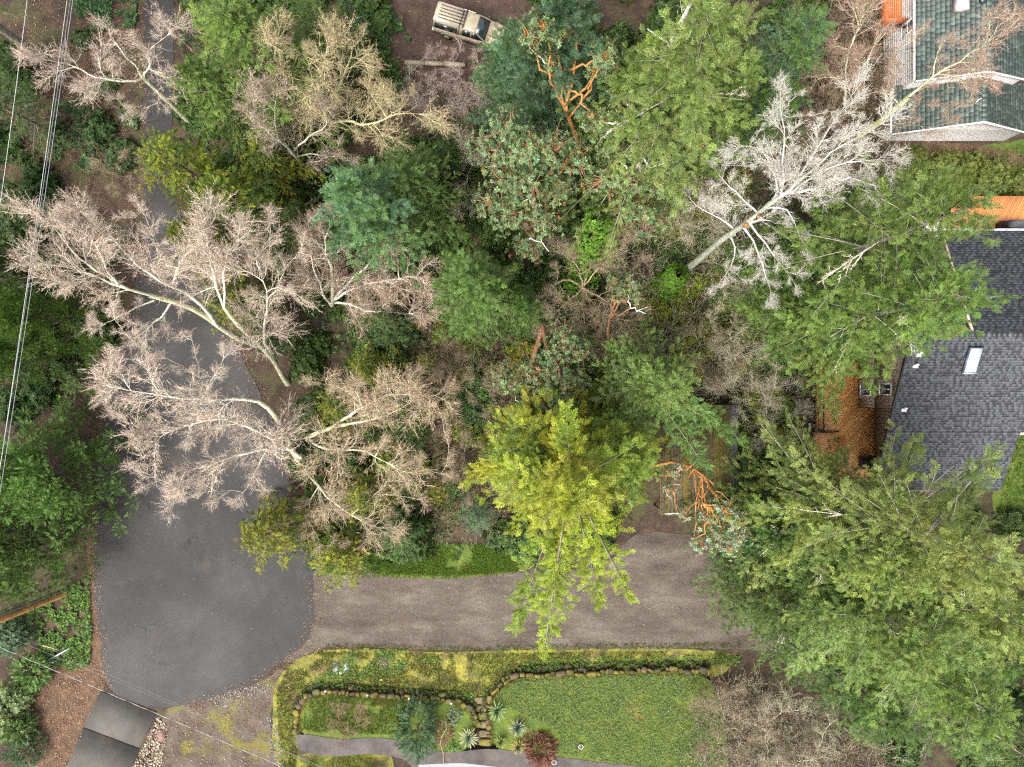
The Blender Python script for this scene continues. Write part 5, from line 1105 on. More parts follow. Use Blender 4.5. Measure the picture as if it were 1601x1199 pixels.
for sy in (-1, 1):
    pl = Geo(); pl.tubes([[.50, sy * .59, 1.61]], [[1.17, sy * .745, 1.05]], .035, .035, CRM, 6); tl(pl, 'pillar', M_CAR)
    for xa, xb in ((-.42, .16), (.22, .80)):
        q = Geo(); ya, yb = sy * .785, sy * .665; xt = xb if xb < .5 else .50
        q.add([[xa, ya + sy * .014, 1.08], [xb, ya + sy * .014, 1.08], [xt, yb + sy * .014, 1.54], [xa + .05, yb + sy * .014, 1.54], [xa, ya - sy * .03, 1.10], [xb, ya - sy * .03, 1.10], [xt, yb - sy * .03, 1.52], [xa + .05, yb - sy * .03, 1.52]], [[0, 1, 2], [0, 2, 3], [4, 6, 5], [4, 7, 6], [0, 4, 5], [0, 5, 1], [1, 5, 6], [1, 6, 2], [2, 6, 7], [2, 7, 3], [3, 7, 4], [3, 4, 0]], (0, 0, 0)); tl(q, 'side_window', M_CARGLASS)
    q = Geo(); q.add([[.84, sy * .788, 1.10], [1.10, sy * .788, 1.07], [.58, sy * .665, 1.50], [.84, sy * .75, 1.09], [1.10, sy * .75, 1.06], [.58, sy * .63, 1.49]], [[0, 1, 2], [3, 5, 4], [0, 3, 4], [0, 4, 1], [1, 4, 5], [1, 5, 2], [2, 5, 3], [2, 3, 0]], (0, 0, 0)); tl(q, 'quarter_window', M_CARGLASS)
    for xa in (-.56, .19): q = Geo(); q.box((xa, sy * .842 - .01, .5), (xa + .70, sy * .842 + .01, 1.02), CRM * 1.05); d_ = tl(q, 'door', M_CAR); q = Geo(); q.box((xa + .08, sy * .862 - .012, .88), (xa + .2, sy * .862 + .012, .92), DKG); tl(q, 'handle', M_PAINT, d_)
    for wx in (-1.5, 1.55):
        q = Geo(); q.tubes([[wx, sy * .84 - .11 * sy - .0, .34]], [[wx, sy * .88, .34]], .34, .34, DKG, 18, True); wh = tl(q, 'wheel', M_TYRE); q = Geo(); q.tubes([[wx, sy * .86, .34]], [[wx, sy * .89, .34]], .2, .18, (.4, .4, .4), 14, True); tl(q, 'rim', M_METAL, wh)
        q = Geo(); n = 10; th = np.linspace(0, math.pi, n); V = []; 
        for t in th: V += [[wx + .42 * math.cos(t), sy * .80, .36 + .42 * math.sin(t)], [wx + .42 * math.cos(t), sy * .90, .36 + .42 * math.sin(t)]]
        q.add(V, [f for i in range(n - 1) for f in ([2 * i, 2 * i + 1, 2 * i + 3], [2 * i, 2 * i + 3, 2 * i + 2])], CRM * .8); tl(q, 'wheel_arch', M_CAR)
    q = Geo(); q.box((.95, sy * .95 - .09, 1.0), (1.06, sy * .95 + .09, 1.12), DKG); tl(q, 'mirror', M_PAINT)
    q = Geo(); q.box((2.44, sy * .58 - .13, .62), (2.475, sy * .58 + .13, .78), (.6, .6, .6)); tl(q, 'headlight', M_METAL)
tl(loft([ring2(-2.40, .80, 1.02, .62, 1.70, .05), ring2(-2.2, .80, 1.02, .64, 1.76, .07), ring2(-.64, .80, 1.02, .64, 1.74, .07)], CRM * 1.15 + .03), 'canopy', M_CAR)
for sy in (-1, 1): q = Geo(); q.add([[-2.3, sy * .81, 1.06], [-.70, sy * .81, 1.06], [-.73, sy * .70, 1.56], [-2.28, sy * .70, 1.56], [-2.3, sy * .76, 1.08], [-.72, sy * .76, 1.08], [-.75, sy * .66, 1.5], [-2.28, sy * .66, 1.5]], [[0, 1, 2], [0, 2, 3], [4, 6, 5], [4, 7, 6], [0, 4, 5], [0, 5, 1], [1, 5, 6], [1, 6, 2], [2, 6, 7], [2, 7, 3], [3, 7, 4], [3, 4, 0]], (0, 0, 0)); tl(q, 'canopy_window', M_CARGLASS)
for k in range(5): q = Geo(); y = -.42 + k * .21; q.box((-2.1, y - .022, 1.745), (-.42, y + .022, 1.79), DKG); tl(q, 'roof_rib', M_PAINT)
q = Geo(); q.box((-.42, -.62, 1.76), (-.34, .62, 1.82), DKG); tl(q, 'roof_rack', M_PAINT); q = Geo(); q.box((-.6, .56, 1.72), (.2, .6, 1.76), (.5, .45, .38)); tl(q, 'rack_rail', M_PAINT)
q = Geo(); q.box((-2.55, -.80, .42), (-2.425, .80, .58), (.5, .5, .5)); tl(q, 'bumper', M_METAL); q = Geo(); q.box((2.465, -.78, .40), (2.56, .78, .56), (.5, .5, .5)); tl(q, 'bumper', M_METAL)
q = Geo(); q.box((-2.435, -.70, 1.1), (-2.405, .70, 1.6), (0, 0, 0)); tl(q, 'rear_window', M_CARGLASS)

# timber and basin by the truck
g = Geo(); a, b = P(633, 99), P(728, 103); d = b - a; L = np.linalg.norm(d); M4 = np.eye(4); M4[:3, 0] = d / L; M4[:3, 1] = np.array([-d[1], d[0], 0]) / L; M4[:3, 3] = a
rng = np.random.default_rng(2); V = []
tb = empty('timber_edging', a, 'pale weathered timber edging the parking yard', 'timber')
for k in range(3): g = Geo(); g.box((k * L / 3 + .01, -.13, 0), ((k + 1) * L / 3 - .01, .13, .24 + .02 * (k % 2)), np.array((.20, .165, .115)) * (1 + .12 * (k - 1)), M4); g.build('timber', M_WOOD, tb)
bb = empty('stone_basin', P(775, 117), 'round grey stone basin beside the tree by the pickup', 'basin'); c = P(775, 117); g = Geo(); z = np.array([0, 0, 1.])
g.tubes([c, c + z * .5, c + z * .6], [c + z * .5, c + z * .6, c + z * .7], [.15, .12, .20], [.12, .2, .24], (.27, .27, .28), 14); g.tubes([c + z * .62], [c + z * .64], .23, .235, (.2, .2, .22), 14, True); g.build('bowl', M_STONE, bb)

# ------------------------------------------------------------------ verge fittings
def lid(name, label, px, py, w, l, col, rot, group=None, h=.06, mat=None):
    c = P(px, py); M4 = np.eye(4); M4[:3, :3] = np.array(Matrix.Rotation(rad(rot), 3, 'Z')); M4[:3, 3] = c; r = empty(name, c, label, 'utility box', group)
    g = Geo(); g.box((-w / 2 - .04, -l / 2 - .04, 0), (w / 2 + .04, l / 2 + .04, h - .015), np.array(col) * .7, M4); g.build('rim', mat or M_STONE, r)
    V, F = STONES[1]; g = Geo(); g.box((-w / 2, -l / 2, .02), (w / 2, l / 2, h), col, M4); g.box((-.05, l / 2 - .14, h), (.05, l / 2 - .08, h + .012), np.array(col) * .4, M4); g.build('lid', mat or M_STONE, r)
lid('meter_box', 'pale grey meter box with darker lid set in the verge', 525.5, 1043, .34, .66, (.15, .15, .145), -4); lid('meter_box', 'near-white meter box set in the verge beside a grey one', 541.5, 1043.5, .34, .62, (.27, .27, .27), -6)
lid('valve_cover', 'purple-brown rectangular cover plate lying in the mossy verge', 600, 1037, .5, .88, (.13, .085, .085), -5)
vc = empty('valve_box', P(533, 1051), 'small round white valve box between the two meter boxes', 'valve box'); g = Geo(); c = P(533, 1051); g.tubes([c], [c + np.array([0, 0, .1])], .085, .085, (.5, .5, .5), 12, True); g.tubes([c + np.array([0, 0, .1])], [c + np.array([0, 0, .12])], .045, .045, (.04, .04, .04), 10, True); g.build('cap', M_PAINT, vc)
ym = empty('marker_post', P(596, 1061), 'short yellow marker post leaning in the verge', 'post'); c = P(596, 1063); g = Geo(); g.tubes([c], [c + np.array([.12, .25, .5])], .045, .045, (.5, .36, .02), 8, True); g.build('post', M_PAINT, ym); g = Geo(); e = c + np.array([.12, .25, .5]); g.tubes([c + np.array([.02, .04, .08])], [c + np.array([.045, .094, .19])], .05, .05, (.7, .7, .65), 8, True); g.build('band', M_PAINT, ym)
for k, (a, b) in enumerate([(510, 1079), (575, 1085), (640, 1090), (706, 1098)]):
    r = empty('path_light', P(a, b, .5), 'small grey dome path light ' + ['at the curved corner of the small bed', 'where the small bed faces the pale meter boxes', 'halfway along the mossy edging, next to the dark yew', 'behind the dark yew near the stone steps'][k], 'light', 'path lights on the stone edging'); c = P(a, b, .5); g = Geo(); g.tubes([c], [c + np.array([0, 0, .12])], .03, .03, (.1, .1, .1), 6); g.build('stem', M_PAINT, r); g = Geo()
    g.tubes([c + np.array([0, 0, .12]), c + np.array([0, 0, .17])], [c + np.array([0, 0, .17]), c + np.array([0, 0, .21])], [.10, .085], [.085, .03], (.38, .40, .42), 10, True); g.build('dome', M_PAINT, r)
for (a, b, lab) in ((908, 1166, 'round pale ring light in the middle of the green bed'), (866, 1190, 'round pale ring light beside the dark path')):
    r = empty('ring_light', P(a, b, .45), lab, 'light'); c = P(a, b, .45); g = Geo(); t = np.arange(14) * 2 * math.pi / 14; q = np.stack([np.cos(t) * .15, np.sin(t) * .15, np.full(14, .14)], 1) + c; g.tubes(q, np.roll(q, -1, 0), .028, .028, (.32, .31, .29), 6); g.build('ring', M_PAINT, r); g = Geo(); g.tubes([c - np.array([0, 0, .02])], [c + np.array([0, 0, .1])], .11, .12, (.10, .05, .035), 12, True); g.build('well', M_PAINT, r)
bp_ = Geo(); c = P(253, 1149); bp_.box((c[0] - .26, c[1] - .42, .02), (c[0] + .26, c[1] + .4, .08), (.14, .085, .07)); tag(bp_.build('stepping_slab', M_STONE), 'flat red-brown slab lying among the driveway pebbles', 'slab')

# ------------------------------------------------------------------ power pole and wires
pb = P(104, 926); PP = empty('power_pole', pb, 'orange-brown wooden power pole with grey conduits at the road edge', 'pole'); top = pb + np.array([-.1, .35, 10.5]); g = Geo()
for i in range(6): a = pb + (top - pb) * i / 6; b = pb + (top - pb) * (i + 1) / 6; g.tubes([a], [b], .23 - .008 * i, .23 - .008 * (i + 1), (.46, .225, .085), 14, i == 5)
g.build('shaft', M_BARK, PP)
for k, (dx, dy) in enumerate(((-.02, .29), (.12, .27))): g = Geo(); g.tubes([pb + np.array([dx, dy, 0])], [pb + (top - pb) * .85 + np.array([dx, dy, 0])], .05, .05, (.42, .44, .46), 8); g.build('conduit', M_METAL, PP)
g = Geo(); g.box((top[0] - 1.2, top[1] - .06, 9.7), (top[0] + 1.2, top[1] + .06, 9.82), (.2, .12, .06)); g.build('crossarm', M_WOOD, PP)
gw = empty('guy_wire', P(95, 1017), 'yellow guarded guy wire anchored below the power pole', 'guy wire'); c = P(95, 1017); e = top + np.array([0, 0, -1.5]); u_ = (P(68, 1009, 2.2) - c); g = Geo(); g.tubes([c], [c + u_ * 1.0], .035, .035, (.5, .42, .16), 8, True); g.build('guard', M_PAINT, gw); g = Geo(); g.tubes([c + u_], [e], .008, .008, (.3, .3, .3), 4); g.build('wire', M_METAL, gw)
mp = empty('metal_post', P(74, 1033), 'grey metal rail leaning in the roadside shrubs', 'rail'); a = P(72, 1034) + np.array([0, 0, .15]); b = P(116, 1009) + np.array([0, 0, .5]); g = Geo(); g.tubes([a], [b], .05, .05, (.40, .43, .46), 8, True); g.build('rail', M_METAL, mp); g = Geo(); g.box((a[0], a[1] - .1, .05), (a[0] + .8, a[1] + .12, .12), (.3, .32, .34)); g.build('foot_plate', M_METAL, mp)
def wire(name, label, a, b, r, col, sag=.25, group='overhead power lines', n=16):
    a = np.array(a); b = np.array(b); t = np.linspace(0, 1, n + 1)[:, None]; p = a + (b - a) * t; p[:, 2] -= (sag * 4 * t * (1 - t))[:, 0]; g = Geo(); g.tubes(p[:-1], p[1:], r, r, col, 5); return tag(g.build(name, M_PAINT), label, 'wire', group)
def ext(p, q, h, e0, e1):
    a, b = P(*p, h), P(*q, h); d = b - a; return a - d * e0, b + d * e1
wire('power_line', 'single pale overhead wire running apart from the others', *ext((40.5, 0), (0, 282), 9, .3, 1.6), .013, (.40, .40, .38)); wire('power_line', 'grey overhead wire beside the thick twisted pair', *ext((103, 0), (0, 700), 9, .2, .7), .013, (.36, .35, .33))
wire('power_line', 'darker of two close overhead wires above the roadside trees', *ext((108, 0), (2, 690), 8.6, .2, .7), .013, (.13, .16, .18)); wire('power_line', 'paler of two close overhead wires above the roadside trees', *ext((112, 0), (8, 690), 8.4, .2, .7), .013, (.24, .24, .27))
# twisted service cable: a bright bare strand wound with dark ones
a, b = ext((0, 1012), (400, 1181), 6.0, .25, .35); n = 420; t = np.linspace(0, 1, n + 1); ctr = a + (b - a) * t[:, None]; dd = (b - a) / np.linalg.norm(b - a); sx = np.array([-dd[1], dd[0], 0]); Ltot = np.linalg.norm(b - a)
sv = empty('service_cable', (*(a[:2]), 0), 'twisted black and white service cable crossing the road', 'wire'); 
for k, col in enumerate([(.36, .35, .35), (.07, .065, .065), (.30, .29, .29)]):
    ph = t * Ltot / .70 * math.pi + k * 2 * math.pi / 3 if k != 2 else t * Ltot / .70 * math.pi + .35; off = .013; q = ctr + sx * (np.cos(ph) * off)[:, None] + np.array([0, 0, 1.]) * (np.sin(ph) * off)[:, None]; g = Geo(); g.tubes(q[:-1], q[1:], .009, .009, col, 5); g.build('strand', M_PAINT, sv)
wire('telephone_line', 'thin grey line above the driveway mouth, upper of two', *ext((165, 1054), (290, 1108), 5.5, 2.2, 3.2), .005, (.14, .16, .16), .1, 'thin service lines'); wire('telephone_line', 'thin grey line above the driveway mouth, lower of two', *ext((165, 1060), (290, 1112), 5.3, 2.2, 3.2), .005, (.14, .16, .16), .1, 'thin service lines')
# ------------------------------------------------------------------ conifers
# (name, kind, label, ('a' apex or 'b' base, px, py), height, radius, greens, more)
FIRS = [
 ('hemlock_tree', 'fine', 'yellow-green feathery hemlock with pale bare limbs beside the narrow road', ('a', 335, 15), 14, 4.8, 'firlit', 'fir'),
 ('hemlock_tree', 'fine', 'hemlock with drooping tips beside the ivy bank', ('a', 480, 15), 8, 3.0, 'mid', 'firlit'),
 ('cedar_tree', 'cedar', 'green cedar between the hemlock and the bare fanned tree', ('a', 430, 100), 7, 3.2, 'mid', 'gold'),
 ('cedar_tree', 'cedar', 'green cedar on the road edge below the pinkish bare tree', ('a', 300, 112), 11, 3.3, 'mid', 'firlit'),
 ('cedar_tree', 'cedar', 'golden-tipped cedar leaning over the narrow road', ('a', 232, 222), 11, 3.5, 'gold', 'mid'),
 ('cedar_tree', 'cedar', 'dark green cedar beside the golden-tipped cedar', ('a', 335, 290), 10, 3.4, 'mid', 'gold'),
 ('cedar_tree', 'cedar', 'dark green cedar between the blue-green fir and the arching bare stems', ('a', 395, 230), 7, 3.2, 'mid', 'gold'),
 ('cedar_tree', 'cedar', 'small dark cedar at the foot of the blue-green fir', ('a', 445, 335), 7, 2.9, 'deep', 'mid'),
 ('cedar_tree', 'cedar', 'dark cedar behind the tall upright lichened limbs at the road edge', ('a', 385, 340), 8, 2.9, 'mid', 'deep'),
 ('cedar_tree', 'cedar', 'dark cedar under the limbs of the big lichened tree at the road', ('b', 395, 470), 6, 2.6, 'mid', 'gold'),
 ('cedar_tree', 'cedar', 'low green cedar below the upright lichened limbs', ('b', 445, 520), 5, 2.3, 'mid', 'deep'),
 ('cedar_tree', 'cedar', 'young yellow-green cedar at the road edge under pinkish twigs', ('b', 340, 395), 6, 2.4, 'gold', 'mid'),
 ('fir_tree', 'fir', 'blue-green fir with a pale silvery top above the silvery bare tree', ('a', 535, 285), 15, 4.0, 'fresh', 'blue'),
 ('fir_tree', 'fine', 'green fir shoulder to shoulder with the silvery-topped fir', ('a', 625, 265), 12, 3.6, 'fir', 'mid'),
 ('fir_tree', 'fir', 'bright green fir standing alone above the brown brambles', ('a', 730, 435), 15, 3.4, 'fresh', 'fir'),
 ('fir_tree', 'fir', 'tall dark blue-green fir beside the parked pickup', ('a', 870, 0), 18, 4.6, 'blue', 'deep'),
 ('fir_tree', 'fir', 'small blue-green fir overhanging the pickup hood', ('a', 802, 38), 12, 2.9, 'blue', 'fir'),
 ('fir_tree', 'fir', 'dark fir behind the orange-limbed madrona', ('a', 910, 120), 12, 3.4, 'deep', 'mid'),
 ('fir_tree', 'tall', 'large light green fir with a dead leaning stem in front', ('a', 1110, 20), 22, 4.9, 'firlit', 'pale'),
 ('fir_tree', 'fir', 'light green fir between the large fir and the dead birch', ('a', 1170, 85), 17, 3.6, 'firlit', 'fir'),
 ('fir_tree', 'fir', 'yellow-green fir rising behind the orange-limbed madrona', ('a', 1035, 65), 17, 3.6, 'lime', 'fir'),
 ('fir_tree', 'fine', 'soft green fir nearest the white house wall', ('a', 1285, 25), 15, 3.6, 'fir', 'blue'),
 ('fir_tree', 'fine', 'small green fir below the soft green one near the white house', ('a', 1235, 130), 11, 2.4, 'mid', 'fir'),
 ('fir_tree', 'tall', 'tall fir with grey trunk reaching over the raised deck of the shingled house', ('a', 1530, 305), 22, 4.4, 'fir', 'firlit'),
 ('fir_tree', 'tall', 'tall yellow-green fir reaching across the dark shingle roof', ('a', 1530, 465), 21, 4.2, 'firlit', 'fir'),
 ('fir_tree', 'fine', 'green fir overhanging the cedar deck railing', ('a', 1310, 480), 13, 2.9, 'fir', 'firlit'),
 ('fir_tree', 'fine', 'dark green fir in the gap between dead birch and the tall grey-trunked fir', ('a', 1300, 380), 13, 3.2, 'mid', 'fir'),
 ('fir_tree', 'fine', 'young bright green fir below the white gable wall', ('a', 1440, 285), 10, 2.5, 'firlit', 'lime'),
 ('fir_tree', 'fir', 'bushy yellow-green fir with one long limb over the gravel lane', ('a', 905, 770), 18, 5.4, 'lime', 'gold', ((850, 1025, 12.5, 13.5), (805, 985, 12.0, 12.5), (985, 935, 13.5, 14), (885, 635, 15, 14), (790, 720, 14, 14.5), (1005, 690, 15, 15), (870, 930, 13, 13), (940, 945, 13, 13.5))),
 ('fir_tree', 'fir', 'yellow-green fir tucked against the bushy one, on its bramble side', ('a', 835, 735), 15, 3.4, 'lime', 'firlit'),
 ('fir_tree', 'fir', 'light green fir filling the space between the bushy fir and the shed', ('a', 985, 735), 15, 3.5, 'lime', 'firlit'),
 ('fir_tree', 'fine', 'green fir spreading over the mossy shed roof', ('a', 1045, 600), 14, 3.9, 'firlit', 'fresh', ((1165, 690, 8, 9), (1120, 655, 9, 10), (960, 540, 9, 10), (1110, 740, 8, 9))),
 ('fir_tree', 'fir', 'dark green fir between the gravel lane and the spreading pale-limbed firs', ('b', 1142, 790), 12, 4.0, 'mid', 'deep'),
 ('fir_tree', 'fir', 'dark green fir crowding the end of the gravel lane', ('a', 1235, 960), 11, 3.8, 'mid', 'fir'),
 ('fir_tree', 'fir', 'dark green fir right behind the mossy shed', ('a', 1255, 810), 11, 2.2, 'mid', 'fir'),
 ('fir_tree', 'tall', 'tallest spreading fir with orange-tipped shoots beside the lawn strip', ('a', 1575, 900), 24, 4.4, 'pale', 'amber', ((1560, 705, 19, 19), (1520, 770, 19, 19), (1475, 860, 18, 18.5))),
 ('fir_tree', 'tall', 'spreading fir with pale limbs in front of the dark shingle roof', ('a', 1440, 900), 19, 3.9, 'pale', 'firlit', ((1440, 690, 15, 14.5), (1380, 730, 14, 14.5), (1320, 815, 13, 14), (1505, 750, 15, 15))),
 ('fir_tree', 'tall', 'wide fir with a long bare pale limb above the garden brush', ('a', 1480, 1030), 20, 4.4, 'pale', 'firlit', ((1240, 1050, 14, 14), (1290, 960, 15, 15))),
 ('fir_tree', 'tall', 'fir rising beyond the garden brush with mossy dead limbs', ('a', 1570, 1120), 19, 4.4, 'fir', 'firlit'),
 ('fir_tree', 'fine', 'feathery green fir between the wide fir and the dark fir by the lane', ('a', 1345, 950), 15, 3.6, 'mid', 'fir'),
 ('fir_tree', 'fine', 'low feathery fir behind the curling pale bare shrub', ('a', 1420, 1140), 12, 3.6, 'fir', 'mid'),
 ('fir_tree', 'fine', 'green fir under the wide fir at the garden brush edge', ('a', 1270, 1040), 10, 2.6, 'fir', 'mid'),
 ('fir_tree', 'tall', 'far fir beyond the tallest spreading one', ('a', 1640, 1010), 22, 4.6, 'pale', 'amber'),
 ('fir_tree', 'fir', 'fir at the edge of the side lawn behind the tallest fir', ('b', 1480, 960), 12, 4.2, 'fir', 'mid'),
 ('fir_tree', 'fine', 'shaded fir among the spreading firs below the roof', ('b', 1400, 1060), 9, 3.6, 'mid', 'fir'),
 ('fir_tree', 'fine', 'shaded fir at the foot of the far spreading firs', ('b', 1520, 1120), 9, 4.0, 'mid', 'fir'),
 ('pine_tree', 'pine', 'broad tufted green pine overhanging the road edge', ('b', 132, 735), 6.2, 4.5, 'fir', 'fresh'),
 ('pine_tree', 'pine', 'tufted green pine above the power pole', ('b', 95, 842), 6, 4.0, 'fir', 'mid'),
 ('pine_tree', 'pine', 'tufted green pine behind the two roadside ones, under the wires', ('b', 45, 760), 6.5, 3.8, 'mid', 'deep'),
 ('pine_tree', 'pine', 'bright green tufted pine below the overhead wires', ('b', 140, 510), 7, 2.5, 'pine', 'pine'),
 ('pine_tree', 'pine', 'darker green pine behind the bright tufted pine under the wires', ('b', 75, 450), 7, 3.0, 'deep', 'mid'),
 ('pine_tree', 'pine', 'small bright pine beside the reddish roadside brush', ('b', 80, 560), 5, 2.2, 'pine', 'mid'),
 ('fir_tree', 'tall', 'fir with bare red-brown trunk leaning out of view across the road', ('b', 66, 90), 30, 4.5, 'mid', 'fir'),
 ('fir_tree', 'fine', 'low bushy fir behind the single overhead wire', ('b', 95, 215), 8, 2.5, 'mid', 'deep'),
 ('fir_tree', 'fine', 'small fir under the single overhead wire beside the dark ivy', ('b', 55, 150), 7, 2.4, 'mid', 'pine'),
 ('fir_tree', 'fine', 'dark fir on the slope below the overhead wires', ('b', 55, 330), 6, 2.4, 'deep', 'mid'),
 ('cedar_tree', 'cedar', 'drooping yellow-green cedar hanging over the asphalt road', ('a', 395, 850), 8, 3.0, 'gold', 'mid'),
 ('cedar_tree', 'cedar', 'drooping cedar at the corner of road and gravel lane', ('a', 520, 885), 6, 2.6, 'gold', 'mid'),
 ('cedar_tree', 'cedar', 'cedar rising through the budded bare branches near the lane', ('a', 555, 780), 6.5, 2.6, 'mid', 'gold'),
 ('cedar_tree', 'cedar', 'small dark cedar beside the grass strip', ('a', 620, 845), 4.5, 2.3, 'mid', 'deep'),
 ('cedar_tree', 'cedar', 'dark green cedar between bare branches and brown brambles', ('a', 635, 660), 5, 2.4, 'mid', 'deep'),
 ('cedar_tree', 'cedar', 'dark cedar under the silvery multi-stemmed bare tree', ('a', 595, 505), 5.5, 2.7, 'mid', 'deep'),
 ('cedar_tree', 'cedar', 'yellow-green cedar below the mossy bare trunks', ('a', 570, 575), 5, 2.2, 'gold', 'mid'),
 ('cedar_tree', 'cedar', 'low cedar in the middle of the budded branches by the road', ('a', 520, 640), 6, 2.4, 'mid', 'gold'),
 ('cedar_tree', 'cedar', 'yellow-green cedar between the drooping roadside cedar and the bare branches', ('a', 600, 730), 5, 2.2, 'gold', 'mid'),
 ('fir_tree', 'fine', 'small blue-green fir sapling at the end of the grass strip', ('a', 745, 815), 4, 1.6, 'blue', 'mid'),
 ('fir_tree', 'fir', 'green fir beside the solitary bright fir, in its shade', ('a', 815, 475), 9, 2.0, 'mid', 'fir'),
 ('cedar_tree', 'cedar', 'dark cedar against the bank above the timber edging', ('a', 690, 225), 5, 1.9, 'mid', 'deep'),
]
for _k, (_n, _kd, _lb, (_m, _x, _y), _h, _R, _p, _p2, *_l) in enumerate(FIRS):
    conifer(_n, _lb, apex=(_x, _y) if _m == 'a' else None, base=(_x, _y) if _m == 'b' else None, h=_h, R=_R, pal=_p, pal2=_p2, seed=_k + 1, kind=_kd, limbs=_l[0] if _l else (), rsc=1.0)

# ivy-clad trunk
def ivy_column(name, label, base, top, r, seed):
    rng = np.random.default_rng(seed); b = P(*base, 0); t = P(*top); root = empty(name, b, label, 'tree', None); g = Geo(); tp = trunk_tube(g, b, t, .2, (.1, .07, .05), rng, 6); g.build('trunk', M_BARK, root)
    n = 1500; f = rng.uniform(0, 1, n); a = rng.uniform(0, 6.28, n); rr = r * (1.1 - .5 * f) * rng.uniform(.6, 1.2, n) * (.7 + .6 * vnoise(f * 9, a * 1.2, seed)); p = b + (t - b) * f[:, None] + np.stack([np.cos(a) * rr, np.sin(a) * rr, 0 * a], 1); d = np.stack([np.cos(a), np.sin(a), np.full(n, .6)], 1)
    g = Geo(); C = jitcol(rng, (.05, .115, .012), n); C2 = jitcol(rng, (.10, .18, .02), n)
    for k in range(3): q = np.arange(n) % 3 == k; g.inst(ROSE_SMALL[k], p[q], np.cross(rng.normal(0, 1, (q.sum(), 3)), d[q]), d[q], rng.uniform(.1, .2, q.sum()), C[q], C2[q])
    g.build('ivy', M_LEAF, root)
ivy_column('ivy_clad_tree', 'dead trunk wrapped in bright green ivy in the middle of the lot', (900, 455), (938, 335, 9), .95, 3)
ivy_column('ivy_clad_tree', 'short trunk wrapped in ivy beside the dead birch', (1040, 455), (1062, 425, 4), .8, 4)

# ------------------------------------------------------------------ madronas: grey-green leaves on orange limbs
ORG = (.30, .14, .045); RED = (.20, .10, .055); MG, MG2 = (.060, .095, .030), (.150, .190, .085)
leafy_tree('madrona_tree', 'grey-green madrona with white dead twigs above the blue-green fir', (838, 420), [(790,200,13,1.1),(775,235,12,1.0),(825,230,13,1.2),(865,235,13,1.1),(790,285,12,1.1),(835,290,12.5,1.2),(875,295,11,.9),(800,335,10,1.0),(850,345,10,1.0),(825,385,9,.9),(770,320,9,.8),(905,250,12,.8)], 1, RED, MG, MG2, .24, .155, 190,
           dead=[[(850,330,9.5),(838,322,10),(828,310,10.2),(815,318,10.4)],[(812,385,8.5),(830,372,9.4),(848,380,9.6)],[(860,350,9),(845,370,9.4),(858,393,9.8)]])
leafy_tree('madrona_tree', 'madrona with bare twisting orange limbs among dark firs', (866, 300), [(850,42,17,.7),(828,55,17,.6),(880,55,16.5,.6),(945,88,15.5,.8),(862,95,15,.5),(955,100,15,.5),(930,110,14.5,.45)], 2, ORG, MG, MG2, .17, .155, 190, trunk=[(866,300,0),(880,262,4),(905,225,8),(890,185,10.5),(882,165,12)],
           limbs=[[(905,225,8),(890,185,10.5),(875,150,12.5),(871,132,13),(862,112,14),(858,98,14.6)],[(883,168,11.8),(890,142,13),(897,112,14.2),(901,75,15.4),(903,56,16),(895,47,16.4),(880,50,16.6),(872,42,16.8)],[(864,117,13.8),(880,110,14.2),(905,103,14.6),(922,97,15),(945,92,15.3)],[(874,138,12.9),(884,133,13.2),(892,142,13.3),(910,147,13.4),(908,162,13.2),(922,172,13)]],
           dead=[[(858,100,14.5),(840,86,14.9),(828,72,15.2),(818,64,15.4)],[(853,82,15),(845,68,15.4),(838,64,15.6)]])
leafy_tree('madrona_tree', 'wide grey-green madrona flecked with red beside the light green firs', (935, 370), [(945,190,12.5,1.0),(985,175,13,1.0),(1025,195,13,1.1),(1065,195,13,1.1),(1095,215,12.5,.9),(960,230,12,1.0),(1005,235,12,1.1),(1050,245,12,1.0),(985,280,11,1.0),(1030,290,10.5,.8),(945,280,11,.8),(1010,335,9.5,1.0),(980,325,10,.8),(1040,345,8.5,.7)], 3, RED, MG, MG2, .24, .155, 190, dead=[[(1000,240,12.6),(1015,262,12.8),(1040,255,13)],[(980,262,12),(968,250,12.6)]])
leafy_tree('madrona_tree', 'bushy silver-leaved madrona beside the brown brambles, in the middle of the lot', (838, 600), [(885,530,8.5,.9),(905,550,8.5,.8),(865,555,8.5,1.0),(835,585,8.5,.9),(875,590,8.5,1.0),(800,600,8,.8),(905,590,8,.8),(850,625,8,.9),(785,580,7.5,.6),(880,625,8,.8),(820,640,7.5,.7)], 4, RED, MG, MG2, .2, .155, 190, trunk=[(828,575,0),(834,560,1.8),(843,530,4),(848,510,5),(855,545,6.4),(860,572,7)], dead=[[(800,650,7),(812,632,7.4),(806,620,7.6)],[(835,640,7.4),(850,650,7.6),(858,668,7.8)]])
leafy_tree('madrona_tree', 'small madrona with pale forked dead twigs above the bare brush', (925, 475), [(985,445,7,.75),(970,460,7,.7),(998,462,7,.6),(960,440,6.8,.5)], 5, RED, MG, MG2, .14, .15, 190, trunk=[(917,500,0),(930,512,1.6),(950,545,3.2),(952,500,5),(962,472,6)], dead=[[(985,475,7.2),(995,486,7.6),(1012,480,7.8)],[(985,475,7.2),(982,462,7.6)],[(996,487,7.6),(1010,490,7.9)]])
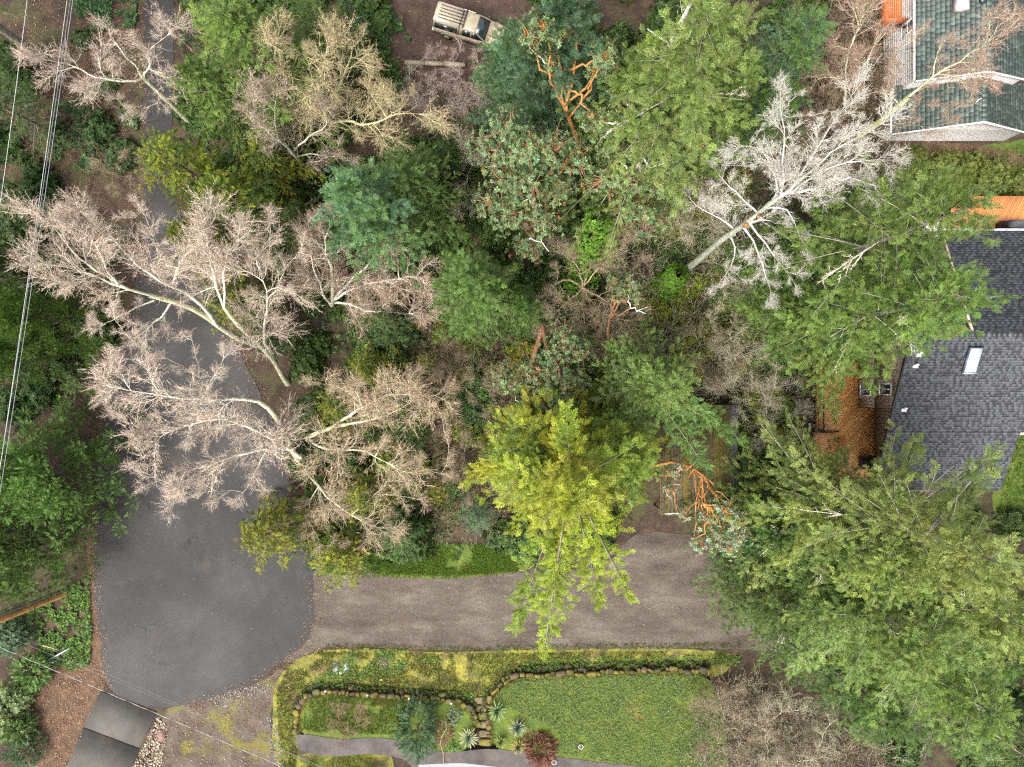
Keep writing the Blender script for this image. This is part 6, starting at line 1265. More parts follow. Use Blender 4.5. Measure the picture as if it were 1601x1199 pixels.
leafy_tree('madrona_tree', 'small madrona with bright orange curved stem beside the mossy shed', (1006, 735), [(1135,800,10.5,.7),(1155,815,10.5,.75),(1120,840,10,.7),(1145,850,10,.75),(1160,838,10,.55),(1095,850,9.5,.6),(1045,765,8.5,.35),(1070,805,9,.4),(1060,735,8.5,.5),(1105,815,10,.45)], 6, ORG, (.10,.13,.065), (.23,.26,.15), .12, .15, 160, trunk=[(1006,735,0),(1022,728,3),(1050,722,5.5),(1082,730,7.2),(1098,742,8.4)],
           limbs=[[(1082,730,7),(1098,742,8.2),(1107,755,8.8),(1106,768,9.2),(1096,782,9.5),(1100,790,9.8)],[(1100,748,8.4),(1096,760,8.8),(1093,772,9.2),(1099,786,9.6)],[(1100,788,9.7),(1113,797,9.9),(1122,815,10)],[(1100,788,9.7),(1125,790,10.1),(1150,797,10.3)],[(1106,792,9.8),(1104,815,9.9),(1103,835,9.9),(1085,842,9.7)],[(1108,793,9.8),(1118,820,10)],[(1040,745,7.6),(1052,746,8),(1060,752,8.3)],[(1050,762,8),(1055,785,8.4),(1060,800,8.7)]], dead=[[(1040,803,8.6),(1062,803,9),(1080,812,9.3)],[(1046,760,8.2),(1042,772,8.6),(1050,780,8.8)]])

# ------------------------------------------------------------------ leafless trees
LCH, LCH2 = (.44, .415, .31), (.56, .55, .43); TW = (.36, .305, .245); PINK = (.35, .255, .20)
bare_tree('bare_tree', 'leafless tree with pinkish twigs and grey lichen limbs leaning over the wires', (300, 195), [[(298,193,.5),(255,150,3.5),(225,122,5.5),(210,100,7),(180,68,8),(172,50,8.6)],[(225,122,5.5),(235,100,6.8),(232,80,7.6),(262,55,8.4)],[(222,124,5.5),(190,128,6.5),(152,120,7.4),(115,103,8),(80,95,8.4)],(205,180,5),(262,165,5),(270,110,7),(175,105,7.5),(215,60,8),(250,40,8.5),(130,140,7),(100,110,8),(185,155,6)], 1, LCH, (.34, .285, .23), (.33, .245, .195), .16, 2, 6, twigs=1, up=.15, lich=LCH2, tw=.85, dens=1.3)
bare_tree('bare_tree', 'big leafless tree with thick lichen-white limbs reaching left over the road', (425, 548), [[(423,547,.3),(365,525,3.5),(300,482,7),(200,452,10.5),(140,428,12),(85,415,13)],[(200,452,10.5),(165,430,11.5),(125,405,12.4),(92,365,13),(70,345,13.4)],[(185,447,11),(165,418,11.8),(150,380,12.5),(120,358,13)],[(340,510,5),(300,465,7.5),(265,447,9),(215,415,10.5),(180,375,11.5),(155,355,12)],[(268,447,8.8),(285,408,10),(305,385,10.8),(330,390,11)],[(240,470,9),(200,490,9.8),(165,505,10)],(120,330,13),(200,340,12.5),(240,370,12),(110,450,12.5),(170,470,11.5),(250,420,11),(60,380,13.5),(90,330,13.5),(225,330,12),(140,500,11.5),(195,540,9.5)], 2, LCH, TW, PINK, .21, 2, 7, up=.12, lich=LCH2, tw=.9, ratio=.34, dens=1.4)
bare_tree('bare_tree', 'leafless budding tree whose pinkish twigs spread over the dark road bend', (478, 735), [[(476,733,.4),(455,700,3),(440,665,5.5),(405,628,8),(340,625,10),(268,620,11.5),(200,610,12.5)],[(455,700,3),(400,705,6),(350,720,7.5),(300,745,8.5)],[(470,715,2.5),(430,690,5),(350,655,8.5),(265,675,10)],(165,600,12.5),(175,640,12),(160,620,12.5),(220,700,10.5),(190,560,12.5),(260,560,12),(310,590,11),(230,740,9),(285,780,7.5),(320,760,8),(250,650,11),(330,690,9),(200,660,11),(180,500,12.5),(215,525,12.5),(290,690,10),(380,770,6),(350,560,11),(300,530,11.5)], 3, LCH, (.38, .325, .265), (.36, .265, .21), .21, 2, 7, up=.12, lich=LCH2, tw=.95, ratio=.36, dens=1.4)
bare_tree('bare_tree', 'leafless tree with upright white-lichened limbs standing at the road edge', (448, 600), [[(447,599,.4),(425,560,3.5),(385,520,7),(350,480,9.2),(336,430,10.5),(325,390,11.4),(330,350,12.2)],[(425,560,3.5),(412,520,6),(420,470,8),(405,420,9.6)],[(350,480,9.2),(352,410,10.6),(372,370,11.5)],(395,420,11),(420,400,10),(380,350,12),(340,330,12.5),(300,410,12),(450,450,9),(430,500,8),(390,460,9),(290,470,11),(420,340,11.5),(470,390,9)], 4, LCH, TW, PINK, .17, 2, 6, up=.15, lich=LCH2, tw=.85, ratio=.36, dens=1.4)
bare_tree('bare_tree', 'leafless tree with budded branches spreading over dark cedars toward the brambles', (482, 690), [[(481,689,.3),(485,682,1.5),(520,668,4),(555,661,5.5),(600,650,7),(640,630,7.8)],[(484,686,1),(500,700,3),(540,703,5),(575,708,6),(610,725,6.8)],[(478,735,1.5),(510,775,4),(550,805,5.5),(590,825,6)],[(520,668,4),(560,640,6),(610,618,7.5),(680,618,8)],(690,650,7),(700,690,6),(650,720,6.5),(560,600,8),(520,610,8),(640,590,7.5),(600,760,6),(500,850,4.5),(540,850,5),(650,780,6),(690,740,5.5),(500,600,8),(600,690,7),(480,810,4)], 5, LCH, (.30, .25, .165), (.29, .20, .13), .18, 2, 7, up=.12, lich=(.36, .36, .22), tw=.9, ratio=.36, dens=1.4)
bare_tree('bare_tree', 'silvery multi-stemmed leafless tree below the blue-green fir', (518, 480), [[(518,480,.2),(520,470,1.5),(519,420,5),(512,405,6),(508,375,7),(520,345,8)],[(518,478,.3),(505,460,2.5),(500,440,4),(488,410,5.5),(485,370,7)],[(520,470,1.2),(550,452,3.5),(590,440,5),(640,432,6),(662,440,6.3)],[(520,474,.8),(545,475,2.5),(570,485,3.5),(600,487,4),(640,490,4.2)],[(521,470,1.5),(545,440,4),(572,415,5.5),(600,390,6.5)],(550,365,7),(475,430,5),(575,380,6.8),(620,400,6.5),(535,390,7),(460,400,6.5),(600,460,4.5)], 6, (.42, .40, .34), (.28, .23, .17), (.26, .17, .12), .14, 2, 5, tw=.7, up=.1, ratio=.35, lich=LCH2)
bare_tree('bare_tree', 'leafless yellow-lichened tree fanning out beside the hemlock', (520, 215), [[(520,215,0.2),(510,185,3.625),(505,150,6.525),(505,110,9.425),(512,70,11.6)],[(512,190,3.19),(540,190,5.075),(575,195,6.525),(620,180,7.975),(655,178,8.7)],[(512,195,2.9),(500,175,4.35),(470,150,7.25),(440,115,9.425),(425,80,11.31)],[(510,180,4.35),(525,150,6.525),(545,100,9.425),(552,70,11.02)],(590,100,10.15),(480,80,11.6),(455,70,11.6),(600,140,8.7),(640,150,7.975),(575,140,8.7),(430,140,8.7),(560,210,5.8),(450,165,7.25),(610,205,6.525)], 7, (.34, .32, .17), (.28, .23, .13), None, .16, 2, 5, tw=.8, up=.08, ratio=.34, plain=True, lich=(.40, .38, .22), dens=.95)
bare_tree('bare_tree', 'arching leafless stems at the corner of the lot beside the blue-green fir', (490, 285), [[(490,285,0.2),(465,245,3.9),(435,215,6.5),(430,180,8.45),(432,150,9.75)],[(480,270,1.95),(450,232,5.85),(415,205,7.8),(400,190,8.45),(395,160,9.75)],[(460,235,4.55),(485,212,5.85),(510,195,6.5),(508,170,7.8)],(520,245,4.55),(410,140,9.75),(440,130,9.75),(540,250,3.9),(530,225,5.2),(425,230,7.15),(380,170,9.75)], 8, (.36, .33, .25), (.28, .22, .16), None, .1, 2, 4, tw=.7, up=.05, ratio=.34, plain=True, dens=1.0)
bare_tree('bare_shrub', 'twiggy grey leafless shrub behind the timber edging', (690, 185), [(640,115,3),(665,85,4),(690,75,4.4),(720,72,4.4),(745,85,4.2),(765,110,4),(650,150,2.8),(740,150,3),(700,110,4),(675,125,3.8),(720,120,4),(755,135,3.5)], 9, (.36, .33, .28), (.24, .18, .15), None, .08, 2, 6, tw=.65, up=.1, ratio=.42, plain=True, group='leafless shrubs', cat='shrub', fork=.12, lich=(.45, .43, .38), dens=3)
WB, WB2 = (.28, .27, .245), (.40, .39, .355)
bare_tree('dead_birch', 'tall dead white birch with lichen-covered limbs and two bare patches', (1058, 432), [
    [(1200,322,13.5),(1235,300,15),(1280,295,16),(1330,281,16.6),(1405,300,17)],[(1195,326,13.2),(1222,300,14.6),(1225,225,16),(1220,155,16.6)],[(1220,308,14.5),(1240,290,15.4),(1282,222,17),(1332,148,18)],[(1222,305,14.6),(1238,294,15.4),(1300,240,17.2),(1378,194,18.2)],[(1190,330,13),(1214,300,14.2),(1195,240,15),(1160,228,15.2)],[(1230,300,15),(1252,289,15.8),(1325,252,17.4),(1392,250,18)],
    [(1165,350,11.5),(1190,338,12.6),(1150,300,12.4),(1120,268,12.4)],[(1128,375,9),(1150,360,10.2),(1110,335,10.2),(1080,312,10)],[(1195,326,13.2),(1230,330,13.8),(1262,390,13.5)],[(1170,346,11.8),(1195,380,12),(1242,442,11.6)],[(1160,352,11.2),(1185,395,11),(1205,455,10)],[(1140,366,9.8),(1150,400,10),(1122,446,9)],
    (1300,175,17.6),(1262,180,17),(1350,225,17.8),(1245,150,16.8),(1290,260,16.8),(1360,275,17),(1190,200,15.6),(1250,240,16.4),(1175,260,14.6),(1140,240,13),(1310,210,17.6),(1270,320,15.6),(1310,310,16),(1215,390,12.6),(1170,440,10.5),(1225,350,13.6),(1135,300,11.5),(1340,180,18),(1200,270,15),(1180,410,11)], 10, WB, (.36, .335, .29), None, .24, 2, 6, tw=.6, up=.06, ratio=.34, plain=True, trunk=[(1058,432,0),(1090,408,5),(1128,375,9),(1165,350,11.5),(1200,322,13.5),(1240,292,15.4),(1275,262,16.8)], lich=WB2, start=.12, dens=2.0, blen=.55)
bt = [o for o in COL.objects if o.name == 'dead_birch'][0]
for (px, py, h, s) in ((1167, 351, 11.6, .13), (1187, 338, 12.7, .09)):
    c = P(px, py, h + .25); g = Geo(); a = math.atan2(-30, 38); M4 = np.eye(4); M4[:3, :3] = np.array(Matrix.Rotation(rad(38), 3, 'Z')); M4[:3, 3] = c; g.box((-s * 1.2, -s * .85, -.12), (s * 1.2, s * .85, .02), (.17, .085, .03), M4); g.build('bare_wood_patch', M_BARK, bt)
bare_tree('bare_tree', 'leafless yellow-lichened tree bending over the roofs of the white house', (1305, 248), [[(1304,247,.4),(1345,212,4),(1390,178,6.5),(1440,135,9.5),(1500,95,12),(1545,65,13)],(1440,45,11),(1475,65,11),(1510,160,9),(1485,190,7.5),(1400,85,10),[(1320,160,4),(1322,120,6),(1330,75,8),(1345,35,9)],[(1322,130,5.5),(1350,100,7.5),(1372,65,8.6)],(1425,195,6),(1345,130,7.5),(1460,130,10),(1550,135,11),(1430,160,8.5),(1520,130,11),(1500,60,12),(1385,140,8),(1470,165,8.5),(1395,120,9)], 11, (.37, .36, .21), (.27, .21, .16), (.25, .14, .10), .22, 2, 6, tw=.8, up=.12, ratio=.42, lich=(.45, .45, .30), dens=1.4)
bare_tree('bare_shrub', 'spindly leafless shrub with straight stems radiating in the middle of the lot', (912, 470), [[(912,470,.1),(910,450,3),(880,438,4.2),(845,480,5)],[(910,450,3),(905,420,4.5),(880,395,5.5)],[(911,448,3),(935,420,4.5),(975,385,5.8)],[(911,448,3),(925,410,4.6),(955,375,5.8)],[(911,450,3),(950,475,4),(985,530,5)],[(911,452,2.8),(912,490,3.8),(918,530,4.4)],[(911,450,3),(885,475,4),(850,505,4.6)],[(911,450,3),(930,490,3.8),(955,530,4.6)],(870,420,5),(960,450,4.5),(900,390,5.5),(890,510,4),(1000,410,5)], 12, (.25, .20, .12), (.22, .17, .11), None, .09, 1, 6, tw=.9, up=.03, ratio=.35, plain=True, group='leafless shrubs', cat='shrub')
for k, (bx, by, lab, ends) in enumerate([
    (1150, 500, 'greyish leafless shrub between the small ivy trunk and the tall firs', [(1130,470,4),(1165,455,4),(1200,480,4.5),(1210,520,4.5),(1180,550,4),(1130,540,3.5),(1110,500,3.5)]),
    (1165, 590, 'pale leafless shrub above the mossy shed roof', [(1150,560,4),(1190,545,4.5),(1215,580,5),(1205,620,4.5),(1160,640,4),(1135,600,3.5),(1150,660,5)]),
    (1110, 560, 'brown leafless shrub beside the fir above the shed', [(1090,530,3),(1130,520,3.5),(1150,560,3.5),(1110,590,3),(1085,570,3)]),
    (1215, 650, 'leafless lichened shrub against the cedar deck', [(1200,610,4),(1240,600,4.5),(1250,640,4.5),(1230,690,4),(1195,680,3.5)]),
    (1085, 330, 'feathery grey leafless shrub behind the dead birch', [(1050,300,5),(1090,285,5.5),(1125,300,5.5),(1120,350,5),(1080,370,4.5),(1050,345,4.5)]),
    (1255, 250, 'reddish leafless shrub between the dead birch and the white house', [(1230,210,5),(1270,190,5.5),(1310,200,5.5),(1320,250,5),(1280,280,4.5),(1300,150,6),(1340,170,6)]),
    (1150, 1140, 'twiggy leafless shrub at the end of the green bed', [(1110,1100,2.5),(1150,1080,3),(1190,1100,3),(1200,1150,3),(1160,1190,2.5),(1110,1170,2.5)]),
    (1235, 1165, 'leafless shrub with curling pale stems below the long pale limb', [(1200,1120,3),(1250,1110,3.5),(1300,1130,3.5),(1290,1180,3.5),(1240,1200,3),(1200,1190,2.5)]),
    (205, 285, 'low pinkish leafless shrub at the narrow road', [(165,260,2.5),(190,245,3),(220,250,3),(235,280,2.5),(180,300,2.5)]),
    (725, 640, 'brown leafless shrub in the bramble thicket', [(690,600,3),(730,590,3),(770,610,3),(780,660,3),(740,690,3),(695,670,3)]),
    (760, 720, 'brown twiggy shrub below the bramble thicket', [(730,690,3),(770,680,3),(790,720,3),(770,760,3),(735,770,3),(715,730,3)]),
    (735, 280, 'thin leafless shrub between the blue-green fir and the grey-green madrona', [(720,230,4),(745,220,4.5),(765,260,4),(750,330,3.5),(715,320,3.5)]),
    (745, 560, 'brown shrub at the foot of the solitary bright fir', [(700,540,2.5),(720,600,2.8),(760,590,2.8),(790,570,2.5),(690,580,2.6)])]):
    warm = k in (2, 5, 6, 8, 9, 10, 12)
    bare_tree('bare_shrub', lab, (bx, by), ends, 50 + k, (.22, .17, .11) if warm else (.34, .32, .22), (.19, .145, .095) if warm else (.25, .22, .15), None, .06, 1, 6, tw=.75, up=.1, ratio=.5, plain=True, group='leafless shrubs', cat='shrub', fork=.08, lich=(.3, .26, .17) if warm else (.42, .41, .30), start=.1, dens=1.4)
# dead stem leaning in front of the light green firs
ds_ = empty('dead_snag', P(985, 300), 'leaning dead grey stem in front of the light green firs', 'tree'); tp = np.array([P(*q) for q in [(985,300,0),(990,265,6),(1000,190,12),(1010,160,13.5),(1030,105,16),(1052,60,18),(1070,25,19.5),(1086,-8,21)]]); g = Geo()
for i in range(len(tp) - 1): g.tubes([tp[i]], [tp[i + 1]], .17 - .014 * i, .17 - .014 * (i + 1), (.42, .40, .37), 7)
g.build('trunk', M_BARK, ds_); g = Geo()
for q in ([(1048,68,17.8),(1030,58,18.2),(1012,45,18.6)], [(1066,32,19),(1058,40,19.4),(1050,48,19.6)], [(1032,102,16.1),(1040,95,16.4),(1045,112,16.6)], [(1018,130,14.9),(1012,142,15.4),(1005,170,15.6)]):
    v = np.array([P(*e) for e in q]); g.tubes(v[:-1], v[1:], [.05, .035], [.035, .012], (.5, .48, .45), 5)
g.build('limbs', M_BARK, ds_)

# ------------------------------------------------------------------ shrubs and garden plants
RH, RH2 = (.075, .125, .03), (.19, .24, .08)
shrub('rhododendron', 'pale green rhododendron at the corner of the driveway', 18, 1120, 2.2, 1.6, 1, RH, RH2, .22, 520); shrub('rhododendron', 'light-leaved rhododendron beside the leaf-covered bank', 35, 1085, 2.0, 1.2, 2, RH, (.22, .26, .12), .2, 380); shrub('rhododendron', 'dark rhododendron next to the power pole', 25, 985, 2.2, 1.5, 3, (.03, .065, .025), (.08, .13, .06), .2, 420)
shrub('juniper_shrub', 'bright green feathery shrub below the twisted cable', 60, 1045, 1.4, 1.1, 4, (.045, .10, .015), (.10, .18, .03), .38, 330, fronds=True); shrub('juniper_shrub', 'dark green feathery shrub on the leaf-covered bank beside the driveway', 52, 1165, 1.6, 1.0, 5, (.02, .055, .018), (.05, .10, .03), .36, 280, fronds=True); shrub('juniper_shrub', 'feathery green shrub between the rhododendrons', 45, 1130, 1.8, .9, 6, (.04, .09, .015), (.09, .16, .03), .36, 220, fronds=True)
shrub('yew_shrub', 'dense dark green yew in the small garden bed', 655, 1125, 2.4, 1.3, 7, (.022, .055, .02), (.055, .105, .035), .34, 620, fronds=True, Ry=2.0)
shrub('heather_shrub', 'low grey-green shrub beside the reddish dwarf maple', 712, 1112, .8, .7, 8, (.09, .12, .06), (.16, .19, .10), .11, 260); shrub('laurel_shrub', 'green shrub at the foot of the pale-edged yucca', 712, 1163, .7, .6, 9, (.06, .12, .02), (.10, .18, .04), .1, 220)
for (x, y, h, R, lab, sd) in [(1222, 720, 1.6, 1.1, 'bright green bush on the planting bed near the pale block', 10), (1245, 690, 1.2, .7, 'small bright green bush beside the box platform', 11), (1210, 640, 2, 1.1, 'green bush beside the lichened bare shrub', 12), (1205, 575, 2.0, 1.2, 'dark green bush below the tall firs', 13), (1195, 700, 1.8, 1.0, 'dark green bush between shed and planting bed', 14)]:
    shrub('leafy_shrub', lab, x, y, h, R, sd, (.05, .105, .02), (.10, .18, .035), .15, int(260 * R * R) + 80)
shrub('dwarf_maple', 'rounded mound of rusty red fine branches beside the yuccas', 843, 1166, 1.1, 1.08, 20, (.085, .030, .018), (.165, .065, .035), .26, 900, fronds=True, Ry=1.25, stem=(.12, .05, .03))
shrub('dwarf_maple', 'reddish dwarf maple with bare bent stem beside the dark yew', 697, 1140, .9, .7, 21, (.15, .07, .05), (.24, .12, .085), .2, 300, fronds=True, Ry=.9, stem=(.3, .22, .15))
bare_tree('bare_shrub', 'twiggy leafless bush on the small raised lawn', (545, 1125), [(520,1105,1.5),(540,1100,1.8),(565,1108,1.8),(570,1130,1.6),(550,1145,1.6),(520,1135,1.4),(535,1160,1.4)], 70, (.22, .16, .10), (.21, .14, .09), None, .035, 1, 6, tw=.5, up=.08, ratio=.45, plain=True, group='leafless shrubs', cat='shrub', fork=.1, start=.1)
g = Geo(); q = np.array([P(*e) for e in [(693,1195,.5),(694,1180,.7),(689,1165,1.0),(690,1152,1.3),(698,1140,1.5),(697,1130,1.6),(691,1128,1.6)]]); g.tubes(q[:-1], q[1:], .03, .02, (.19, .145, .10), 6); tag(g.build('bent_stem', M_BARK), 'pale bent bare stem rising out of the reddish dwarf maple', 'stem')
def yucca(label, px, py, R, n, seed, c0, c1, z=.45):
    rng = np.random.default_rng(seed); b = P(px, py, z); root = empty('yucca', b, label, 'yucca', 'yuccas by the garden steps'); g = Geo(); g.tubes([b - np.array([0, 0, .05])], [b + np.array([0, 0, .2])], .09, .07, (.12, .09, .05), 8, True); g.build('stem', M_BARK, root); g = Geo()
    for i in range(n):
        f = (i + .5) / n; a = i * 2.39996 + rng.normal(0, .12); e = rad(8 + 70 * (1 - f) ** .8 * 0 + 75 * (1 - f)); e = rad(78 - 70 * f + rng.normal(0, 5)); L = R * rng.uniform(.85, 1.1) * (1.0 if f > .3 else .8); d = np.array([math.cos(a) * math.cos(e), math.sin(a) * math.cos(e), math.sin(e)]); s = np.array([-math.sin(a), math.cos(a), 0]); w = .045 * R / .9
        o = b + np.array([0, 0, .15]); m1 = o + d * L * .4; m2 = o + d * L * .75 + np.array([0, 0, -.06 * L * f]); t = o + d * L + np.array([0, 0, -.16 * L * f]); k = np.array(c0) * (1 - f) + np.array(c1) * f; k = k * rng.uniform(.75, 1.25); up = np.cross(d, s) * .012
        g.add([o - s * w * .5, o + s * w * .5, m1 - s * w, m1 + up * -1, m1 + s * w, m2 - s * w * .7, m2 + s * w * .7, t], [[0, 3, 2], [0, 1, 3], [1, 4, 3], [2, 3, 5], [3, 4, 6], [3, 6, 5], [5, 6, 7]], k)
    g.build('leaves', M_LEAF, root)
YU = (.10, .17, .10)
yucca('large yucca with cream-edged leaves beside the stone steps', 733, 1150, .78, 70, 1, (.12, .19, .12), (.36, .36, .19)); yucca('green strap-leaved yucca at the bed corner by the steps', 777, 1109, .80, 50, 2, (.07, .13, .05), (.19, .25, .10)); yucca('blue-green yucca between two others beside the rusty mound', 809, 1135, .72, 60, 3, (.05, .10, .08), (.24, .25, .15)); yucca('yucca with yellow outer leaves against the rusty mound', 810, 1165, .58, 65, 4, (.04, .10, .07), (.36, .28, .07)); yucca('small green yucca at the foot of the stone steps', 783, 1157, .55, 45, 5, (.07, .13, .03), (.2, .2, .06))

# ------------------------------------------------------------------ undergrowth: copies of a few bushes, ferns and twig thickets
def bush_proto(seed, n=750, R=1.0, h=1.0, rose=.17):
    rng = np.random.default_rng(seed); ph = rng.uniform(0, 6.28, n); ct = rng.uniform(-.05, 1, n); st = np.sqrt(np.clip(1 - ct * ct, 0, 1)); q = rng.uniform(.45, 1.05, n); lump = .6 + .8 * vnoise(np.cos(ph) * 1.8 + seed, np.sin(ph) * 1.8 + ct * 3, seed)
    d = np.stack([st * np.cos(ph), st * np.sin(ph), ct], 1); p = d * np.array([R, R, h])[None] * (q * lump)[:, None] + np.array([0, 0, .08]); g = Geo(); X = d + np.array([0, 0, .35]) + rng.normal(0, .35, (n, 3)); Zn = rng.normal(0, 1, (n, 3)); tone = np.clip(1 + rng.normal(0, .2, n), .4, 1.7) / 2; mx = rng.uniform(0, 1, n)
    for j in range(4):
        m = np.arange(n) % 4 == j; g.inst(ROSE[j], p[m], np.cross(Zn[m], X[m]), X[m], rng.uniform(.7, 1.3, m.sum()) * rose, np.stack([0 * tone[m], tone[m], mx[m]], 1), np.stack([np.ones(m.sum()), tone[m], mx[m]], 1))
    f = g.mesh('foliage'); f.materials.append(M_CROWN); s_ = Geo(); k = 10; mid = p[:k] * .5 + rng.normal(0, .05, (k, 3)); s_.tubes(np.zeros((k, 3)), mid, .02, .014, (.11, .08, .055), 4); s_.tubes(mid, p[:k], .014, .006, (.11, .08, .055), 3); t = s_.mesh('stems'); t.materials.append(M_BARK); return t, f
def fern_proto(seed):
    rng = np.random.default_rng(seed); n = 20; a = np.arange(n) * 2.4 + rng.normal(0, .2, n); e = rng.uniform(.15, .8, n); X = np.stack([np.cos(a) * np.cos(e), np.sin(a) * np.cos(e), np.sin(e)], 1); Z = np.cross(X, np.stack([-np.sin(a), np.cos(a), 0 * a], 1)); Z *= np.sign(Z[:, 2:3]); T = frond_template(seed + 70, 16, .026, 68, .6, .16, .28); g = Geo(); tone = rng.uniform(.8, 1.25, n) / 2; mx = rng.uniform(0, 1, n)
    g.inst(T, np.tile([0, 0, .05], (n, 1)), X, Z, rng.uniform(.8, 1.15, n), np.stack([.2 + 0 * tone, tone, mx], 1), np.stack([np.ones(n), tone, mx], 1)); f = g.mesh('fronds'); f.materials.append(M_CROWN); s_ = Geo(); s_.tubes([[0, 0, 0]], [[0, 0, .1]], .07, .05, (.08, .055, .035), 7, True); t = s_.mesh('crown_base'); t.materials.append(M_BARK); return t, f
def twig_proto(seed, bark, twig):
    rng = np.random.default_rng(seed); sk = Skel(rng); sk.dens = 3.0
    for k in range(8):
        a = k * .785 + rng.normal(0, .3); L = rng.uniform(.9, 1.5); e = np.array([math.cos(a) * L, math.sin(a) * L, rng.uniform(.5, 1.5)]); pts = bez(np.zeros(3), np.array([e[0] * .3, e[1] * .3, e[2] * .9]), e, 5); pts[1:-1] += rng.normal(0, .05, (4, 3)); sk.grow(pts, .018, .008, 0, 1, 5, .5, .05, .15, start=.1)
    g = Geo(); A = np.array(sk.A); g.tubes(A, np.array(sk.B), np.array(sk.Ra), np.array(sk.Rb), jitcol(rng, bark, len(A), .05, .2), 3); t = g.mesh('stems'); t.materials.append(M_TWIG); g = Geo(); pos = np.array([q[0] for q in sk.tips]); X = np.array([q[1] for q in sk.tips]); w = rng.integers(0, 5, len(pos)); S = rng.uniform(.3, .6, len(pos)); C = jitcol(rng, twig, len(pos), .06, .25)
    for k in range(5): m = w == k; g.inst(TWIG_PLAIN[k], pos[m], X[m], rng.normal(0, 1, (m.sum(), 3)), S[m], C[m])
    f = g.mesh('twigs'); f.materials.append(M_TWIG); return t, f
BUSH = [bush_proto(i) for i in range(3)]; FERN = [fern_proto(i) for i in range(2)]; BROWN = [twig_proto(i, (.17, .135, .085), (.145, .105, .065)) for i in range(3)]; GREY = [twig_proto(10 + i, (.26, .24, .16), (.22, .19, .125)) for i in range(3)]
TAKEN = []
for (x, y, h, R, lab, sd) in [(1470, 262, 1.6, 1.2, 'olive bush on the lawn below the white gable wall', 90), (1540, 280, 1.8, 1.4, 'yellow-green bush beside the lawn of the white house', 91), (1590, 295, 1.5, 1.2, 'round green bush next to the raised cedar deck', 92), (1420, 255, 1.5, 1.1, 'brownish bush at the corner of the white house bed', 93), (1510, 255, 1.0, .8, 'low dark fern-like bush in the rusty leaf bed', 94)]:
    shrub('leafy_shrub', lab, x, y, h, R, sd, (.06, .085, .015), (.13, .15, .03), .14, int(240 * R * R) + 80)
KEEP_OUT = [pxpoly(q) for q in ([(960,830),(1100,830),(1150,1020),(960,1020)], [(1000,615),(1150,615),(1150,830),(1000,830)], [(555,850),(815,845),(815,1020),(480,1020),(480,880)], [(142,640),(205,300),(215,-50),(292,-50),(278,330),(335,480),(400,600),(450,700),(478,810),(500,1010),(142,1100)], [(1262,600),(1700,600),(1700,790),(1262,750)], [(1285,330),(1700,330),(1700,600),(1320,600)], [(1376,-60),(1700,-60),(1700,340),(1400,235)], [(600,-60),(830,-60),(800,125),(640,100)], [(420,1000),(1085,1000),(1085,1230),(420,1230)])]
def fill(name, label, cat, group, protos, poly, gap, seed, sc, pal=None, pal2=None, parts=('stems', 'foliage'), limit=60):
    rng = np.random.default_rng(seed); q = in_poly_points(pxpoly(poly), 900, rng); k = 0
    for x, y in q:
        if k >= limit: break
        if any((x - a) ** 2 + (y - b) ** 2 < gap * gap for a, b in TAKEN): continue
        if any(inpoly(np.array([x]), np.array([y]), z)[0] for z in KEEP_OUT): continue
        TAKEN.append((x, y)); t, f = protos[rng.integers(0, len(protos))]; o = empty(name, (x, y, 0), label, cat, group, rng.uniform(0, 6.28)); s_ = rng.uniform(*sc); o.scale = (s_, s_ * rng.uniform(.85, 1.15), s_ * rng.uniform(.8, 1.25)); link(parts[0], t, o); c = link(parts[1], f, o); c['kind'] = 'stuff'; k += 1
        if pal: leafcol(c, pal, pal2, rng)
fill('bramble_shrub', 'brown leafless bramble bush in the thicket beside the solitary bright fir', 'shrub', 'brown bramble bushes', BROWN, [(640,500),(700,470),(830,520),(850,640),(790,770),(720,840),(650,780),(670,640)], .95, 1, (.8, 1.3), parts=('stems', 'twigs'), limit=32)
fill('brush_shrub', 'grey-green leafless brush in the strip beside the mossy shed and dead birch', 'shrub', 'grey brush bushes', GREY, [(1010,290),(1130,240),(1210,420),(1255,600),(1240,760),(1165,690),(1060,610),(1000,480)], 1.05, 2, (.9, 1.6), parts=('stems', 'twigs'), limit=40)
fill('brush_shrub', 'reddish-brown leafless brush between the dead birch and the white house', 'shrub', 'brown brush bushes by the white house', BROWN, [(1190,60),(1375,30),(1395,230),(1400,300),(1200,330),(1120,230)], 1.15, 3, (.9, 1.6), parts=('stems', 'twigs'), limit=36)
fill('brush_shrub', 'twiggy grey bush in the brush at the end of the green bed', 'shrub', 'grey bushes by the garden', GREY + BROWN[:1], [(1080,1060),(1160,1055),(1260,1090),(1340,1140),(1420,1230),(1090,1230)], .85, 4, (.7, 1.1), parts=('stems', 'twigs'), limit=45)
fill('salal_bush', 'dark green salal bush in the shaded undergrowth of the lot', 'shrub', 'salal bushes of the lot', BUSH, [(470,250),(720,230),(1090,240),(1210,430),(1260,560),(1200,760),(1000,620),(960,840),(760,850),(480,880),(480,560)], 1.25, 5, (.8, 1.5), 'mid', 'deep', limit=120)
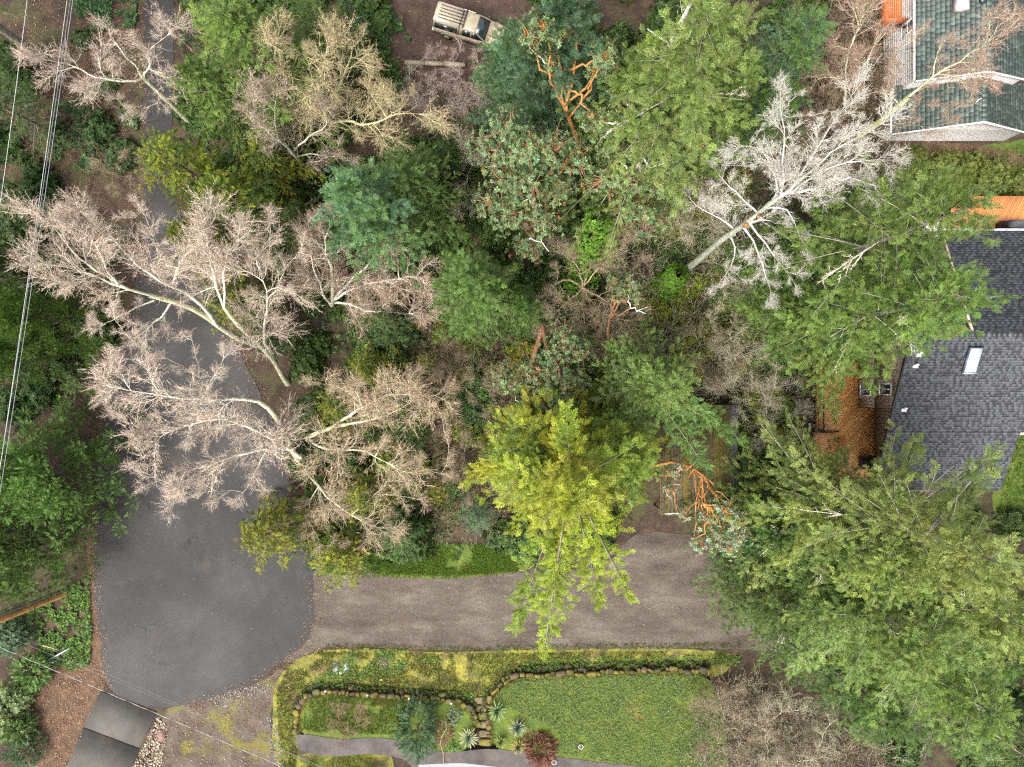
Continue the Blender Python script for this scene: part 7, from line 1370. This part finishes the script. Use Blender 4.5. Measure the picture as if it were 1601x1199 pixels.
fill('sword_fern', 'sword fern with arching fronds in the undergrowth of the lot', 'fern', 'sword ferns of the lot', FERN, [(470,250),(720,230),(1090,240),(1210,430),(1260,560),(1200,760),(1000,620),(960,840),(760,850),(480,880),(480,560)], .75, 6, (.8, 1.3), 'mid', 'pine', ('crown_base', 'fronds'), limit=50)
fill('salal_bush', 'green salal bush under the cedars beside the narrow road', 'shrub', 'salal bushes by the narrow road', BUSH, [(295,-40),(600,-40),(600,200),(480,260),(310,330)], 1.3, 7, (.8, 1.5), 'deep', 'mid', limit=28)
fill('salal_bush', 'green salal bush on the slope across the road under the wires', 'shrub', 'salal bushes across the road', BUSH, [(-30,280),(140,300),(190,400),(140,650),(-30,660)], 1.3, 8, (.8, 1.5), 'deep', 'deep', limit=22)
fill('salal_bush', 'green salal bush below the spreading firs beside the garden', 'shrub', 'salal bushes below the spreading firs', BUSH, [(1160,800),(1300,780),(1620,800),(1650,1230),(1400,1230),(1240,1080),(1170,1030)], 1.5, 9, (1.0, 1.7), 'deep', 'mid', limit=24)
fill('salal_bush', 'dark green salal bush on the leaf-strewn slope beyond the pinkish bare tree', 'shrub', 'salal bushes of the far slope', BUSH, [(-30,90),(200,20),(205,300),(-30,290)], 1.8, 10, (.7, 1.3), 'deep', 'deep', limit=9)
fill('salal_bush', 'green salal bush beside the soft green fir near the white house', 'shrub', 'salal bushes near the white house', BUSH, [(840,-60),(1380,-60),(1380,60),(1180,140),(840,140)], 1.6, 11, (.9, 1.5), 'deep', 'mid', limit=24)
fill('salal_bush', 'olive-green leafy bush growing through the bare brush of the lot', 'shrub', 'olive bushes in the bare brush', BUSH, [(640,480),(830,520),(850,640),(790,770),(700,830),(650,700)], .75, 12, (.6, .95), 'mid', 'gold', limit=26)
fill('salal_bush', 'olive-green leafy bush among the grey brush beside the dead birch', 'shrub', 'olive bushes beside the dead birch', BUSH, [(1010,290),(1130,240),(1210,420),(1255,600),(1240,760),(1165,690),(1060,610),(1000,480)], .8, 13, (.7, 1.15), 'mid', 'gold', limit=44)
